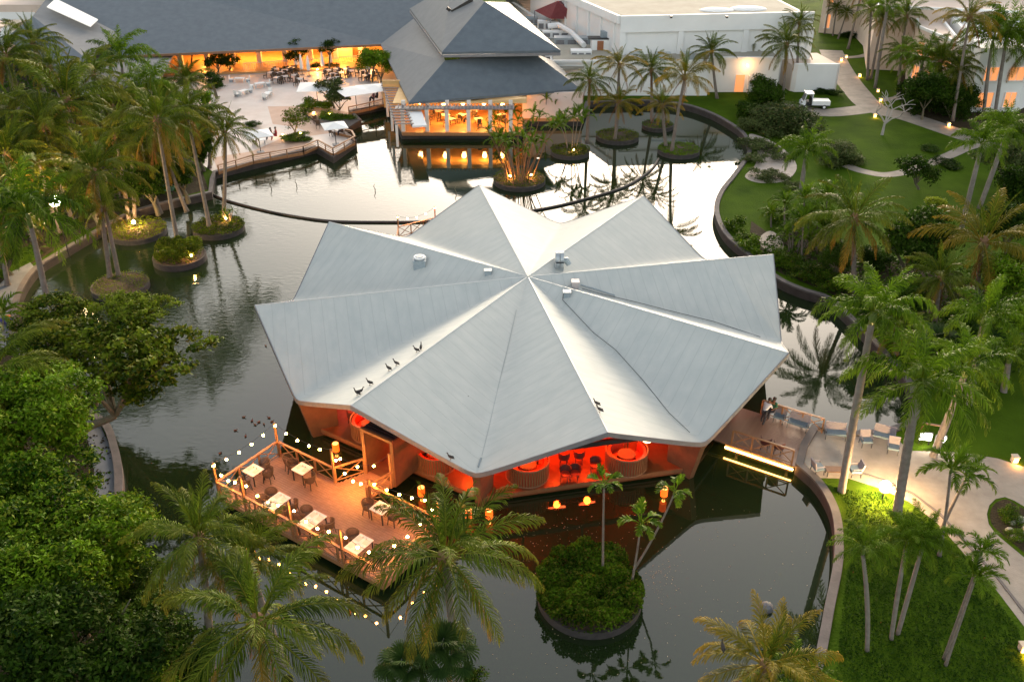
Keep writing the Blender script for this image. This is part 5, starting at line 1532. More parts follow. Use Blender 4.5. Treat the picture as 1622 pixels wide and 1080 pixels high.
def palm(kind, base, crown, rpx, label, dy=0.0, z=None, bend=.4, sc=None, trunk_r=None, nuts=False, gz=None, thinner=1.0, group=None, name=None):
    """base pixel on the ground (or None) and crown pixel; rpx = crown radius in the photograph"""
    global PALM_N; PALM_N += 1; seed = PALM_N*17
    gz = GZ if gz is None else gz
    if base is not None:
        b = g(base[0], base[1], gz); c = at(crown[0], crown[1], b.y+dy)
    else:
        c = g(crown[0], crown[1], z); rg = random.Random(seed)
        b = Vector((c.x+rg.uniform(-.8, .8), c.y-dy, gz))
    unit = CROWNS[kind][2]
    s = rpx*mpp(c)/unit if sc is None else sc
    nm = name or {'coconut': 'coconut_palm', 'coconut_old': 'coconut_palm', 'coconut_gold': 'coconut_palm', 'royal': 'royal_palm', 'small': 'slender_palm', 'blunt': 'slender_palm'}[kind]
    t = thing(nm, label, 'palm tree', b, 0, group or PALM_GROUPS[kind])
    cl = c-b
    r0 = trunk_r or {'coconut': .17, 'coconut_old': .17, 'coconut_gold': .17, 'royal': .20, 'small': .075, 'blunt': .055}[kind]*thinner
    top = cl if kind.startswith('coconut') else cl-Vector((0, 0, .75*s if kind == 'royal' else .35*s))
    pts = trunk_pts((0, 0, -.1), top, bend)
    mb = MB(); n = len(pts)
    if kind == 'royal': rad = [r0*(1.15 if i == 0 else 1.0+.12*math.sin(math.pi*i/n)-.30*(i/n)**2) for i in range(n)]
    else: rad = [r0*(1.55 if i == 0 else 1.15-.45*i/n) for i in range(n)]
    # leaf scar rings
    fine = []; fr = []
    m_ = 3 if (s*unit/mpp(c)) > 60 else 1
    for i in range(n-1):
        for q in range(m_):
            f = q/m_; fine.append(pts[i].lerp(pts[i+1], f)); rr = rad[i]*(1-f)+rad[i+1]*f
            fr.append(rr*(1.05 if (i*m_+q) % 2 else .97) if m_ > 1 else rr)
    fine.append(pts[-1]); fr.append(rad[-1])
    mb.tube(fine, fr, 8)
    link('trunk', mb.mesh('trunk', M_bark_r if kind == 'royal' else M_bark, smooth=True), t)
    if kind in ('royal', 'small', 'blunt'):
        d = (cl-top).normalized() if (cl-top).length > 0 else Vector((0, 0, 1))
        h = (cl-top).length; rr = rad[-1]
        cs = MB(); cs.tube([top-d*.05, top+d*h*.3, top+d*h*.8, top+d*h*1.08], [rr*1.02, rr*1.25, rr*.9, rr*.5], 8)
        link('crownshaft', cs.mesh('crownshaft', M_shaft, smooth=True), t)
    else:
        bt = MB(); bt.ball(cl+Vector((0, 0, -.05)), .34*s, 8, 6, (1, 1, 1.5)); link('leaf_boots', bt.mesh('leaf_boots', M_boot), t)
        rg = random.Random(seed)
        for i in range(rg.randrange(3, 7) if (nuts or s*unit/mpp(c) > 55) else 0):
            a = rg.uniform(0, 6.28); nb = MB(); q = cl+Vector((math.cos(a)*.32, math.sin(a)*.32, -.45-rg.uniform(0, .25)))
            nb.ball(q, .12, 7, 5, (1, 1, 1.15)); link('coconut', nb.mesh('coconut', M_nut), t)
    crown_fronds(t, kind, cl, s, (seed*.7) % 6.28, seed)
    return t
def fan_palm(base, crown, rpx, label, z=None, n=20):
    global PALM_N; PALM_N += 1; seed = PALM_N*17; rg = random.Random(seed)
    if base is not None: b = g(base[0], base[1], GZ); c = at(crown[0], crown[1], b.y)
    else: c = g(crown[0], crown[1], z); b = Vector((c.x+.2, c.y+.3, GZ))
    s = rpx*mpp(c)/1.5
    t = thing('fan_palm', label, 'palm tree', b, 0, 'fan palms')
    cl = c-b
    mb = MB(); mb.tube(trunk_pts((0, 0, -.1), cl, .2), [.14]+[.11]*12, 8); link('trunk', mb.mesh('trunk', M_boot), t)
    for i in range(n):
        az = i*2.39996; el = 1-i/n
        me = FAN[i % 2][min(2, int((1-el)*3))]
        tilt = R(-35+ (1-el)*95)
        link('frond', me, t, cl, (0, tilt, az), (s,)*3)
    return t
def areca(base, hpx, label, stems=9, spread=.9, kind='small', n=7, lean=.5, group='clumping palms', stem_h=None, gz=None, brown=False):
    """clump of thin stems, each with a few arching fronds"""
    global PALM_N; PALM_N += 1; seed = PALM_N*17; rg = random.Random(seed)
    b = g(base[0], base[1], GZ if gz is None else gz); H_ = hpx*mpp(b)/math.cos(PITCH)
    t = thing('clumping_palm', label, 'palm clump', b, 0, group)
    sets = CROWNS[kind][0]
    for i in range(stems):
        a = i*2.4; r_ = rg.uniform(.1, .35)*spread*1.5
        hh = H_*(rg.uniform(.55, .95) if brown else rg.uniform(.45, .85))
        p0 = Vector((math.cos(a)*r_, math.sin(a)*r_, 0)); p1 = Vector((math.cos(a)*(r_+lean*hh*rg.uniform(.3, 1)), math.sin(a)*(r_+lean*hh*rg.uniform(.3, 1)), hh))
        mb = MB(); mb.tube([p0, p0.lerp(p1, .5)+Vector((0, 0, .1*hh)), p1], [.05, .045, .035], 5)
        link('stem', mb.mesh('stem', M_bark if not brown else M_boot), t)
        s = H_*(.17 if brown else .32)*rg.uniform(.8, 1.1)/1.3
        for k in range(n):
            az = k*2.4+i; age = min(len(sets[0])-1, int(k/n*len(sets[0])))
            link('frond', sets[k % 2][age], t, p1, (rg.uniform(-.2, .2), rg.uniform(-.1, .1), az), (s,)*3)
    return t

# ---------------------------------------------------------------- broadleaf crowns
def leaf_cloud(name, m, nclump, per, leaf, seed, squash=.8, clump_r=.22, up=.55, hollow=.55, lobes=5, aspect=.45, k3=None):
    """unit crown: leaves gathered in clumps on the skin and inside of several lobes"""
    rg = np.random.default_rng(seed)
    lob = rg.normal(size=(lobes, 3)); lob /= np.linalg.norm(lob, axis=1)[:, None]; lob *= rg.uniform(.42, .82, (lobes, 1)); lob[:, 2] *= .62
    lob = np.vstack([lob, [[0, 0, 0]]]); lr = np.append(rg.uniform(.22, .44, lobes), .58)
    pr = lr**2; li = rg.choice(lobes+1, nclump, p=pr/pr.sum())
    d = rg.normal(size=(nclump, 3)); d[:, 2] = np.abs(d[:, 2])*.9-.25*np.abs(rg.normal(size=nclump)); d /= np.linalg.norm(d, axis=1)[:, None]
    rr = lr[li]*(hollow+(1.05-hollow)*rg.random(nclump)**.5)
    cc = lob[li]+d*rr[:, None]; cc[:, 2] *= squash
    cvar = rg.random(nclump)
    ci = np.repeat(np.arange(nclump), per); N_ = nclump*per
    off = rg.normal(size=(N_, 3))*clump_r*np.array([.55, .55, .34]); 
    P = cc[ci]+off
    nrm = rg.normal(size=(N_, 3))*.75; nrm[:, 2] += up; nrm += d[ci]*.5; nrm /= np.linalg.norm(nrm, axis=1)[:, None]
    tdir = rg.normal(size=(N_, 3)); tdir -= nrm*(tdir*nrm).sum(1)[:, None]; tdir /= np.linalg.norm(tdir, axis=1)[:, None]
    sdir = np.cross(nrm, tdir)
    l = leaf*rg.uniform(.6, 1.25, (N_, 1)); w = l*aspect
    A = P-tdir*l*.5; B = P+sdir*w*.5+tdir*l*.05; Cc = P+tdir*l*.5-nrm*l*.12; Dd = P-sdir*w*.5+tdir*l*.05
    V = np.stack([A, B, Cc, Dd], 1).reshape(-1, 3); F = np.arange(N_*4).reshape(-1, 4)
    var = np.clip(cvar[ci]*.75+rg.normal(0, .14, N_)+.12, 0, 1)
    C = np.repeat(np.stack([var, rg.random(N_)**6], 1), 4, axis=0)
    return np_mesh(name, V, F, m, C)
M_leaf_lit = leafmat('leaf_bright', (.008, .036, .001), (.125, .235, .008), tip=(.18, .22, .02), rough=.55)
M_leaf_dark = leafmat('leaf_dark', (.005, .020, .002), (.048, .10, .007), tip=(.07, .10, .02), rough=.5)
M_leaf_olive = leafmat('leaf_olive', (.014, .036, .002), (.16, .225, .014), tip=(.16, .15, .02), rough=.55)
M_leaf_yel = leafmat('leaf_yellow_green', (.10, .16, .010), (.24, .28, .02), rough=.6)
M_leaf_grey = leafmat('leaf_grey_green', (.022, .042, .010), (.11, .15, .045), tip=(.12, .11, .04), rough=.55)
M_leaf_shrub = leafmat('leaf_shrub', (.006, .028, .001), (.10, .19, .008), tip=(.13, .12, .02), rough=.5)
CR = {
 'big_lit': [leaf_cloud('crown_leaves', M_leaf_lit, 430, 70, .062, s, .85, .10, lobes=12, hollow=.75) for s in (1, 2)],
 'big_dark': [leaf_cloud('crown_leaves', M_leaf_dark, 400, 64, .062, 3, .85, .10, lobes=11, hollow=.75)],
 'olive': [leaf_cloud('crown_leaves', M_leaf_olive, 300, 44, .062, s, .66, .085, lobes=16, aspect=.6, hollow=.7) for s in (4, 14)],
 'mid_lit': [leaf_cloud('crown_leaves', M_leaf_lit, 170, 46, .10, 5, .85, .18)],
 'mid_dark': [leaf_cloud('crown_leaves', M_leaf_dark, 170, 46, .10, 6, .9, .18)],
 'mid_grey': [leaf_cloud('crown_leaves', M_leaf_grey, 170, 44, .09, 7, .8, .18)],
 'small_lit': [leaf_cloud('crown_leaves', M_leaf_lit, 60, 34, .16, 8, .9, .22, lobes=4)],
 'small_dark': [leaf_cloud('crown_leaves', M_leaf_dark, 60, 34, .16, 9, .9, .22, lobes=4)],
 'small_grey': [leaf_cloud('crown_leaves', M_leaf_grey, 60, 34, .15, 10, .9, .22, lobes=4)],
 'small_yellow': [leaf_cloud('crown_leaves', M_leaf_yel, 60, 34, .16, 11, .8, .22, lobes=4)],
 'shrub': [leaf_cloud('crown_leaves', M_leaf_shrub, 90, 44, .12, 12, .7, .20, lobes=6)],
 'sparse': [leaf_cloud('crown_leaves', M_leaf_olive, 70, 26, .11, 13, .8, .16, lobes=6)],
}
def tree(name, kind, base, crown, rpx, label, z=None, sq=1.0, trunk=.18, limbs=6, group=None, cat='tree', wide=1.0, gz=None, dy=0):
    """crown leaf cloud on a limbed trunk"""
    global PALM_N; PALM_N += 1; seed = PALM_N*13; rg = random.Random(seed)
    gz = GZ if gz is None else gz
    if base is not None: b = g(base[0], base[1], gz); c = at(crown[0], crown[1], b.y+dy)
    else: c = g(crown[0], crown[1], z); b = Vector((c.x+.2, c.y+.2, gz))
    r_ = rpx*mpp(c)
    t = thing(name, label, cat, b, 0, group)
    cl = c-b
    mb = MB(); k = cl*.7; k.z = max(.1, cl.z-r_*.8)
    mb.tube([(0, 0, -.1), Vector((k.x*.3, k.y*.3, k.z*.5)), k], [trunk*1.3, trunk, trunk*.8], 7)
    for i in range(limbs):
        a = i*2.4+rg.random(); e = cl+Vector((math.cos(a), math.sin(a), rg.uniform(-.1, .5)))*r_*.68
        mid = k.lerp(e, .5)+Vector((0, 0, r_*.1)); mb.tube([k, mid, e], [trunk*.6, trunk*.38, trunk*.12], 5)
    link('trunk', mb.mesh('trunk', M_wood), t)
    cm = CR[kind]
    link('crown', cm[seed % len(cm)], t, cl, (0, 0, rg.uniform(0, 6.28)), (r_*wide*1.05, r_*wide*1.05, r_*1.05*sq))
    return t
def shrub(kind, base, rpx, label, sq=.8, name='shrub', group='shrubs of the gardens', wide=1.0, gz=None, up=.35):
    global PALM_N; PALM_N += 1; seed = PALM_N*13; rg = random.Random(seed)
    b = g(base[0], base[1], GZ if gz is None else gz); r_ = rpx*mpp(b)
    t = thing(name, label, 'shrub', b, 0, group)
    mb = MB()
    for i in range(5):
        a = i*1.26; mb.tube([(0, 0, -.05), (math.cos(a)*r_*.5, math.sin(a)*r_*.5, r_*sq*.6)], [.03, .012], 4)
    link('stems', mb.mesh('stems', M_wood), t)
    cm = CR[kind]
    link('foliage', cm[seed % len(cm)], t, (0, 0, r_*sq*up), (0, 0, rg.uniform(0, 6.28)), (r_*wide, r_*wide, r_*sq))
    return t
def ground_cover(name, poly, m, dens, leaf, h, label=None, z=None, seed=0, domes=None):
    """low planting over a polygon: leaves at random heights under an uneven surface; kind stuff"""
    rg = np.random.default_rng(seed); z = GZ if z is None else z
    P = np.array([[p[0], p[1]] for p in poly]); mn = P.min(0); mx_ = P.max(0)
    n = int(dens*np.prod(mx_-mn)); q = rg.random((n, 2))*(mx_-mn)+mn
    ins = np.zeros(n, bool); j = len(P)-1
    for i in range(len(P)):
        c = ((P[i, 1] > q[:, 1]) != (P[j, 1] > q[:, 1])) & (q[:, 0] < (P[j, 0]-P[i, 0])*(q[:, 1]-P[i, 1])/(P[j, 1]-P[i, 1]+1e-9)+P[i, 0]); ins ^= c; j = i
    q = q[ins]; n = len(q)
    hh = h*(.55+.25*np.sin(q[:, 0]*2.1+seed)+.25*np.sin(q[:, 1]*2.7+q[:, 0]*1.3))*np.sqrt(rg.random(n))
    ar = np.prod(mx_-mn)
    if ar < 90 and n:      # separate bushes, each a little dome of its own
        nc = max(6, int(ar/.34)); cc = rg.random((nc, 2))*(mx_-mn)+mn; cr = rg.uniform(.28, .62, nc)*min(1.3, .6+h*.6); ch_ = rg.uniform(.55, 1.15, nc)
        d2 = ((q[:, None, :]-cc[None])**2).sum(2)/(cr**2)[None]; dome = np.where(d2 < 1, np.sqrt(np.clip(1-d2, 0, 1)), 0)*ch_[None]
        hh = h*(.30+.75*dome.max(1))*np.where(rg.random(n) < .7, rg.uniform(.82, 1.08, n), rg.random(n))
    pos = np.stack([q[:, 0], q[:, 1], z+.03+np.abs(hh)], 1)
    nrm = rg.normal(size=(n, 3))*.8; nrm[:, 2] += .7; nrm /= np.linalg.norm(nrm, axis=1)[:, None]
    td = rg.normal(size=(n, 3)); td -= nrm*(td*nrm).sum(1)[:, None]; td /= np.linalg.norm(td, axis=1)[:, None]; sd = np.cross(nrm, td)
    l = leaf*rg.uniform(.6, 1.3, (n, 1)); w = l*.5
    V = np.stack([pos-td*l*.5, pos+sd*w*.5, pos+td*l*.5, pos-sd*w*.5], 1).reshape(-1, 3)
    var = np.clip(.5+.3*np.sin(q[:, 0]*1.7)*np.sin(q[:, 1]*1.9)+rg.normal(0, .2, n), 0, 1)
    C = np.repeat(np.stack([var, rg.random(n)**5], 1), 4, axis=0)
    me = np_mesh(name, V, np.arange(n*4).reshape(-1, 4), m, C)
    return me
# ================================================================ islands in the lake
M_rim = mat('island_rim_concrete', (.028, .024, .023), (.065, .055, .05), rough=.85, scale=3, bump=.01)
M_litter = mat('leaf_mulch', (.035, .022, .014), (.095, .060, .040), rough=.95, scale=8, bump=.05, bscale=20, detail=8)
def island(px, py, rpx, label, h=.42, cover=None, dens=120, leaf=.13, ch=.35, sx=1.0, seed=1, cov_r=1.02):
    c = g(px, py, h); r = rpx*mpp(c)
    t = thing('planting_island', label, 'island', (c.x, c.y, 0), 0, 'round planting islands in the lake')
    n = 48; rg = random.Random(seed)
    out = [(math.cos(2*math.pi*i/n)*r*sx, math.sin(2*math.pi*i/n)*r) for i in range(n)]
    rim = ring([Vector((x, y, 0)) for x, y in out], .14, .0, -1.9, h, 'rim', M_rim)
    link('rim', rim.mesh('rim', M_rim), t)
    sl = MB(); vs = [(0, 0, h+.12)]+[(x*.6, y*.6, h+.06) for x, y in out]+[(x*.99, y*.99, h-.06) for x, y in out]
    fs = [(0, 1+i, 1+(i+1) % n) for i in range(n)]+[(1+i, 1+n+i, 1+n+(i+1) % n, 1+(i+1) % n) for i in range(n)]
    sl.add(vs, fs); link('mulch', sl.mesh('mulch', M_litter), t)
    if cover:
        me = ground_cover('ground_cover', [(x*cov_r, y*cov_r) for x, y in out], cover, dens, leaf, ch, z=h, seed=seed)
        o = link('ground_cover', me, t); o['kind'] = 'stuff'
    return t
I_FRONT = island(934, 938, 83, 'largest round island in the foreground, densely covered with dark green shrubs', h=.4, cover=M_leaf_shrub, dens=1300, leaf=.17, ch=1.0, seed=3, cov_r=1.03)
island(978, 214, 34, 'round mulched island with two coconut palms, in front of the long white annex', cover=M_leaf_olive, dens=150, leaf=.13, ch=.2, seed=12)
island(1075, 236, 33, 'round grassy island at the end of the floating boom, bearing leaning palms', cover=M_leaf_lit, dens=260, leaf=.12, ch=.16, seed=5)
island(903, 238, 31, 'round island with low grass and slim palms, just right of the brushy clump', cover=M_leaf_olive, dens=220, leaf=.14, ch=.22, seed=6)
island(823, 283, 41, 'round island carrying the dense clump of brown stemmed palms lit from below', cover=M_leaf_olive, dens=120, leaf=.14, ch=.2, seed=7)
island(1042, 197, 25, 'small round island furthest back, against the white annex', cover=M_leaf_shrub, dens=120, leaf=.14, ch=.18, seed=8)
island(284, 404, 41, 'round island with a tall ring of dark leafy shrubs round one leaning palm', h=.5, cover=M_leaf_olive, dens=700, leaf=.17, ch=.95, seed=9, cov_r=.93)
island(218, 364, 44, 'round brown mulched island glowing under an orange spotlight', cover=M_leaf_olive, dens=160, leaf=.14, ch=.3, seed=10)
island(190, 450, 44, 'bare mulched island with two trunks, partly behind the waterside tree', cover=M_leaf_olive, dens=90, leaf=.13, ch=.2, seed=11)
island(346, 358, 40, 'flat leafy island nearest the floating boom, with a small spiky bush', cover=M_leaf_olive, dens=240, leaf=.16, ch=.25, seed=12)

# ================================================================ palms
IG = .4
P = palm
# slim palms on the front island
P('blunt', (955, 917), (957, 765), 30, 'slim straight palm on the front island, leftmost of its three palms', gz=IG, bend=.2)
P('blunt', (997, 940), (1015, 828), 37, 'slim palm on the front island, the shortest of its three palms', gz=IG, bend=.6)
P('blunt', (996, 912), (1068, 777), 30, 'slim palm leaning far right out over the water from the front island', gz=IG, bend=.3)
# bottom edge
P('coconut_old', None, (705, 880), 145, 'large coconut palm in the bottom foreground just right of the dining deck corner', z=8.0, nuts=True)
P('coconut_old', None, (408, 985), 160, 'largest coconut palm at the bottom edge, below the dining deck', z=8.5, nuts=True)
P('coconut', (335, 1075), (315, 850), 105, 'tall coconut palm left of the dining deck corner with drooping fronds', dy=.5)
P('coconut', None, (392, 885), 95, 'coconut palm with upright fronds overlapping the left part of the dining deck edge', z=6.5)
P('coconut_gold', None, (1212, 1052), 115, 'yellowing coconut palm at the bottom right of the lake', z=6.0)
P('royal', None, (1262, 1090), 75, 'bright green feathery palm cut by the bottom edge of the view', z=4.6)
fan_palm(None, (705, 1035), 58, 'dark fan palm at the bottom edge below the big foreground coconut palm', z=3.6)
fan_palm(None, (640, 1062), 50, 'dark fan palm at the bottom edge, left one of the pair', z=3.2)
# left bank, front to back
P('coconut', None, (-12, 590), 125, 'coconut palm at the left edge beside the waterside tree', z=7.5)
P('small', None, (2, 497), 42, 'little yellow green palm beside the slate path at the left edge', z=2.0)
P('royal', (75, 480), (42, 335), 100, 'big feathery palm at the left edge over the curved lake path', bend=.3)
P('coconut', (12, 452), (-12, 330), 80, 'palm half out of view at the left edge, behind the big feathery one')
P('coconut', (174, 440), (150, 275), 80, 'dark coconut palm leaning left on the bare mulched island', gz=.42, bend=.25)
P('coconut', (188, 438), (166, 330), 45, 'smaller right hand palm of the two on the bare mulched island', gz=.42, bend=.25)
P('coconut', (204, 350), (183, 215), 62, 'left palm of the two on the spotlit orange island', gz=.42, bend=.25)
P('coconut', (213, 348), (207, 222), 55, 'right palm of the two on the spotlit orange island', gz=.42, bend=.1)
P('coconut_old', (282, 388), (249, 192), 80, 'coconut palm leaning left from the shrub ringed island', gz=.5, bend=-.35)
P('coconut_old', (332, 360), (296, 182), 66, 'coconut palm leaning left from the flat leafy island', gz=.42, bend=-.35)
P('coconut', (354, 346), (357, 212), 48, 'slender upright palm on the flat leafy island nearest the plaza', gz=.42, bend=.1)
P('coconut_old', None, (105, 160), 100, 'large spreading coconut palm in the upper left grove', z=10.0)
P('royal', (196, 158), (190, 92), 55, 'bushy dark palm in front of the grey hipped roof', bend=.1)
P('coconut', None, (52, 70), 52, 'coconut palm at the far upper left, in front of the hipped roof corner', z=9.0)
P('coconut', None, (8, 90), 60, 'coconut palm at the left edge above the upper left grove', z=9.0)
P('coconut', None, (80, 108), 45, 'palm at the left of the grey hipped roof, behind the large spreading one', z=8.5)
P('coconut', None, (148, 118), 45, 'pale palm squeezed between the large spreading palm and the bushy dark one', z=8.0)
P('coconut', None, (22, 180), 60, 'palm in the left grove below the roof corner', z=8.0)
P('coconut', None, (295, 128), 42, 'palm with upright fronds in front of the lit lobby corner', z=5.0)
P('coconut', None, (178, 170), 50, 'palm in the middle of the left grove behind the leaning pair', z=7.5)
P('coconut', None, (70, 200), 70, 'broad palm filling the gap left of the large spreading one', z=9.0)
P('coconut', None, (10, 245), 70, 'palm at the left edge above the feathery light green one', z=8.0)
P('coconut_old', None, (225, 235), 55, 'palm with golden hanging fronds behind the shrub ringed island', z=6.5)
P('coconut', None, (265, 250), 45, 'shaded palm between the two leaning island palms', z=5.5)
P('royal', None, (235, 130), 42, 'dark palm top between the bushy one and the leaning palm', z=7.0)
P('coconut', None, (330, 190), 42, 'palm at the left corner of the plaza behind the slender upright one', z=5.5)
P('coconut', None, (60, 255), 52, 'palm low in the left grove above the big feathery one', z=7.0)
P('coconut', None, (120, 245), 45, 'shaded palm deep in the left grove', z=6.0)
# top middle
P('coconut_old', (930, 226), (934, 128), 38, 'left palm of the row before the white annex, on its own tall trunk', gz=.42, bend=.1)
P('coconut_gold', (976, 205), (981, 104), 40, 'rear palm above the two palm island with orange dead fronds', gz=.42, bend=.1)
P('coconut_gold', (974, 221), (981, 163), 38, 'lower front palm on the two palm island with one orange frond', gz=.42, bend=.1)
P('coconut', (1033, 194), (1032, 112), 40, 'dark green palm on the small island furthest back', gz=.42, bend=.1)
P('coconut_gold', (1064, 240), (1085, 122), 50, 'tall palm leaning right from the grassy island at the end of the boom', gz=.42, bend=-.4)
P('coconut_gold', (1055, 232), (1049, 168), 38, 'short yellowing palm on the grassy island at the end of the boom', gz=.42, bend=.1)
P('coconut', (1136, 156), (1127, 82), 36, 'dark palm on the lawn in front of the white hall, left of the lit doorway', bend=.1)
P('coconut', (1194, 128), (1195, 58), 34, 'palm directly right of the lit doorway of the annex', bend=.1)
P('coconut', (1240, 160), (1246, 72), 46, 'dense palm left of the utility cart', bend=.1)
P('coconut', (1262, 140), (1266, 36), 30, 'palm behind the dense one, against the corner of the white hall', bend=.1)
# top right
P('coconut', (1319, 57), (1325, 14), 16, 'small thin palm in front of the peach wall, left one', bend=.1, thinner=.7)
P('coconut', (1327, 62), (1341, 21), 16, 'small thin palm in front of the peach wall, right one', bend=.1, thinner=.7)
P('coconut', (1306, 54), (1317, -16), 26, 'thin palm whose crown is cut by the top edge, left of the peach wall pair', bend=.2, thinner=.7)
P('coconut', (1343, 78), (1365, -14), 30, 'leaning palm cut by the top edge beside the upper lawn', bend=.2)
P('coconut', (1374, 127), (1380, 16), 30, 'leftmost trunk of the pale palm cluster on the upper lawn', bend=.1)
P('coconut', (1379, 125), (1398, 30), 30, 'middle palm of the pale cluster on the upper lawn', bend=.1)
P('royal', (1386, 140), (1406, 10), 30, 'white trunked palm, right one of the cluster on the upper lawn', bend=.1)
P('coconut', (1424, 120), (1436, 26), 36, 'palm in front of the apartment with peach windows', bend=.1)
P('coconut', (1423, 152), (1428, 84), 32, 'small bright palm beside the bare tree', bend=.05)
P('coconut_gold', (1509, 192), (1536, 28), 54, 'tall coconut palm standing clear by the cart road at the top right', bend=.1)
P('royal', (1558, 182), (1574, 62), 56, 'dark palm in front of the right apartment block, left trunk', bend=.1)
P('royal', (1576, 183), (1598, 48), 58, 'dark palm in front of the right apartment block, right trunk', bend=.1)
P('coconut', (1605, 176), (1628, 78), 55, 'palm at the right edge before the apartment block', bend=.1)
P('coconut', (1500, 175), (1490, 98), 54, 'palm rising from the dark thicket beside the cart road', bend=.1)
P('coconut', (1530, 185), (1520, 110), 40, 'shaded palm between the thicket and the apartment block', bend=.1)
P('royal', (1462, 170), (1462, 95), 48, 'dark palm at the left end of the thicket by the cart road', bend=.1)
# right garden
P('royal', (1268, 306), (1278, 238), 46, 'bushy palm beside the sandy ground at the lake bend', bend=.05)
P('coconut_old', (1353, 462), (1353, 346), 82, 'broad coconut palm above the shrub bed east of the pavilion', bend=.05, nuts=True)
P('coconut_gold', (1545, 478), (1558, 385), 98, 'wide coconut palm with golden fronds near the right edge', bend=.1, nuts=True)
P('royal', (1523, 362), (1556, 228), 46, 'tall white trunked palm over the east lawn, left one', bend=.1)
P('royal', (1551, 330), (1596, 205), 46, 'tall white trunked palm over the east lawn, right one', bend=.1)
P('royal', (1333, 778), (1385, 492), 84, 'royal palm with bright crown rising from the patio edge beside the footbridge', bend=.15)
P('royal', (1421, 815), (1458, 605), 108, 'largest royal palm, its trunk standing by the glowing lawn lamp', bend=.15, trunk_r=.23)
P('royal', (1478, 722), (1532, 580), 70, 'bright green arching palm right of the largest royal palm', bend=.1)
P('royal', (1535, 640), (1562, 500), 65, 'dark royal palm in the shade behind the bright arching one', bend=.1)
P('small', (1488, 880), (1508, 740), 50, 'thin double trunk palm beside the patio path, left crown', bend=-.3, thinner=1.1)
P('small', (1492, 836), (1532, 752), 44, 'thin palm beside the patio path, right crown', bend=-.3, thinner=1.1)
P('royal', (1374, 1030), (1369, 866), 50, 'single curved trunk palm on the foreground lawn, nearest the lake wall', bend=-.3, trunk_r=.095)
P('royal', (1412, 1012), (1438, 856), 52, 'left palm of the crossing pair on the foreground lawn', bend=.2, trunk_r=.095)
P('royal', (1422, 1004), (1466, 850), 54, 'right palm of the crossing pair on the foreground lawn', bend=.2, trunk_r=.095)
P('small', (1495, 1043), (1556, 872), 38, 'tall thin palm leaning over the path at the lower right', bend=.1, thinner=.8)
P('small', (1498, 1053), (1546, 912), 46, 'shorter thin palm in front of it at the lower right', bend=.1, thinner=.8)
P('small', (1244, 368), (1244, 322), 26, 'small palm left of the row beside the east lawn')
P('small', (1276, 395), (1275, 314), 30, 'small palm in the middle of the row beside the east lawn')
P('small', (1270, 415), (1274, 352), 34, 'small palm with brown dead skirt over the shrub bed')
P('small', (1300, 380), (1312, 310), 34, 'small palm behind the broad coconut palm of the shrub bed')
P('small', (1222, 360), (1222, 338), 22, 'low palm seedling beside the lake wall shrubs')
P('coconut', (1480, 520), (1490, 440), 60, 'shaded coconut palm between the broad and the golden ones', bend=.1)
P('royal', (1590, 620), (1602, 560), 60, 'feathery palm at the right edge under the leafy trees', bend=.1)
P('coconut', (1420, 560), (1420, 520), 50, 'dark palm behind the bright royal crown', bend=.1)
fan_palm((1560, 560), (1572, 520), 46, 'fan palm in the shade at the right edge')
fan_palm((1480, 590), (1482, 548), 40, 'fan palm in the shade above the patio')
# clumps
areca((823, 284), 82, 'dense clump of brown stemmed palms on the spotlit island', stems=26, spread=2.6, lean=.62, n=6, gz=.42, brown=True)
areca((905, 236), 55, 'small clump of palms on the low grass island', stems=5, spread=1.2, lean=.35, gz=.42)
areca((862, 188), 40, 'palms growing against the pale wall right of the lit restaurant', stems=7, spread=2.0, lean=.4, gz=.42)
areca((800, 208), 36, 'palms growing against the lit restaurant front', stems=5, spread=1.6, lean=.35, gz=.42)
areca((1290, 395), 60, 'clumping palm thicket in the bed east of the lake', stems=9, spread=1.6, lean=.4)
areca((1258, 402), 44, 'low clumping palm at the lake side of the bed', stems=7, spread=1.2, lean=.5)
areca((362, 352), 22, 'small spiky bush lit by a spotlight on the flat leafy island', stems=5, spread=.5, lean=.5, gz=.42, n=6)

# ================================================================ broadleaf trees and shrubs
T = tree
big = 'trees of the left bank'
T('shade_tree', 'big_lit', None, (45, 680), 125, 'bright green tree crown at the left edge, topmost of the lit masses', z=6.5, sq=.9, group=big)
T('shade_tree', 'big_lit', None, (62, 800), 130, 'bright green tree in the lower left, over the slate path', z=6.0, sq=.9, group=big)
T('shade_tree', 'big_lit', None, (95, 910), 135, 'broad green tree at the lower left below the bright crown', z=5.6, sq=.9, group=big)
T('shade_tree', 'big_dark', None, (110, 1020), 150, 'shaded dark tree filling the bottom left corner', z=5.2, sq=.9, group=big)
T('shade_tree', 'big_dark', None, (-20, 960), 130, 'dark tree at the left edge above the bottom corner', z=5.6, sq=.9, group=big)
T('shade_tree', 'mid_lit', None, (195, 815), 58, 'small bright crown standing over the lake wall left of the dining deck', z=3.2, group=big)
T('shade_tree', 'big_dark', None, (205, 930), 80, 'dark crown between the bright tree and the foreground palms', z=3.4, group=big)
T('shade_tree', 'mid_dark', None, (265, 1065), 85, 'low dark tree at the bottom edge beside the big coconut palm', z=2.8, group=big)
T('shade_tree', 'mid_lit', None, (240, 1085), 60, 'light green bush crown cut by the bottom edge', z=3.6, group=big)
T('waterside_tree', 'olive', (120, 690), (190, 570), 128, 'olive green waterside tree leaning over the ruffled water', sq=.9, trunk=.25, limbs=9, group=big, dy=1)
T('waterside_tree', 'olive', (85, 640), (95, 530), 95, 'olive green tree above the curved lake wall, left neighbour of the leaning one', sq=.85, trunk=.25, limbs=8, group=big, dy=1)
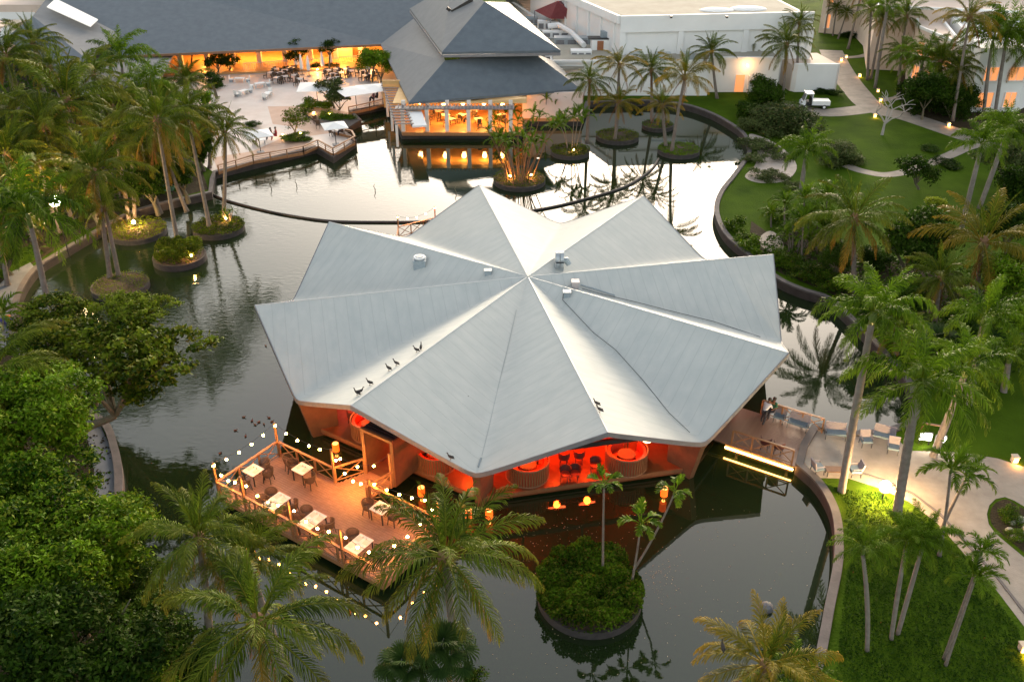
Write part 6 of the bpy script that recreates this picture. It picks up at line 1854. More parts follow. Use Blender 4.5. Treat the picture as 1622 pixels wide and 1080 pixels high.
T('waterside_tree', 'olive', (150, 640), (210, 490), 62, 'upper branch crown of olive leaves next to the bare mulched island', sq=.8, trunk=.15, limbs=6, group=big, dy=1)
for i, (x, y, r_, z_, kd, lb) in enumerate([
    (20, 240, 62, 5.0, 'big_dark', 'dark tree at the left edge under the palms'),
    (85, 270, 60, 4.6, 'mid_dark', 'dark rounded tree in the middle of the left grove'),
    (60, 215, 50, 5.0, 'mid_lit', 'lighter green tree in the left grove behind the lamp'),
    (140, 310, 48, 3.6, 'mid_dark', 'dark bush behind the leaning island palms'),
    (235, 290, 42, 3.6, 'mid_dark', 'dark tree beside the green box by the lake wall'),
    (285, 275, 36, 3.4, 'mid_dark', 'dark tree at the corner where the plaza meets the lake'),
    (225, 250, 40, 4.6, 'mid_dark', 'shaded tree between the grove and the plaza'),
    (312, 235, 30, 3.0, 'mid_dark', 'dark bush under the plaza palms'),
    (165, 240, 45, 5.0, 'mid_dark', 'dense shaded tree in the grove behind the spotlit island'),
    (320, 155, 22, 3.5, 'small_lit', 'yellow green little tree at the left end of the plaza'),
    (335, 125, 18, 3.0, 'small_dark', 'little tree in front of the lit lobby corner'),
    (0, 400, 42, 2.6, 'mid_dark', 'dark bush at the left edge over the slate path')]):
    T('grove_tree', kd, None, (x, y), r_, lb, z=z_, group='trees of the left grove')
pz = 'small trees of the plaza'
for b_, c_, r_, kd, lb in [
    ((304, 108), (303, 70), 21, 'small_lit', 'round topped tree in front of the slate lobby roof at the left'),
    ((345, 118), (345, 95), 20, 'small_dark', 'dark tree beside the lit lobby columns'),
    ((362, 115), (363, 98), 17, 'small_dark', 'thin dark tree right of the leftmost plaza trees'),
    ((469, 110), (470, 72), 16, 'small_dark', 'slim tree in front of the lobby with one tuft above the eaves'),
    ((470, 112), (469, 88), 17, 'small_dark', 'lower tuft tree beneath the slim lobby tree'),
    ((522, 112), (522, 75), 17, 'small_dark', 'slim tree in front of the middle of the lobby'),
    ((604, 135), (602, 100), 32, 'mid_lit', 'dense bright tree at the corner of the two slate roofs'),
    ((590, 130), (592, 90), 22, 'small_lit', 'smaller crown beside the dense tree at the roof corner'),
    ((530, 172), (521, 142), 25, 'small_grey', 'grey green tree in the middle of the plaza, left crown'),
    ((536, 175), (538, 156), 22, 'small_grey', 'grey green tree in the middle of the plaza, right crown'),
    ((467, 214), (465, 185), 30, 'sparse', 'open branched tree in the triangular bed beside the water railing')]:
    T('plaza_tree', kd, b_, c_, r_, lb, trunk=.12, limbs=5, group=pz)
for b_, c_, r_, kd, lb in [
    ((1460, 190), (1470, 140), 42, 'mid_dark', 'dark tree crown filling the roadside thicket, left'),
    ((1505, 186), (1508, 150), 38, 'mid_dark', 'dark tree crown filling the roadside thicket, right'),
    ((1470, 95), (1465, 62), 26, 'small_dark', 'small dark tree before the stepped beige block'),
    ((1560, 130), (1560, 110), 34, 'mid_dark', 'dark tree against the right apartment block')]:
    T('garden_tree', kd, b_, c_, r_, lb, trunk=.12, group='trees of the east garden')
for b_, c_, r_, kd, lb in [
    ((1590, 420), (1600, 350), 50, 'mid_dark', 'dark tree between the golden palm and the right edge'),
    ((1500, 600), (1510, 560), 50, 'mid_dark', 'dark tree behind the bright arching palm'),
    ((1400, 545), (1400, 510), 40, 'mid_dark', 'dark tree on the lake shore behind the bright royal palm'),
    ((1330, 440), (1325, 410), 34, 'mid_dark', 'dark tree in the bed left of the broad coconut palm')]:
    T('garden_tree', kd, b_, c_, r_, lb, trunk=.12, group='trees of the east garden')
T('ficus_tree', 'mid_dark', (1432, 462), (1446, 385), 66, 'dark round ficus tree in the east garden', trunk=.22, group='trees of the east garden', sq=1.05)
T('flowering_tree', 'small_yellow', (1478, 400), (1478, 322), 19, 'yellow green crown poking over the dark ficus', trunk=.1, group='trees of the east garden')
for b_, c_, r_, kd, lb in [
    ((1600, 500), (1605, 440), 60, 'mid_lit', 'light green tree at the right edge behind the golden palm'),
    ((1625, 560), (1630, 500), 60, 'mid_lit', 'leafy tree cut by the right edge above the shaded fan palm'),
    ((1590, 300), (1600, 250), 50, 'mid_grey', 'grey green tree at the right edge behind the white trunks'),
    ((1625, 330), (1632, 300), 50, 'mid_dark', 'dark tree cut by the right edge beside the east lawn'),
    ((1560, 250), (1585, 215), 34, 'mid_lit', 'light green tree where the cart road leaves the view'),
    ((1420, 510), (1430, 470), 50, 'mid_dark', 'shaded tree below the dark ficus'),
    ((1540, 560), (1545, 530), 52, 'mid_dark', 'dark tree in the shade above the lit signs'),
    ((1330, 250), (1330, 238), 22, 'small_grey', 'grey green bush tree left of the garden path'),
    ((1455, 300), (1453, 268), 32, 'small_dark', 'conical dark bush on the edge of the garden path')]:
    T('garden_tree', kd, b_, c_, r_, lb, trunk=.12, group='trees of the east garden')
# thicket by the road
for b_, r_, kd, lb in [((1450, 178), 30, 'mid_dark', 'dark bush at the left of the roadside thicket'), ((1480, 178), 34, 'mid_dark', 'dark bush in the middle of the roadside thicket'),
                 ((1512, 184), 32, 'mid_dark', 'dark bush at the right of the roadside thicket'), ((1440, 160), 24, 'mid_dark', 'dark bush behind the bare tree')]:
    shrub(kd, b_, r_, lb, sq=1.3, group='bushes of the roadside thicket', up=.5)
for b_, r_, kd, sq_, lb in [
    ((1248, 206), 66, 'mid_grey', .72, 'large grey green bush on the bank left of the big lawn'),
    ((1205, 206), 36, 'mid_grey', .8, 'dark bush behind the large grey green bush'),
    ((1190, 190), 32, 'mid_dark', .8, 'dark bush beside the lake wall near the annex lawn'),
    ((1212, 166), 40, 'mid_dark', 1.0, 'tall dark bush in front of the lit doorway'),
    ((1212, 242), 28, 'small_grey', .7, 'greyish low bush on the sandy bank'),
    ((1326, 256), 44, 'mid_grey', .85, 'grey green bush between the bushy palm and the path'),
    ((1204, 282), 26, 'small_grey', .5, 'twiggy grey bush on the sandy bank, nearest the lake wall'),
    ((1240, 254), 24, 'small_grey', .55, 'twiggy grey bush on the sandy bank, at its back edge'),
    ((1228, 284), 24, 'small_grey', .5, 'low grey bush between the sandy bank and the bushy palm'),
    ((1200, 236), 28, 'small_grey', .6, 'pale grey bush under the large grey green one'),
    ((1272, 196), 30, 'mid_grey', .7, 'right shoulder bush of the large grey green clump'),
    ((1472, 238), 22, 'small_dark', .35, 'low flat dark hedge clump on the big lawn'),
    ((1500, 262), 26, 'small_dark', .4, 'low dark clump below the lawn path'),
    ((1163, 362), 24, 'small_lit', .7, 'yellow green shrub on the lake wall, upper'),
    ((1188, 396), 26, 'small_lit', .7, 'yellow green shrub on the lake wall, lower'),
    ((1178, 380), 20, 'small_lit', .6, 'yellow green shrub between two others on the lake wall'),
    ((1245, 420), 30, 'shrub', .8, 'dark shrub by the reddish wall east of the roof'),
    ((1280, 440), 32, 'shrub', .8, 'dark shrub in the middle of the bed above the reddish wall'),
    ((1320, 455), 34, 'shrub', .8, 'dark shrub at the end of the reddish wall'),
    ((1230, 345), 28, 'small_lit', .7, 'sunlit shrub at the top of the garden bed'),
    ((1210, 425), 18, 'small_dark', .7, 'small shrub at the corner of the lake wall'),
    ((1385, 470), 34, 'mid_dark', .8, 'dark bush under the dark ficus'),
    ((1390, 420), 34, 'mid_dark', .9, 'dark bush behind the broad coconut palm'),
    ((1600, 820), 22, 'shrub', .6, 'low shrub among the stones of the round bed at the right edge'),
    ((1612, 850), 20, 'shrub', .6, 'low shrub at the lower edge of the round bed'),
    ((1195, 255), 22, 'small_grey', .6, 'greyish shrub at the lake bend'),
    ((1255, 300), 20, 'small_grey', .6, 'low grey shrub beside the bushy palm'),
    ((1470, 118), 26, 'mid_dark', .9, 'dark shrub before the apartment wall'),
    ((1345, 60), 16, 'small_dark', .6, 'low dark shrub under the peach wall'),
    ((1375, 55), 16, 'small_dark', .6, 'low dark shrub along the peach building'),
    ((1385, 92), 14, 'small_dark', .4, 'trimmed low hedge by the upper path, left'),
    ((1405, 94), 14, 'small_dark', .4, 'trimmed low hedge by the upper path, right'),
    ((1300, 148), 16, 'small_dark', .5, 'dark low plants behind the utility cart, left'),
    ((1318, 150), 16, 'small_dark', .5, 'dark low plants behind the utility cart, right'),
    ((1228, 160), 16, 'small_dark', .7, 'dark plant beside the nose of the utility cart'),
    ((495, 170), 22, 'small_lit', .6, 'yellow green bush in the plaza bed lit by a lamp'),
    ((512, 172), 20, 'small_lit', .6, 'green bush right of the lit one in the plaza bed'),
    ((525, 190), 24, 'shrub', .5, 'leafy shrub in the planter at the water steps, left'),
    ((545, 190), 20, 'shrub', .5, 'leafy shrub in the planter at the water steps, right'),
    ((462, 222), 20, 'shrub', .5, 'low shrub in the triangular bed, left'),
    ((480, 223), 16, 'shrub', .5, 'low shrub in the triangular bed, right'),
    ((472, 217), 17, 'shrub', .5, 'low shrub under the open branched tree'),
    ((400, 200), 16, 'small_dark', .5, 'low plants by the left parasol'),
    ((500, 108), 14, 'small_dark', .5, 'clipped planting before the lobby, left'),
    ((524, 107), 14, 'small_dark', .5, 'clipped planting before the lobby, middle'),
    ((462, 112), 14, 'small_dark', .5, 'clipped planting before the lobby, far left'),
    ((300, 130), 20, 'small_dark', .7, 'dark shrub at the lobby corner terrace'),
    ((340, 140), 18, 'small_dark', .6, 'dark shrub beside the plaza steps'),
    ((1010, 163), 12, 'small_dark', .4, 'low plants at the foot of the white annex')]:
    shrub(kd, b_, r_, lb, sq=sq_)
shrub('shrub', (745, 1090), 30, 'light leafy shrub at the bottom edge below the foreground palm', sq=.9)
# undergrowth of the left bank and the beds
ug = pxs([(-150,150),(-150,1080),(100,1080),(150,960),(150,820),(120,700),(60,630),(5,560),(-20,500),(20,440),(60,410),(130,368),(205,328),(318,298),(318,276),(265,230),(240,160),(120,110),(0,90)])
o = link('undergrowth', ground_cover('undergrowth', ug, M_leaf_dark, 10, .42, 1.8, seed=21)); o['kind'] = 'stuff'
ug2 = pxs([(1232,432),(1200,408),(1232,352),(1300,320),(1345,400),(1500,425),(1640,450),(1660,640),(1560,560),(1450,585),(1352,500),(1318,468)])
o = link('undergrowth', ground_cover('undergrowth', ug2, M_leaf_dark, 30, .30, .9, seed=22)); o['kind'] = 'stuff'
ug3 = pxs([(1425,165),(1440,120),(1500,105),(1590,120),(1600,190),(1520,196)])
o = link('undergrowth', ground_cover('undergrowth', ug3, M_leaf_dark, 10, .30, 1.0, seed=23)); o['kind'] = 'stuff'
# garden turf with blades near the camera
lawn_poly = pxs([(1322, 1085), (1335, 960), (1345, 880), (1340, 800), (1318, 772), (1395, 782), (1480, 836), (1530, 890), (1615, 998), (1622, 1085)])
tm = ground_cover('grass_blades', lawn_poly, leafmat('grass_blade', (.012, .036, .003), (.034, .082, .006), rough=.6), 260, .10, .05, seed=4)
o = link('grass_blades', tm); o['kind'] = 'stuff'

# bare tree by the cart road
def bare_tree():
    b = g(1397, 214, GZ); t = thing('bare_tree', 'leafless pale tree on the big lawn beside the cart road', 'tree', b)
    rg = random.Random(5); mb = MB()
    s = mpp(b)
    def limb(p, d, l, r_, n):
        q = p+d*l; mid = p.lerp(q, .5)+Vector((rg.uniform(-.1, .1), rg.uniform(-.1, .1), .05))*l
        mb.tube([p, mid, q], [r_, r_*.85, r_*.65], 6)
        if n > 0:
            for i in range(rg.choice((2, 3))):
                a = rg.uniform(0, 6.28); e = Vector((math.cos(a), math.sin(a), rg.uniform(-.1, .6))).normalized()
                limb(q, (d*.6+e*.8).normalized(), l*rg.uniform(.6, .85), r_*.6, n-1)
    limb(Vector((0, 0, -.1)), Vector((.02, 0, 1)), 20*s, .17, 0)
    top = Vector((.1, 0, 20*s-.1))
    for d in ((-.75, .2, .8), (.1, .3, 1), (.8, -.2, .55), (.45, .4, .8)):
        limb(top, Vector(d).normalized(), 24*s, .095, 2)
    link('trunk', mb.mesh('trunk', mat('pale_bark', (.30, .27, .24), (.40, .36, .32), rough=.9, scale=5)), t)
bare_tree()
# ================================================================ plaza furniture
M_canvas = mat('white_canvas', (.78, .77, .74), (.84, .83, .80), rough=.7, scale=2)
def parasol(px, py, w, h, lb, rz=.3, sq=True):
    """open square parasol; pixel of the canopy top"""
    c = g(px, py, GZ+h); t = thing('parasol', lb, 'parasol', (c.x, c.y, GZ), rz, 'open white parasols of the plaza')
    s = MB(); hw = w/2
    vs = [(0, 0, h), (-hw, -hw, h-.42), (hw, -hw, h-.42), (hw, hw, h-.42), (-hw, hw, h-.42)]
    vs += [(x, y, z-.05) for x, y, z in vs]
    s.add(vs, [(0, 1, 2), (0, 2, 3), (0, 3, 4), (0, 4, 1), (7, 6, 5), (8, 7, 5), (9, 8, 5), (6, 9, 5), (1, 6, 7, 2), (2, 7, 8, 3), (3, 8, 9, 4), (4, 9, 6, 1)])
    link('canopy', s.mesh('canopy', M_canvas), t)
    for i in range(4):
        a = math.pi/4+i*math.pi/2; s = MB(); s.bar((0, 0, h-.10), (math.cos(a)*hw*1.36, math.sin(a)*hw*1.36, h-.50), .03); link('rib', s.mesh('rib', M_fascia), t)
    s = MB(); s.cyl((0, 0, 0), .04, h-.05, 8); link('pole', s.mesh('pole', M_black), t)
    s = MB(); s.box((0, 0, .05), (.7, .7, .1)); link('base', s.mesh('base', M_fascia), t)
    return t
parasol(500, 132, 4.2, 2.6, 'large white parasol in the middle of the plaza', .1)
parasol(562, 138, 3.9, 2.7, 'white parasol beside the water terrace, left of two', .5)
parasol(590, 134, 3.6, 2.7, 'white parasol at the lit restaurant corner, right of two', .3)
parasol(529, 193, 2.5, 2.5, 'white parasol on the pointed water terrace', .35)
parasol(408, 206, 2.6, 2.4, 'tilted white parasol at the left end of the water terrace', .45)
def closed_parasol(px, py, lb):
    p = g(px, py, GZ+.02); t = thing('closed_parasol', lb, 'parasol', p, 0, 'closed white parasols before the lobby')
    s = MB(); s.tube([(0, 0, .75), (0, 0, 1.0), (0, 0, 1.9), (0, 0, 2.6), (0, 0, 2.75)], [.20, .27, .20, .09, .02], 8); link('canopy', s.mesh('canopy', M_canvas, smooth=True), t)
    s = MB(); s.cyl((0, 0, 0), .035, .8, 6); link('pole', s.mesh('pole', M_black), t)
    s = MB(); s.cyl((0, 0, 0), .3, .08, 10); link('base', s.mesh('base', M_fascia), t)
for x, y, lb in ((471, 112, 'closed parasol leaning by the slim lobby tree, leftmost'), (479, 119, 'closed parasol second from the left before the lobby'), (490, 121, 'short closed parasol left of the large open one'),
                 (512, 114, 'closed parasol in front of the lobby planting, centre'), (525, 108, 'closed parasol right before the slim middle tree'), (584, 120, 'closed parasol among the dark chairs near the roof corner')):
    closed_parasol(x, y, lb)
# cafe sets: dark chairs round pale tables
M_pinktab = mat('pale_round_table', (.60, .54, .50), rough=.3)
CPL = ['furthest left under the lobby eaves', 'just left of the closed parasols', 'nearest the bright half of the plaza', 'left of the large parasol, front row', 'beside the leaning closed parasol',
 'left of the large parasol, second row', 'touching the left edge of the large parasol', 'left of the closed parasols, back row', 'at the far left end of the café rows', 'below the central closed parasol',
 'right of the large parasol, back row', 'under the rightmost lobby parasol', 'alone right of the large parasol', 'at the right edge of the large parasol', 'in the gap before the bar, left', 'in the gap before the bar, right',
 'left of the closed parasol by the roof corner', 'below the closed parasol by the roof corner', 'right of the closed parasol by the roof corner', 'under the dense bright corner tree', 'between large parasol and grey green tree']
cset = [(438, 118), (445, 124), (440, 132), (452, 130), (462, 116), (468, 128), (475, 134), (452, 120), (430, 124), (520, 120), (528, 126), (534, 118), (540, 124), (525, 134), (550, 118), (556, 121), (575, 122), (580, 128), (586, 126), (592, 122), (533, 132)]
for i, (x, y) in enumerate(cset):
    tiny_set(g(x, y, GZ+.02), i*.7, 'pale café table '+CPL[i], 'dark chair at the table '+CPL[i], 'plaza café', M_pinktab, n=3)
WPL = ['at the lobby side of the bright plaza half', 'second from the lobby on the bright plaza half', 'left in the middle of the bright plaza', 'near the café chairs on the bright plaza half', 'in the lower middle of the bright plaza half', 'lowest at the left of the bright plaza half', 'beside the clay paving edge']
for i, (x, y) in enumerate([(380, 130), (412, 138), (386, 150), (424, 154)]):
    p = g(x, y, GZ+.02); t = thing('pale_table', 'low white table '+WPL[i], 'table', p, i*.5, 'white tables on the left half of the plaza')
    s = MB(); s.box((0, 0, .50), (1.2, .7, .05)); link('tabletop', s.mesh('tabletop', M_canvas), t)
    for sx in (-.6, .6): l = MB(); l.box((sx, 0, .24), (.08, .6, .46)); link('leg', l.mesh('leg', M_canvas), t)
    for sx in (-1.1, 1.1):
        q_ = p+Vector((sx*math.cos(i*.5), sx*math.sin(i*.5), 0))
        s = MB(); s.box((0, 0, .36), (.5, .5, .10)); s2 = MB()
        c_ = thing('white_chair', ('right' if sx > 0 else 'left')+' white chair by the table '+WPL[i], 'chair', q_, i*.5, 'white chairs on the left half of the plaza')
        link('seat', s.mesh('seat', M_canvas), c_); s2.box((.22 if sx > 0 else -.22, 0, .62), (.06, .5, .42)); link('backrest', s2.mesh('backrest', M_canvas), c_)
        for ly in (-.2, .2):
            l = MB(); l.box((0, ly, .15), (.4, .04, .31)); link('leg', l.mesh('leg', M_galv), c_)
# waterside railing of the plaza with plank band
rl = thing('terrace_railing', 'orange lit timber railing along the plaza water edge', 'railing', g(480, 240, GZ))
def wrail(pts, owner):
    org = owner.location
    P_ = [Vector((*(g(x, y, GZ+.95)-org)[:2], 0)) for x, y in pts]
    for a, b in zip(P_[:-1], P_[1:]):
        q = MB(); q.bar(a+Vector((0, 0, .95)), b+Vector((0, 0, .95)), .20, .07); link('handrail', q.mesh('handrail', M_rail), owner)
        L_ = (b-a).length; n = max(1, round(L_/2))
        for i in range(n+1):
            p = a.lerp(b, i/n); q = MB(); q.bar(p, p+Vector((0, 0, .93)), .10); link('rail_post', q.mesh('rail_post', M_rail), owner)
        q = MB(); q.bar(a+Vector((0, 0, .18)), b+Vector((0, 0, .18)), .05, .30); link('kick_board', q.mesh('kick_board', M_rail), owner)
        for zz in (.5, .72):
            q = MB(); q.bar(a+Vector((0, 0, zz)), b+Vector((0, 0, zz)), .03, .03); link('mid_rail', q.mesh('mid_rail', M_rail), owner)
wrail([(345, 262), (400, 246), (480, 232), (503, 222), (527, 235), (562, 216), (557, 207), (527, 200)], rl)
rl2 = thing('terrace_railing', 'orange timber railing above the dark channel beside the restaurant', 'railing', g(585, 170, GZ))
wrail([(552, 170), (585, 163), (611, 156)], rl2)
# planter walls
pw = thing('water_planter', 'dark walled planter stepping down into the channel', 'planter', g(545, 205, 0))
org = pw.location
pp = [g(x, y, .9) for x, y in [(480, 178), (530, 182), (571, 190), (545, 206), (515, 200)]]
q = MB(); q.prism([(p.x, p.y) for p in pp], GZ+.004, .9); q.build('planter_wall', M_wallface, pw)
# garden and path lights
M_glow = emis('garden_lamp_glass', (1.0, .50, .14), 40, (.9, .7, .4)); M_glow2 = emis('bright_lamp_glass', (1.0, .68, .32), 120, (.9, .8, .6))
def garden_light(px, py, lb, w=40, r=.09, h=.35, z=GZ, em=None, col=WARM):
    p = g(px, py, z+h); t = thing('garden_light', lb, 'lamp', (p.x, p.y, z), 0, 'garden spotlights')
    s = MB(); s.cyl((0, 0, -.02), .04, h, 6); link('stake', s.mesh('stake', M_black), t)
    s = MB(); s.cyl((0, 0, h-.03), r*.9, .05, 8); link('lamp_base', s.mesh('lamp_base', M_black), t)
    s = MB(); s.ball((0, 0, h+r*.8), r, 10, 7); link('lamp_glass', s.mesh('lamp_glass', em or M_glow, smooth=True), t)
    l_ = lamp('garden_lamp_light', (0, -r*1.6, h+r*2.4), col, w*.38, .1); l_.parent = t
garden_light(1401, 776, 'brightest lawn lamp, glowing at the patio edge by the largest royal palm', 260, .30, .6, em=M_glow2, col=(1, .40, .09))
garden_light(212, 354, 'orange spotlight on the mulched island with two palms', 150, .14, .45, .42, em=M_glow2, col=(1, .42, .10))
garden_light(88, 325, 'very bright lamp among the trees on the left bank', 600, .42, 4.6, em=M_glow2, col=(1, .62, .28))
garden_light(303, 406, 'spotlight at the front rim of the shrub ringed island', 60, .10, .35, .5)
garden_light(358, 347, 'small spotlight behind the spiky bush on the flat leafy island', 40, .07, .3, .42)
garden_light(808, 280, 'left uplight in the brown stemmed clump', 70, .09, .3, .42, col=ORANGE)
garden_light(841, 278, 'right uplight in the brown stemmed clump', 60, .09, .3, .42, col=ORANGE)
garden_light(909, 238, 'small uplight on the low grass island', 24, .06, .25, .42)
garden_light(497, 180, 'lamp under the yellow green plaza bushes', 60, .09, .3)
garden_light(522, 182, 'lamp in the planter at the water steps', 50, .08, .3)
garden_light(448, 214, 'lamp left of the open branched tree', 30, .07, .3)
garden_light(476, 212, 'lamp right of the open branched tree', 30, .07, .3)
garden_light(503, 111, 'lamp in the clipped planting before the lobby', 30, .08, .3)
garden_light(1248, 175, 'small lamp glowing on top of the large grey green bush', 14, .07, 1.6)
def bollard(px, py, lb, w=28):
    p = g(px, py, GZ); t = thing('path_light', lb, 'lamp', p, 0, 'box lights along the cart road')
    s = MB(); s.box((0, 0, .16), (.30, .30, .36)); link('lamp_box', s.mesh('lamp_box', M_cream), t)
    s = MB(); s.box((0, 0, .38), (.36, .36, .07)); link('lid', s.mesh('lid', M_cream), t)
    s = MB(); s.box((0, -.16, .17), (.22, .03, .2)); link('lamp_glass', s.mesh('lamp_glass', emis('box_light_glass', (1, .46, .12), 3, (.9, .7, .4))), t)
    l_ = lamp('path_light_lamp', (0, -.4, .22), (1, .42, .1), w*.3, .08); l_.parent = t
for x, y, lb in ((1332, 97, 'box light at the top of the cart road by the corner building'), (1361, 122, 'box light on the upper lawn left of the palm cluster'), (1394, 161, 'box light at the road fork by the upper lawn'),
                 (1385, 186, 'box light beside the bare tree'), (1502, 200, 'box light at the foot of the tall clear standing palm'), (1618, 247, 'box light at the right edge beside the road'),
                 (1606, 731, 'box light on the lawn edge above the patio path'), (1619, 1030, 'box light at the lower right lawn edge')):
    bollard(x, y, lb)
bollard(1390, 146, 'white box post on the upper lawn by the side path', 2)
bollard(1340, 92, 'white box post where the upper path meets the road', 2)
# small lamps of the pond edge
for x, y in ():
    pass

# stones of the round bed
for i in range(9):
    a = i*.75; p = g(1612+14*math.cos(a)+random.uniform(-4, 4), 838+16*math.sin(a), GZ)
    s = MB(); s.ball((p.x, p.y, p.z+.05), random.uniform(.14, .28), 7, 5, (1.2, .9, .7))
    solo('garden_stone', s, M_whitedirty, 'pale stone among the plants of the round bed at the right edge', 'stone', 'stones of the round bed')
# green utility box by the left bank
p = g(262, 300, GZ); s = MB(); s.box((p.x, p.y, GZ+.95), (1.7, 1.0, 1.9)); s.box((p.x, p.y, GZ+1.95), (1.8, 1.1, .1))
solo('utility_box', s, mat('green_paint', (.03, .13, .09), (.04, .16, .11), rough=.5, scale=4), 'green utility cabinet between the dark trees at the left bank', 'cabinet')
# blue and orange bundle on the slate path: parked watercraft seat
p = g(12, 512, GZ); t = thing('beach_bag', 'blue and violet bundle with orange top lying on the slate path at the left edge', 'bag', p)
s = MB(); s.ball((0, 0, .25), .42, 10, 7, (1.2, .8, .6)); link('bag_body', s.mesh('bag_body', mat('blue_violet_cloth', (.04, .03, .22), (.08, .05, .30), rough=.8)), t)
s = MB(); s.ball((.1, .1, .5), .22, 8, 6, (1, .8, .5)); link('bag_top', s.mesh('bag_top', mat('orange_cloth', (.5, .2, .04), rough=.8)), t)
# rock sticking out near the bottom right
p = g(1212, 965, 0); s = MB(); s.ball((p.x, p.y, .1), .38, 9, 6, (1, .8, .9)); s.ball((p.x-.25, p.y-.1, .0), .26, 8, 5)
solo('lake_rock', s, mat('wet_rock', (.09, .09, .10), (.16, .16, .17), rough=.4, scale=6, bump=.03), 'dark wet rock standing in the water near the bottom right', 'rock')

# ================================================================ birds
M_bird = mat('black_plumage', (.018, .014, .013), (.035, .028, .024), rough=.7, scale=20)
M_beak = mat('bird_beak', (.12, .07, .03), rough=.5)
def bird_mesh():
    t = thing('perched_bird', '', 'bird', (0, 0, 0), 0, 'black birds perched on the star roof')
    s = MB(); s.tube([(-.30, 0, .16), (-.20, 0, .20), (-.05, 0, .26), (.08, 0, .29), (.15, 0, .34), (.19, 0, .42), (.22, 0, .50), (.25, 0, .53), (.29, 0, .52)], [.015, .05, .10, .10, .06, .035, .035, .042, .015], 8)
    link('body', s.mesh('body', M_bird, smooth=True), t)
    for sy in (-.055, .055):
        w = MB(); w.ball((-.07, sy*1.25, .26), .13, 8, 5, (1.3, .25, .55)); link('wing', w.mesh('wing', M_bird, smooth=True), t)
        l = MB(); l.bar((.0, sy*.7, 0), (.0, sy*.7, .2), .015); l.bar((-.02, sy*.7, .008), (.06, sy*.7, .008), .03, .012); link('leg', l.mesh('leg', M_beak), t)
    b = MB(); b.tube([(.28, 0, .52), (.37, 0, .50)], [.014, .003], 5); link('beak', b.mesh('beak', M_beak), t)
    return t
bd0 = bird_mesh(); bd0.scale = (.74,)*3; usedb = False
for x, y, rz_, lb in ((566, 626, 150, 'black bird lowest on the southwest ridge'), (571, 624, 20, 'black bird second from the eaves on the southwest ridge, facing right'), (586, 610, 160, 'black bird alone on the lower third of the southwest ridge'),
                    (616, 587, 150, 'black bird lower one of the middle pair on the southwest ridge'), (628, 579, 155, 'black bird upper one of the middle pair on the southwest ridge'), (660, 558, 160, 'black bird left one of the top pair on the southwest ridge'),
                    (667, 554, 90, 'black bird right one of the top pair on the southwest ridge'), (714, 728, 160, 'lone black bird on the front slope near the south valley end'),
                    (945, 643, 150, 'black bird upper one of the two beside the southeast gable ridge'), (950, 653, 150, 'black bird lower one of the two beside the southeast gable ridge')):
    p = on_roof(x, y); loc = Vector((p.x, p.y, roof_z(p.x, p.y)+.0))
    if not usedb: bd0['label'] = lb; bd0.location = loc; bd0.rotation_euler = (0, 0, R(rz_)); usedb = True
    else: copy_tree(bd0, lb, loc, R(rz_))
# bird on a coconut frond, heron on the boom side
p = g(1144, 1030, 6.8); copy_tree(bd0, 'dark bird perched on the yellow frond at the bottom right', p, R(90), group='other birds')
# ducks on the ruffled water
M_duck = mat('brown_duck', (.10, .045, .03), (.16, .08, .05), rough=.7, scale=20)
dk0 = thing('swimming_duck', '', 'duck', (0, 0, 0), 0, 'brown ducks swimming left of the pavilion')
s = MB(); s.tube([(-.24, 0, .10), (-.12, 0, .09), (.03, 0, .08), (.14, 0, .10), (.19, 0, .20), (.24, 0, .23), (.28, 0, .22)], [.02, .09, .11, .07, .04, .045, .02], 8); link('body', s.mesh('body', M_duck, smooth=True), dk0)
s = MB(); s.tube([(.27, 0, .22), (.34, 0, .20)], [.02, .008], 5); link('bill', s.mesh('bill', M_beak), dk0)
for sy in (-.07, .07): s = MB(); s.ball((-.05, sy, .12), .11, 8, 5, (1.3, .35, .5)); link('wing', s.mesh('wing', M_duck), dk0)
dk0.scale = (.48,)*3; first = True
for i, (x, y) in enumerate([(386, 661), (399, 667), (404, 673), (410, 669), (418, 672), (373, 682), (389, 691), (426, 662), (349, 718), (421, 548), (431, 668)]):
    loc = g(x, y, .0); a = i*1.3
    lb = {8: 'brown duck swimming apart from the others, nearest the deck corner', 9: 'brown duck close under the west eaves of the star roof'}.get(i, 'brown duck in the scattered flock between left bank and pavilion')
    if first: dk0['label'] = lb; dk0.location = loc; dk0.rotation_euler = (0, 0, a); first = False
    else: copy_tree(dk0, lb, loc, a)
# floating leaves
fl = MB(); rg = random.Random(3)
for i in range(420):
    x = rg.uniform(780, 1290); y = rg.uniform(800, 1078)
    if rg.random() < .3: x = rg.gauss(1050, 14); y = rg.gauss(915, 22)
    if rg.random() < .12: x = rg.gauss(880, 60); y = rg.gauss(846, 12)
    p = g(x, y, .012); a = rg.uniform(0, 6.28); l = rg.uniform(.015, .045)
    u_ = Vector((math.cos(a), math.sin(a), 0))*l; v_ = Vector((-math.sin(a), math.cos(a), 0))*l*.5
    fl.add([p-u_, p-v_, p+u_, p+v_], [(0, 1, 2, 3)])
setting('floating_leaves', fl, mat('floating_leaf', (.30, .22, .12), (.45, .38, .26), rough=.7, scale=3), kind='stuff')
# snags standing in the far water
for i, (x, y) in enumerate([(430, 305), (470, 300), (594, 308), (722, 312), (566, 262)]):
    p = g(x, y, -.3); s = MB(); s.tube([p, p+Vector((.05, 0, .5)), p+Vector((-.08, 0, .8)), p+Vector((.06, 0, 1.05))], [.05, .04, .03, .015], 5)
    solo('water_snag', s, M_wood, ['crooked stick in the bright water, leftmost', 'crooked stick in the bright water, second from the left', 'thin stick in the bright water above the boom', 'stick in the water close behind the northwest roof point', 'dark stick in the water before the pointed terrace'][i], 'stick', 'sticks standing in the lake')

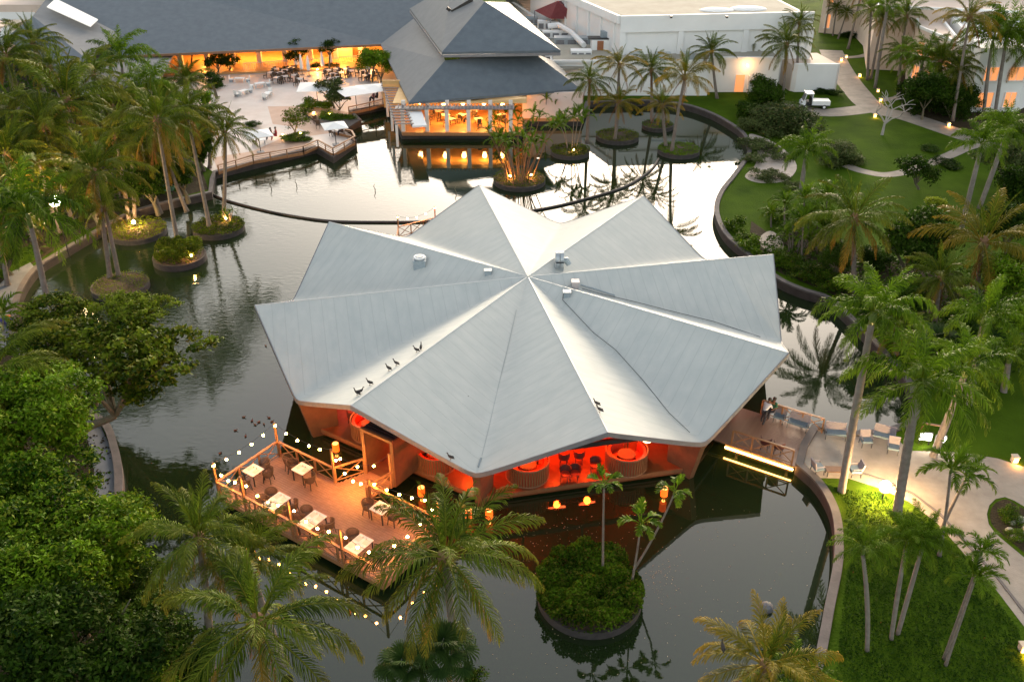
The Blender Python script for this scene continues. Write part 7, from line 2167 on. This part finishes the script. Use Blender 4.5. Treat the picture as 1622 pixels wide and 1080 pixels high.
# ================================================================ utility cart
p = g(1290, 171, GZ+.02); ct = thing('utility_cart', 'small white electric utility cart with open cab and cargo bed on the service drive', 'utility cart', p, R(176))
M_cart = mat('white_cart_paint', (.75, .76, .76), rough=.3); M_tyre = mat('tyre_rubber', (.02, .02, .02), rough=.8)
s = MB(); s.box((-.55, 0, .72), (2.1, 1.35, .48)); link('cargo_bed', s.mesh('cargo_bed', M_cart), ct)
s = MB(); s.box((-.55, 0, .965), (1.95, 1.2, .02)); link('bed_liner', s.mesh('bed_liner', M_galv), ct)
s = MB(); s.box((.1, 0, .42), (3.3, 1.25, .16)); link('chassis', s.mesh('chassis', M_black), ct)
s = MB(); s.add([(1.25, -.65, .42), (1.25, .65, .42), (1.78, .6, .45), (1.78, -.6, .45), (1.25, -.65, 1.0), (1.25, .65, 1.0), (1.62, .58, .92), (1.62, -.58, .92)],
             [(3, 2, 1, 0), (4, 5, 6, 7), (0, 1, 5, 4), (1, 2, 6, 5), (2, 3, 7, 6), (3, 0, 4, 7)]); link('front_hood', s.mesh('front_hood', M_cart), ct)
s = MB(); s.add([(1.52, -.6, .98), (1.52, .6, .98), (1.22, .55, 1.72), (1.22, -.55, 1.72), (1.55, -.6, .98), (1.55, .6, .98), (1.25, .55, 1.72), (1.25, -.55, 1.72)], [(0, 1, 2, 3), (7, 6, 5, 4), (0, 4, 5, 1), (1, 5, 6, 2), (2, 6, 7, 3), (3, 7, 4, 0)]); link('windscreen', s.mesh('windscreen', M_windark), ct)
s = MB(); s.box((.92, 0, 1.80), (.95, 1.3, .14)); link('cab_roof', s.mesh('cab_roof', M_cart), ct)
s = MB(); s.box((.52, 0, 1.35), (.08, 1.25, .80)); link('cab_back', s.mesh('cab_back', M_cart), ct)
s = MB(); s.box((.80, 0, .78), (.5, 1.15, .16)); s.box((.60, 0, 1.05), (.12, 1.15, .5)); link('seat', s.mesh('seat', M_black), ct)
for sy in (-.6, .6):
    for x_, x2 in ((1.46, 1.24),): s = MB(); s.bar((x_, sy, .95), (x2, sy*.93, 1.75), .06); link('pillar', s.mesh('pillar', M_cart), ct)
    s = MB(); s.ball((1.74, sy*.72, .74), .09, 8, 6); link('headlight', s.mesh('headlight', M_galv), ct)
for sx in (-.95, 1.15):
    for sy in (-.62, .62):
        s = MB(); s.tube([(sx, sy-.09, .27), (sx, sy+.09, .27)], .27, 16); wl_ = link('wheel', s.mesh('wheel', M_tyre), ct)
        yy = sy+(.1 if sy > 0 else -.1); s = MB(); s.tube([(sx, yy-.01, .27), (sx, yy+.01, .27)], .15, 12); link('rim', s.mesh('rim', M_cart), wl_)
# cart shade canopy beside the annex
# ================================================================ people
M_skin = mat('skin_tone', (.22, .11, .07), rough=.6)
def limb_chain(name, pts, rad, m_, parent, root=0, sub=2, edges=None):
    me = bpy.data.meshes.new(name); edges = edges or [(i, i+1) for i in range(len(pts)-1)]
    me.from_pydata(pts, edges, []); me.materials.append(m_)
    o = link(name, me, parent)
    md = o.modifiers.new('skin', 'SKIN'); md.use_smooth_shade = True
    for i, v in enumerate(me.skin_vertices[0].data): v.radius = (rad[i], rad[i]); v.use_root = (i == root)
    sb_ = o.modifiers.new('sub', 'SUBSURF'); sb_.levels = 1; sb_.render_levels = sub
    return o
def person(label, loc, rz, J, shirt, trousers, hair, scale=1.0, group=None):
    """J: joint dictionary in metres, facing +X"""
    t = thing('person', label, 'person', loc, rz, group); t.scale = (scale,)*3
    k = ['pelvis', 'waist', 'chest', 'neck', 'head', 'crown', 'ls', 'le', 'lw', 'lh', 'rs', 're', 'rw', 'rh', 'lhip', 'lk', 'la', 'lt', 'rhip', 'rk', 'ra', 'rt']
    idx = {n: i for i, n in enumerate(k)}
    E_ = [('pelvis', 'waist'), ('waist', 'chest'), ('chest', 'neck'), ('neck', 'head'), ('head', 'crown'), ('chest', 'ls'), ('ls', 'le'), ('le', 'lw'), ('lw', 'lh'), ('chest', 'rs'), ('rs', 're'), ('re', 'rw'), ('rw', 'rh'),
          ('pelvis', 'lhip'), ('lhip', 'lk'), ('lk', 'la'), ('la', 'lt'), ('pelvis', 'rhip'), ('rhip', 'rk'), ('rk', 'ra'), ('ra', 'rt')]
    rad = dict(pelvis=.13, waist=.12, chest=.14, neck=.055, head=.088, crown=.08, ls=.06, le=.042, lw=.03, lh=.035, rs=.06, re=.042, rw=.03, rh=.035, lhip=.09, lk=.06, la=.042, lt=.04, rhip=.09, rk=.06, ra=.042, rt=.04)
    limb_chain('body', [J[n] for n in k], [rad[n] for n in k], M_skin, t, 0, 2, [(idx[a], idx[b]) for a, b in E_])
    sk = ['waist', 'chest', 'ls', 'le', 'rs', 're', 'pelvis']
    limb_chain('shirt', [J[n] for n in sk], [.14, .16, .085, .062, .085, .062, .145], shirt, t, 0, 2, [(6, 0), (0, 1), (1, 2), (2, 3), (1, 4), (4, 5)])
    tk = ['pelvis', 'lhip', 'lk', 'la', 'rhip', 'rk', 'ra']
    limb_chain('trousers', [J[n] for n in tk], [.145, .11, .08, .06, .11, .08, .06], trousers, t, 0, 2, [(0, 1), (1, 2), (2, 3), (0, 4), (4, 5), (5, 6)])
    h = MB(); c = Vector(J['crown'])*.7+Vector(J['head'])*.3; h.ball(c+Vector((-.025, 0, .025)), .115, 10, 7); link('hair', h.mesh('hair', hair, smooth=True), t)
    for sy in (-1, 1):
        f = MB(); hp = Vector(J['head'])*.6+Vector(J['crown'])*.4
        e = MB(); e.ball(hp+Vector((.085, sy*.032, .0)), .013, 6, 4); link('eye', e.mesh('eye', M_black), t)
    n_ = MB(); n_.ball(hp+Vector((.10, 0, -.03)), .02, 6, 4); link('nose', n_.mesh('nose', M_skin), t)
    return t
M_hair = mat('dark_hair', (.02, .014, .01), rough=.6)
M_shirtw = mat('white_shirt', (.62, .62, .66), rough=.8); M_dktr = mat('dark_trousers', (.03, .03, .04), rough=.8)
M_red = mat('red_cloth', (.35, .03, .035), rough=.8); M_greencl = mat('green_cloth', (.02, .12, .06), rough=.8); M_blk = mat('black_cloth', (.025, .022, .025), rough=.8)
lean = dict(pelvis=(0, 0, .93), waist=(.08, 0, 1.06), chest=(.24, 0, 1.24), neck=(.36, 0, 1.36), head=(.43, 0, 1.43), crown=(.49, 0, 1.50), ls=(.24, .18, 1.28), le=(.42, .22, 1.06), lw=(.60, .16, .96), lh=(.67, .14, .92), rs=(.24, -.18, 1.28), re=(.40, -.24, 1.04), rw=(.58, -.18, .90), rh=(.64, -.16, .86),
            lhip=(0, .10, .90), lk=(.14, .12, .50), la=(.02, .12, .08), lt=(.17, .13, .04), rhip=(0, -.10, .90), rk=(-.05, -.12, .48), ra=(-.26, -.12, .10), rt=(-.13, -.13, .05))
person('person in a white shirt and dark trousers stepping across the footbridge, leaning forward', gp(1208, 671), R(48), lean, M_shirtw, M_dktr, M_hair)
sit = dict(pelvis=(0, 0, .52), waist=(-.03, 0, .66), chest=(-.05, 0, .92), neck=(-.03, 0, 1.10), head=(.0, 0, 1.19), crown=(.01, 0, 1.30), ls=(-.05, .19, 1.02), le=(.05, .26, .78), lw=(.27, .18, .70), lh=(.34, .15, .69), rs=(-.05, -.19, 1.02), re=(.05, -.26, .78), rw=(.27, -.18, .70), rh=(.34, -.15, .69),
           lhip=(.03, .10, .52), lk=(.44, .12, .52), la=(.46, .12, .09), lt=(.60, .13, .04), rhip=(.03, -.10, .52), rk=(.44, -.12, .52), ra=(.46, -.12, .09), rt=(.60, -.13, .04))
person('seated person in green beside the railing on the footbridge', gp(1222, 660), R(215), sit, M_greencl, M_dktr, M_hair)
person('seated person in red on the water terrace with a dark companion', g(438, 221, GZ+.02), R(200), sit, M_red, M_red, M_hair)
person('seated person in black leaning back on the water terrace', g(430, 222, GZ+.02), R(180), sit, M_blk, M_blk, M_hair)
person('seated person in dark clothes on the pointed water terrace', g(543, 215, GZ+.02), R(180), sit, M_blk, M_dktr, M_hair)
person('seated person in pink at the channel railing', g(592, 162, GZ+.02), R(160), sit, mat('pink_cloth', (.45, .20, .24), rough=.8), M_dktr, M_hair)
person('seated person in black at the channel railing', g(598, 160, GZ+.02), R(200), sit, M_blk, M_dktr, M_hair)
person('diner in a pale shirt inside the lit waterside restaurant', Vector((xs_c[2]+2.4, w1.y+3.2, .92)), R(160), sit, M_shirtw, M_dktr, M_hair)
# white loungers on the water terrace
for x, y, rz_, lb in ((412, 228, 200, 'white lounge table beside the seated pair on the water terrace'), (536, 212, 20, 'white lounge table on the pointed water terrace')):
    p = g(x, y, GZ+.02); t = thing('lounge_table', lb, 'table', p, R(rz_))
    s = MB(); s.box((0, 0, .42), (1.3, .7, .06)); link('tabletop', s.mesh('tabletop', M_canvas), t)
    for sx in (-.5, .5): l = MB(); l.box((sx, 0, .2), (.08, .5, .38)); link('leg', l.mesh('leg', M_galv), t)
for x, y, rz_, lb in ((404, 230, 270, 'black rounded lounge chair at the left end of the water terrace'), (526, 216, 60, 'pale chair at the parasol foot of the pointed terrace'), (500, 196, 30, 'white chair on the clay paving near the steps'), (504, 204, 10, 'second white chair on the clay paving, nearer the water')):
    copy_tree(small_chair, lb, g(x, y, GZ+.02), R(rz_), group='single chairs on the water terrace')

# fallen fronds and cut leaves on the lawns
for i, (x, y, a_) in enumerate([(1352, 905, 40), (1470, 960, 200), (1395, 985, 110), (1560, 1010, 300), (1330, 1040, 70), (1440, 330, 150), (1210, 320, 20)]):
    p = g(x, y, GZ+.05); t = thing('fallen_frond', ['dry fallen frond on the near lawn beside the lake wall', 'dry fallen frond on the near lawn right of the crossing palms', 'dry fallen frond between the curved palm and the crossing pair', 'dry fallen frond at the lower right lawn corner', 'dry fallen frond at the bottom of the near lawn', 'dry fallen frond on the upper east lawn', 'dry fallen frond on the lawn at the lake bend'][i], 'palm frond', p, R(a_), 'fallen fronds')
    link('frond', COCO[0][7], t, (0, 0, .02), (0, R(55), 0), (.45,)*3)
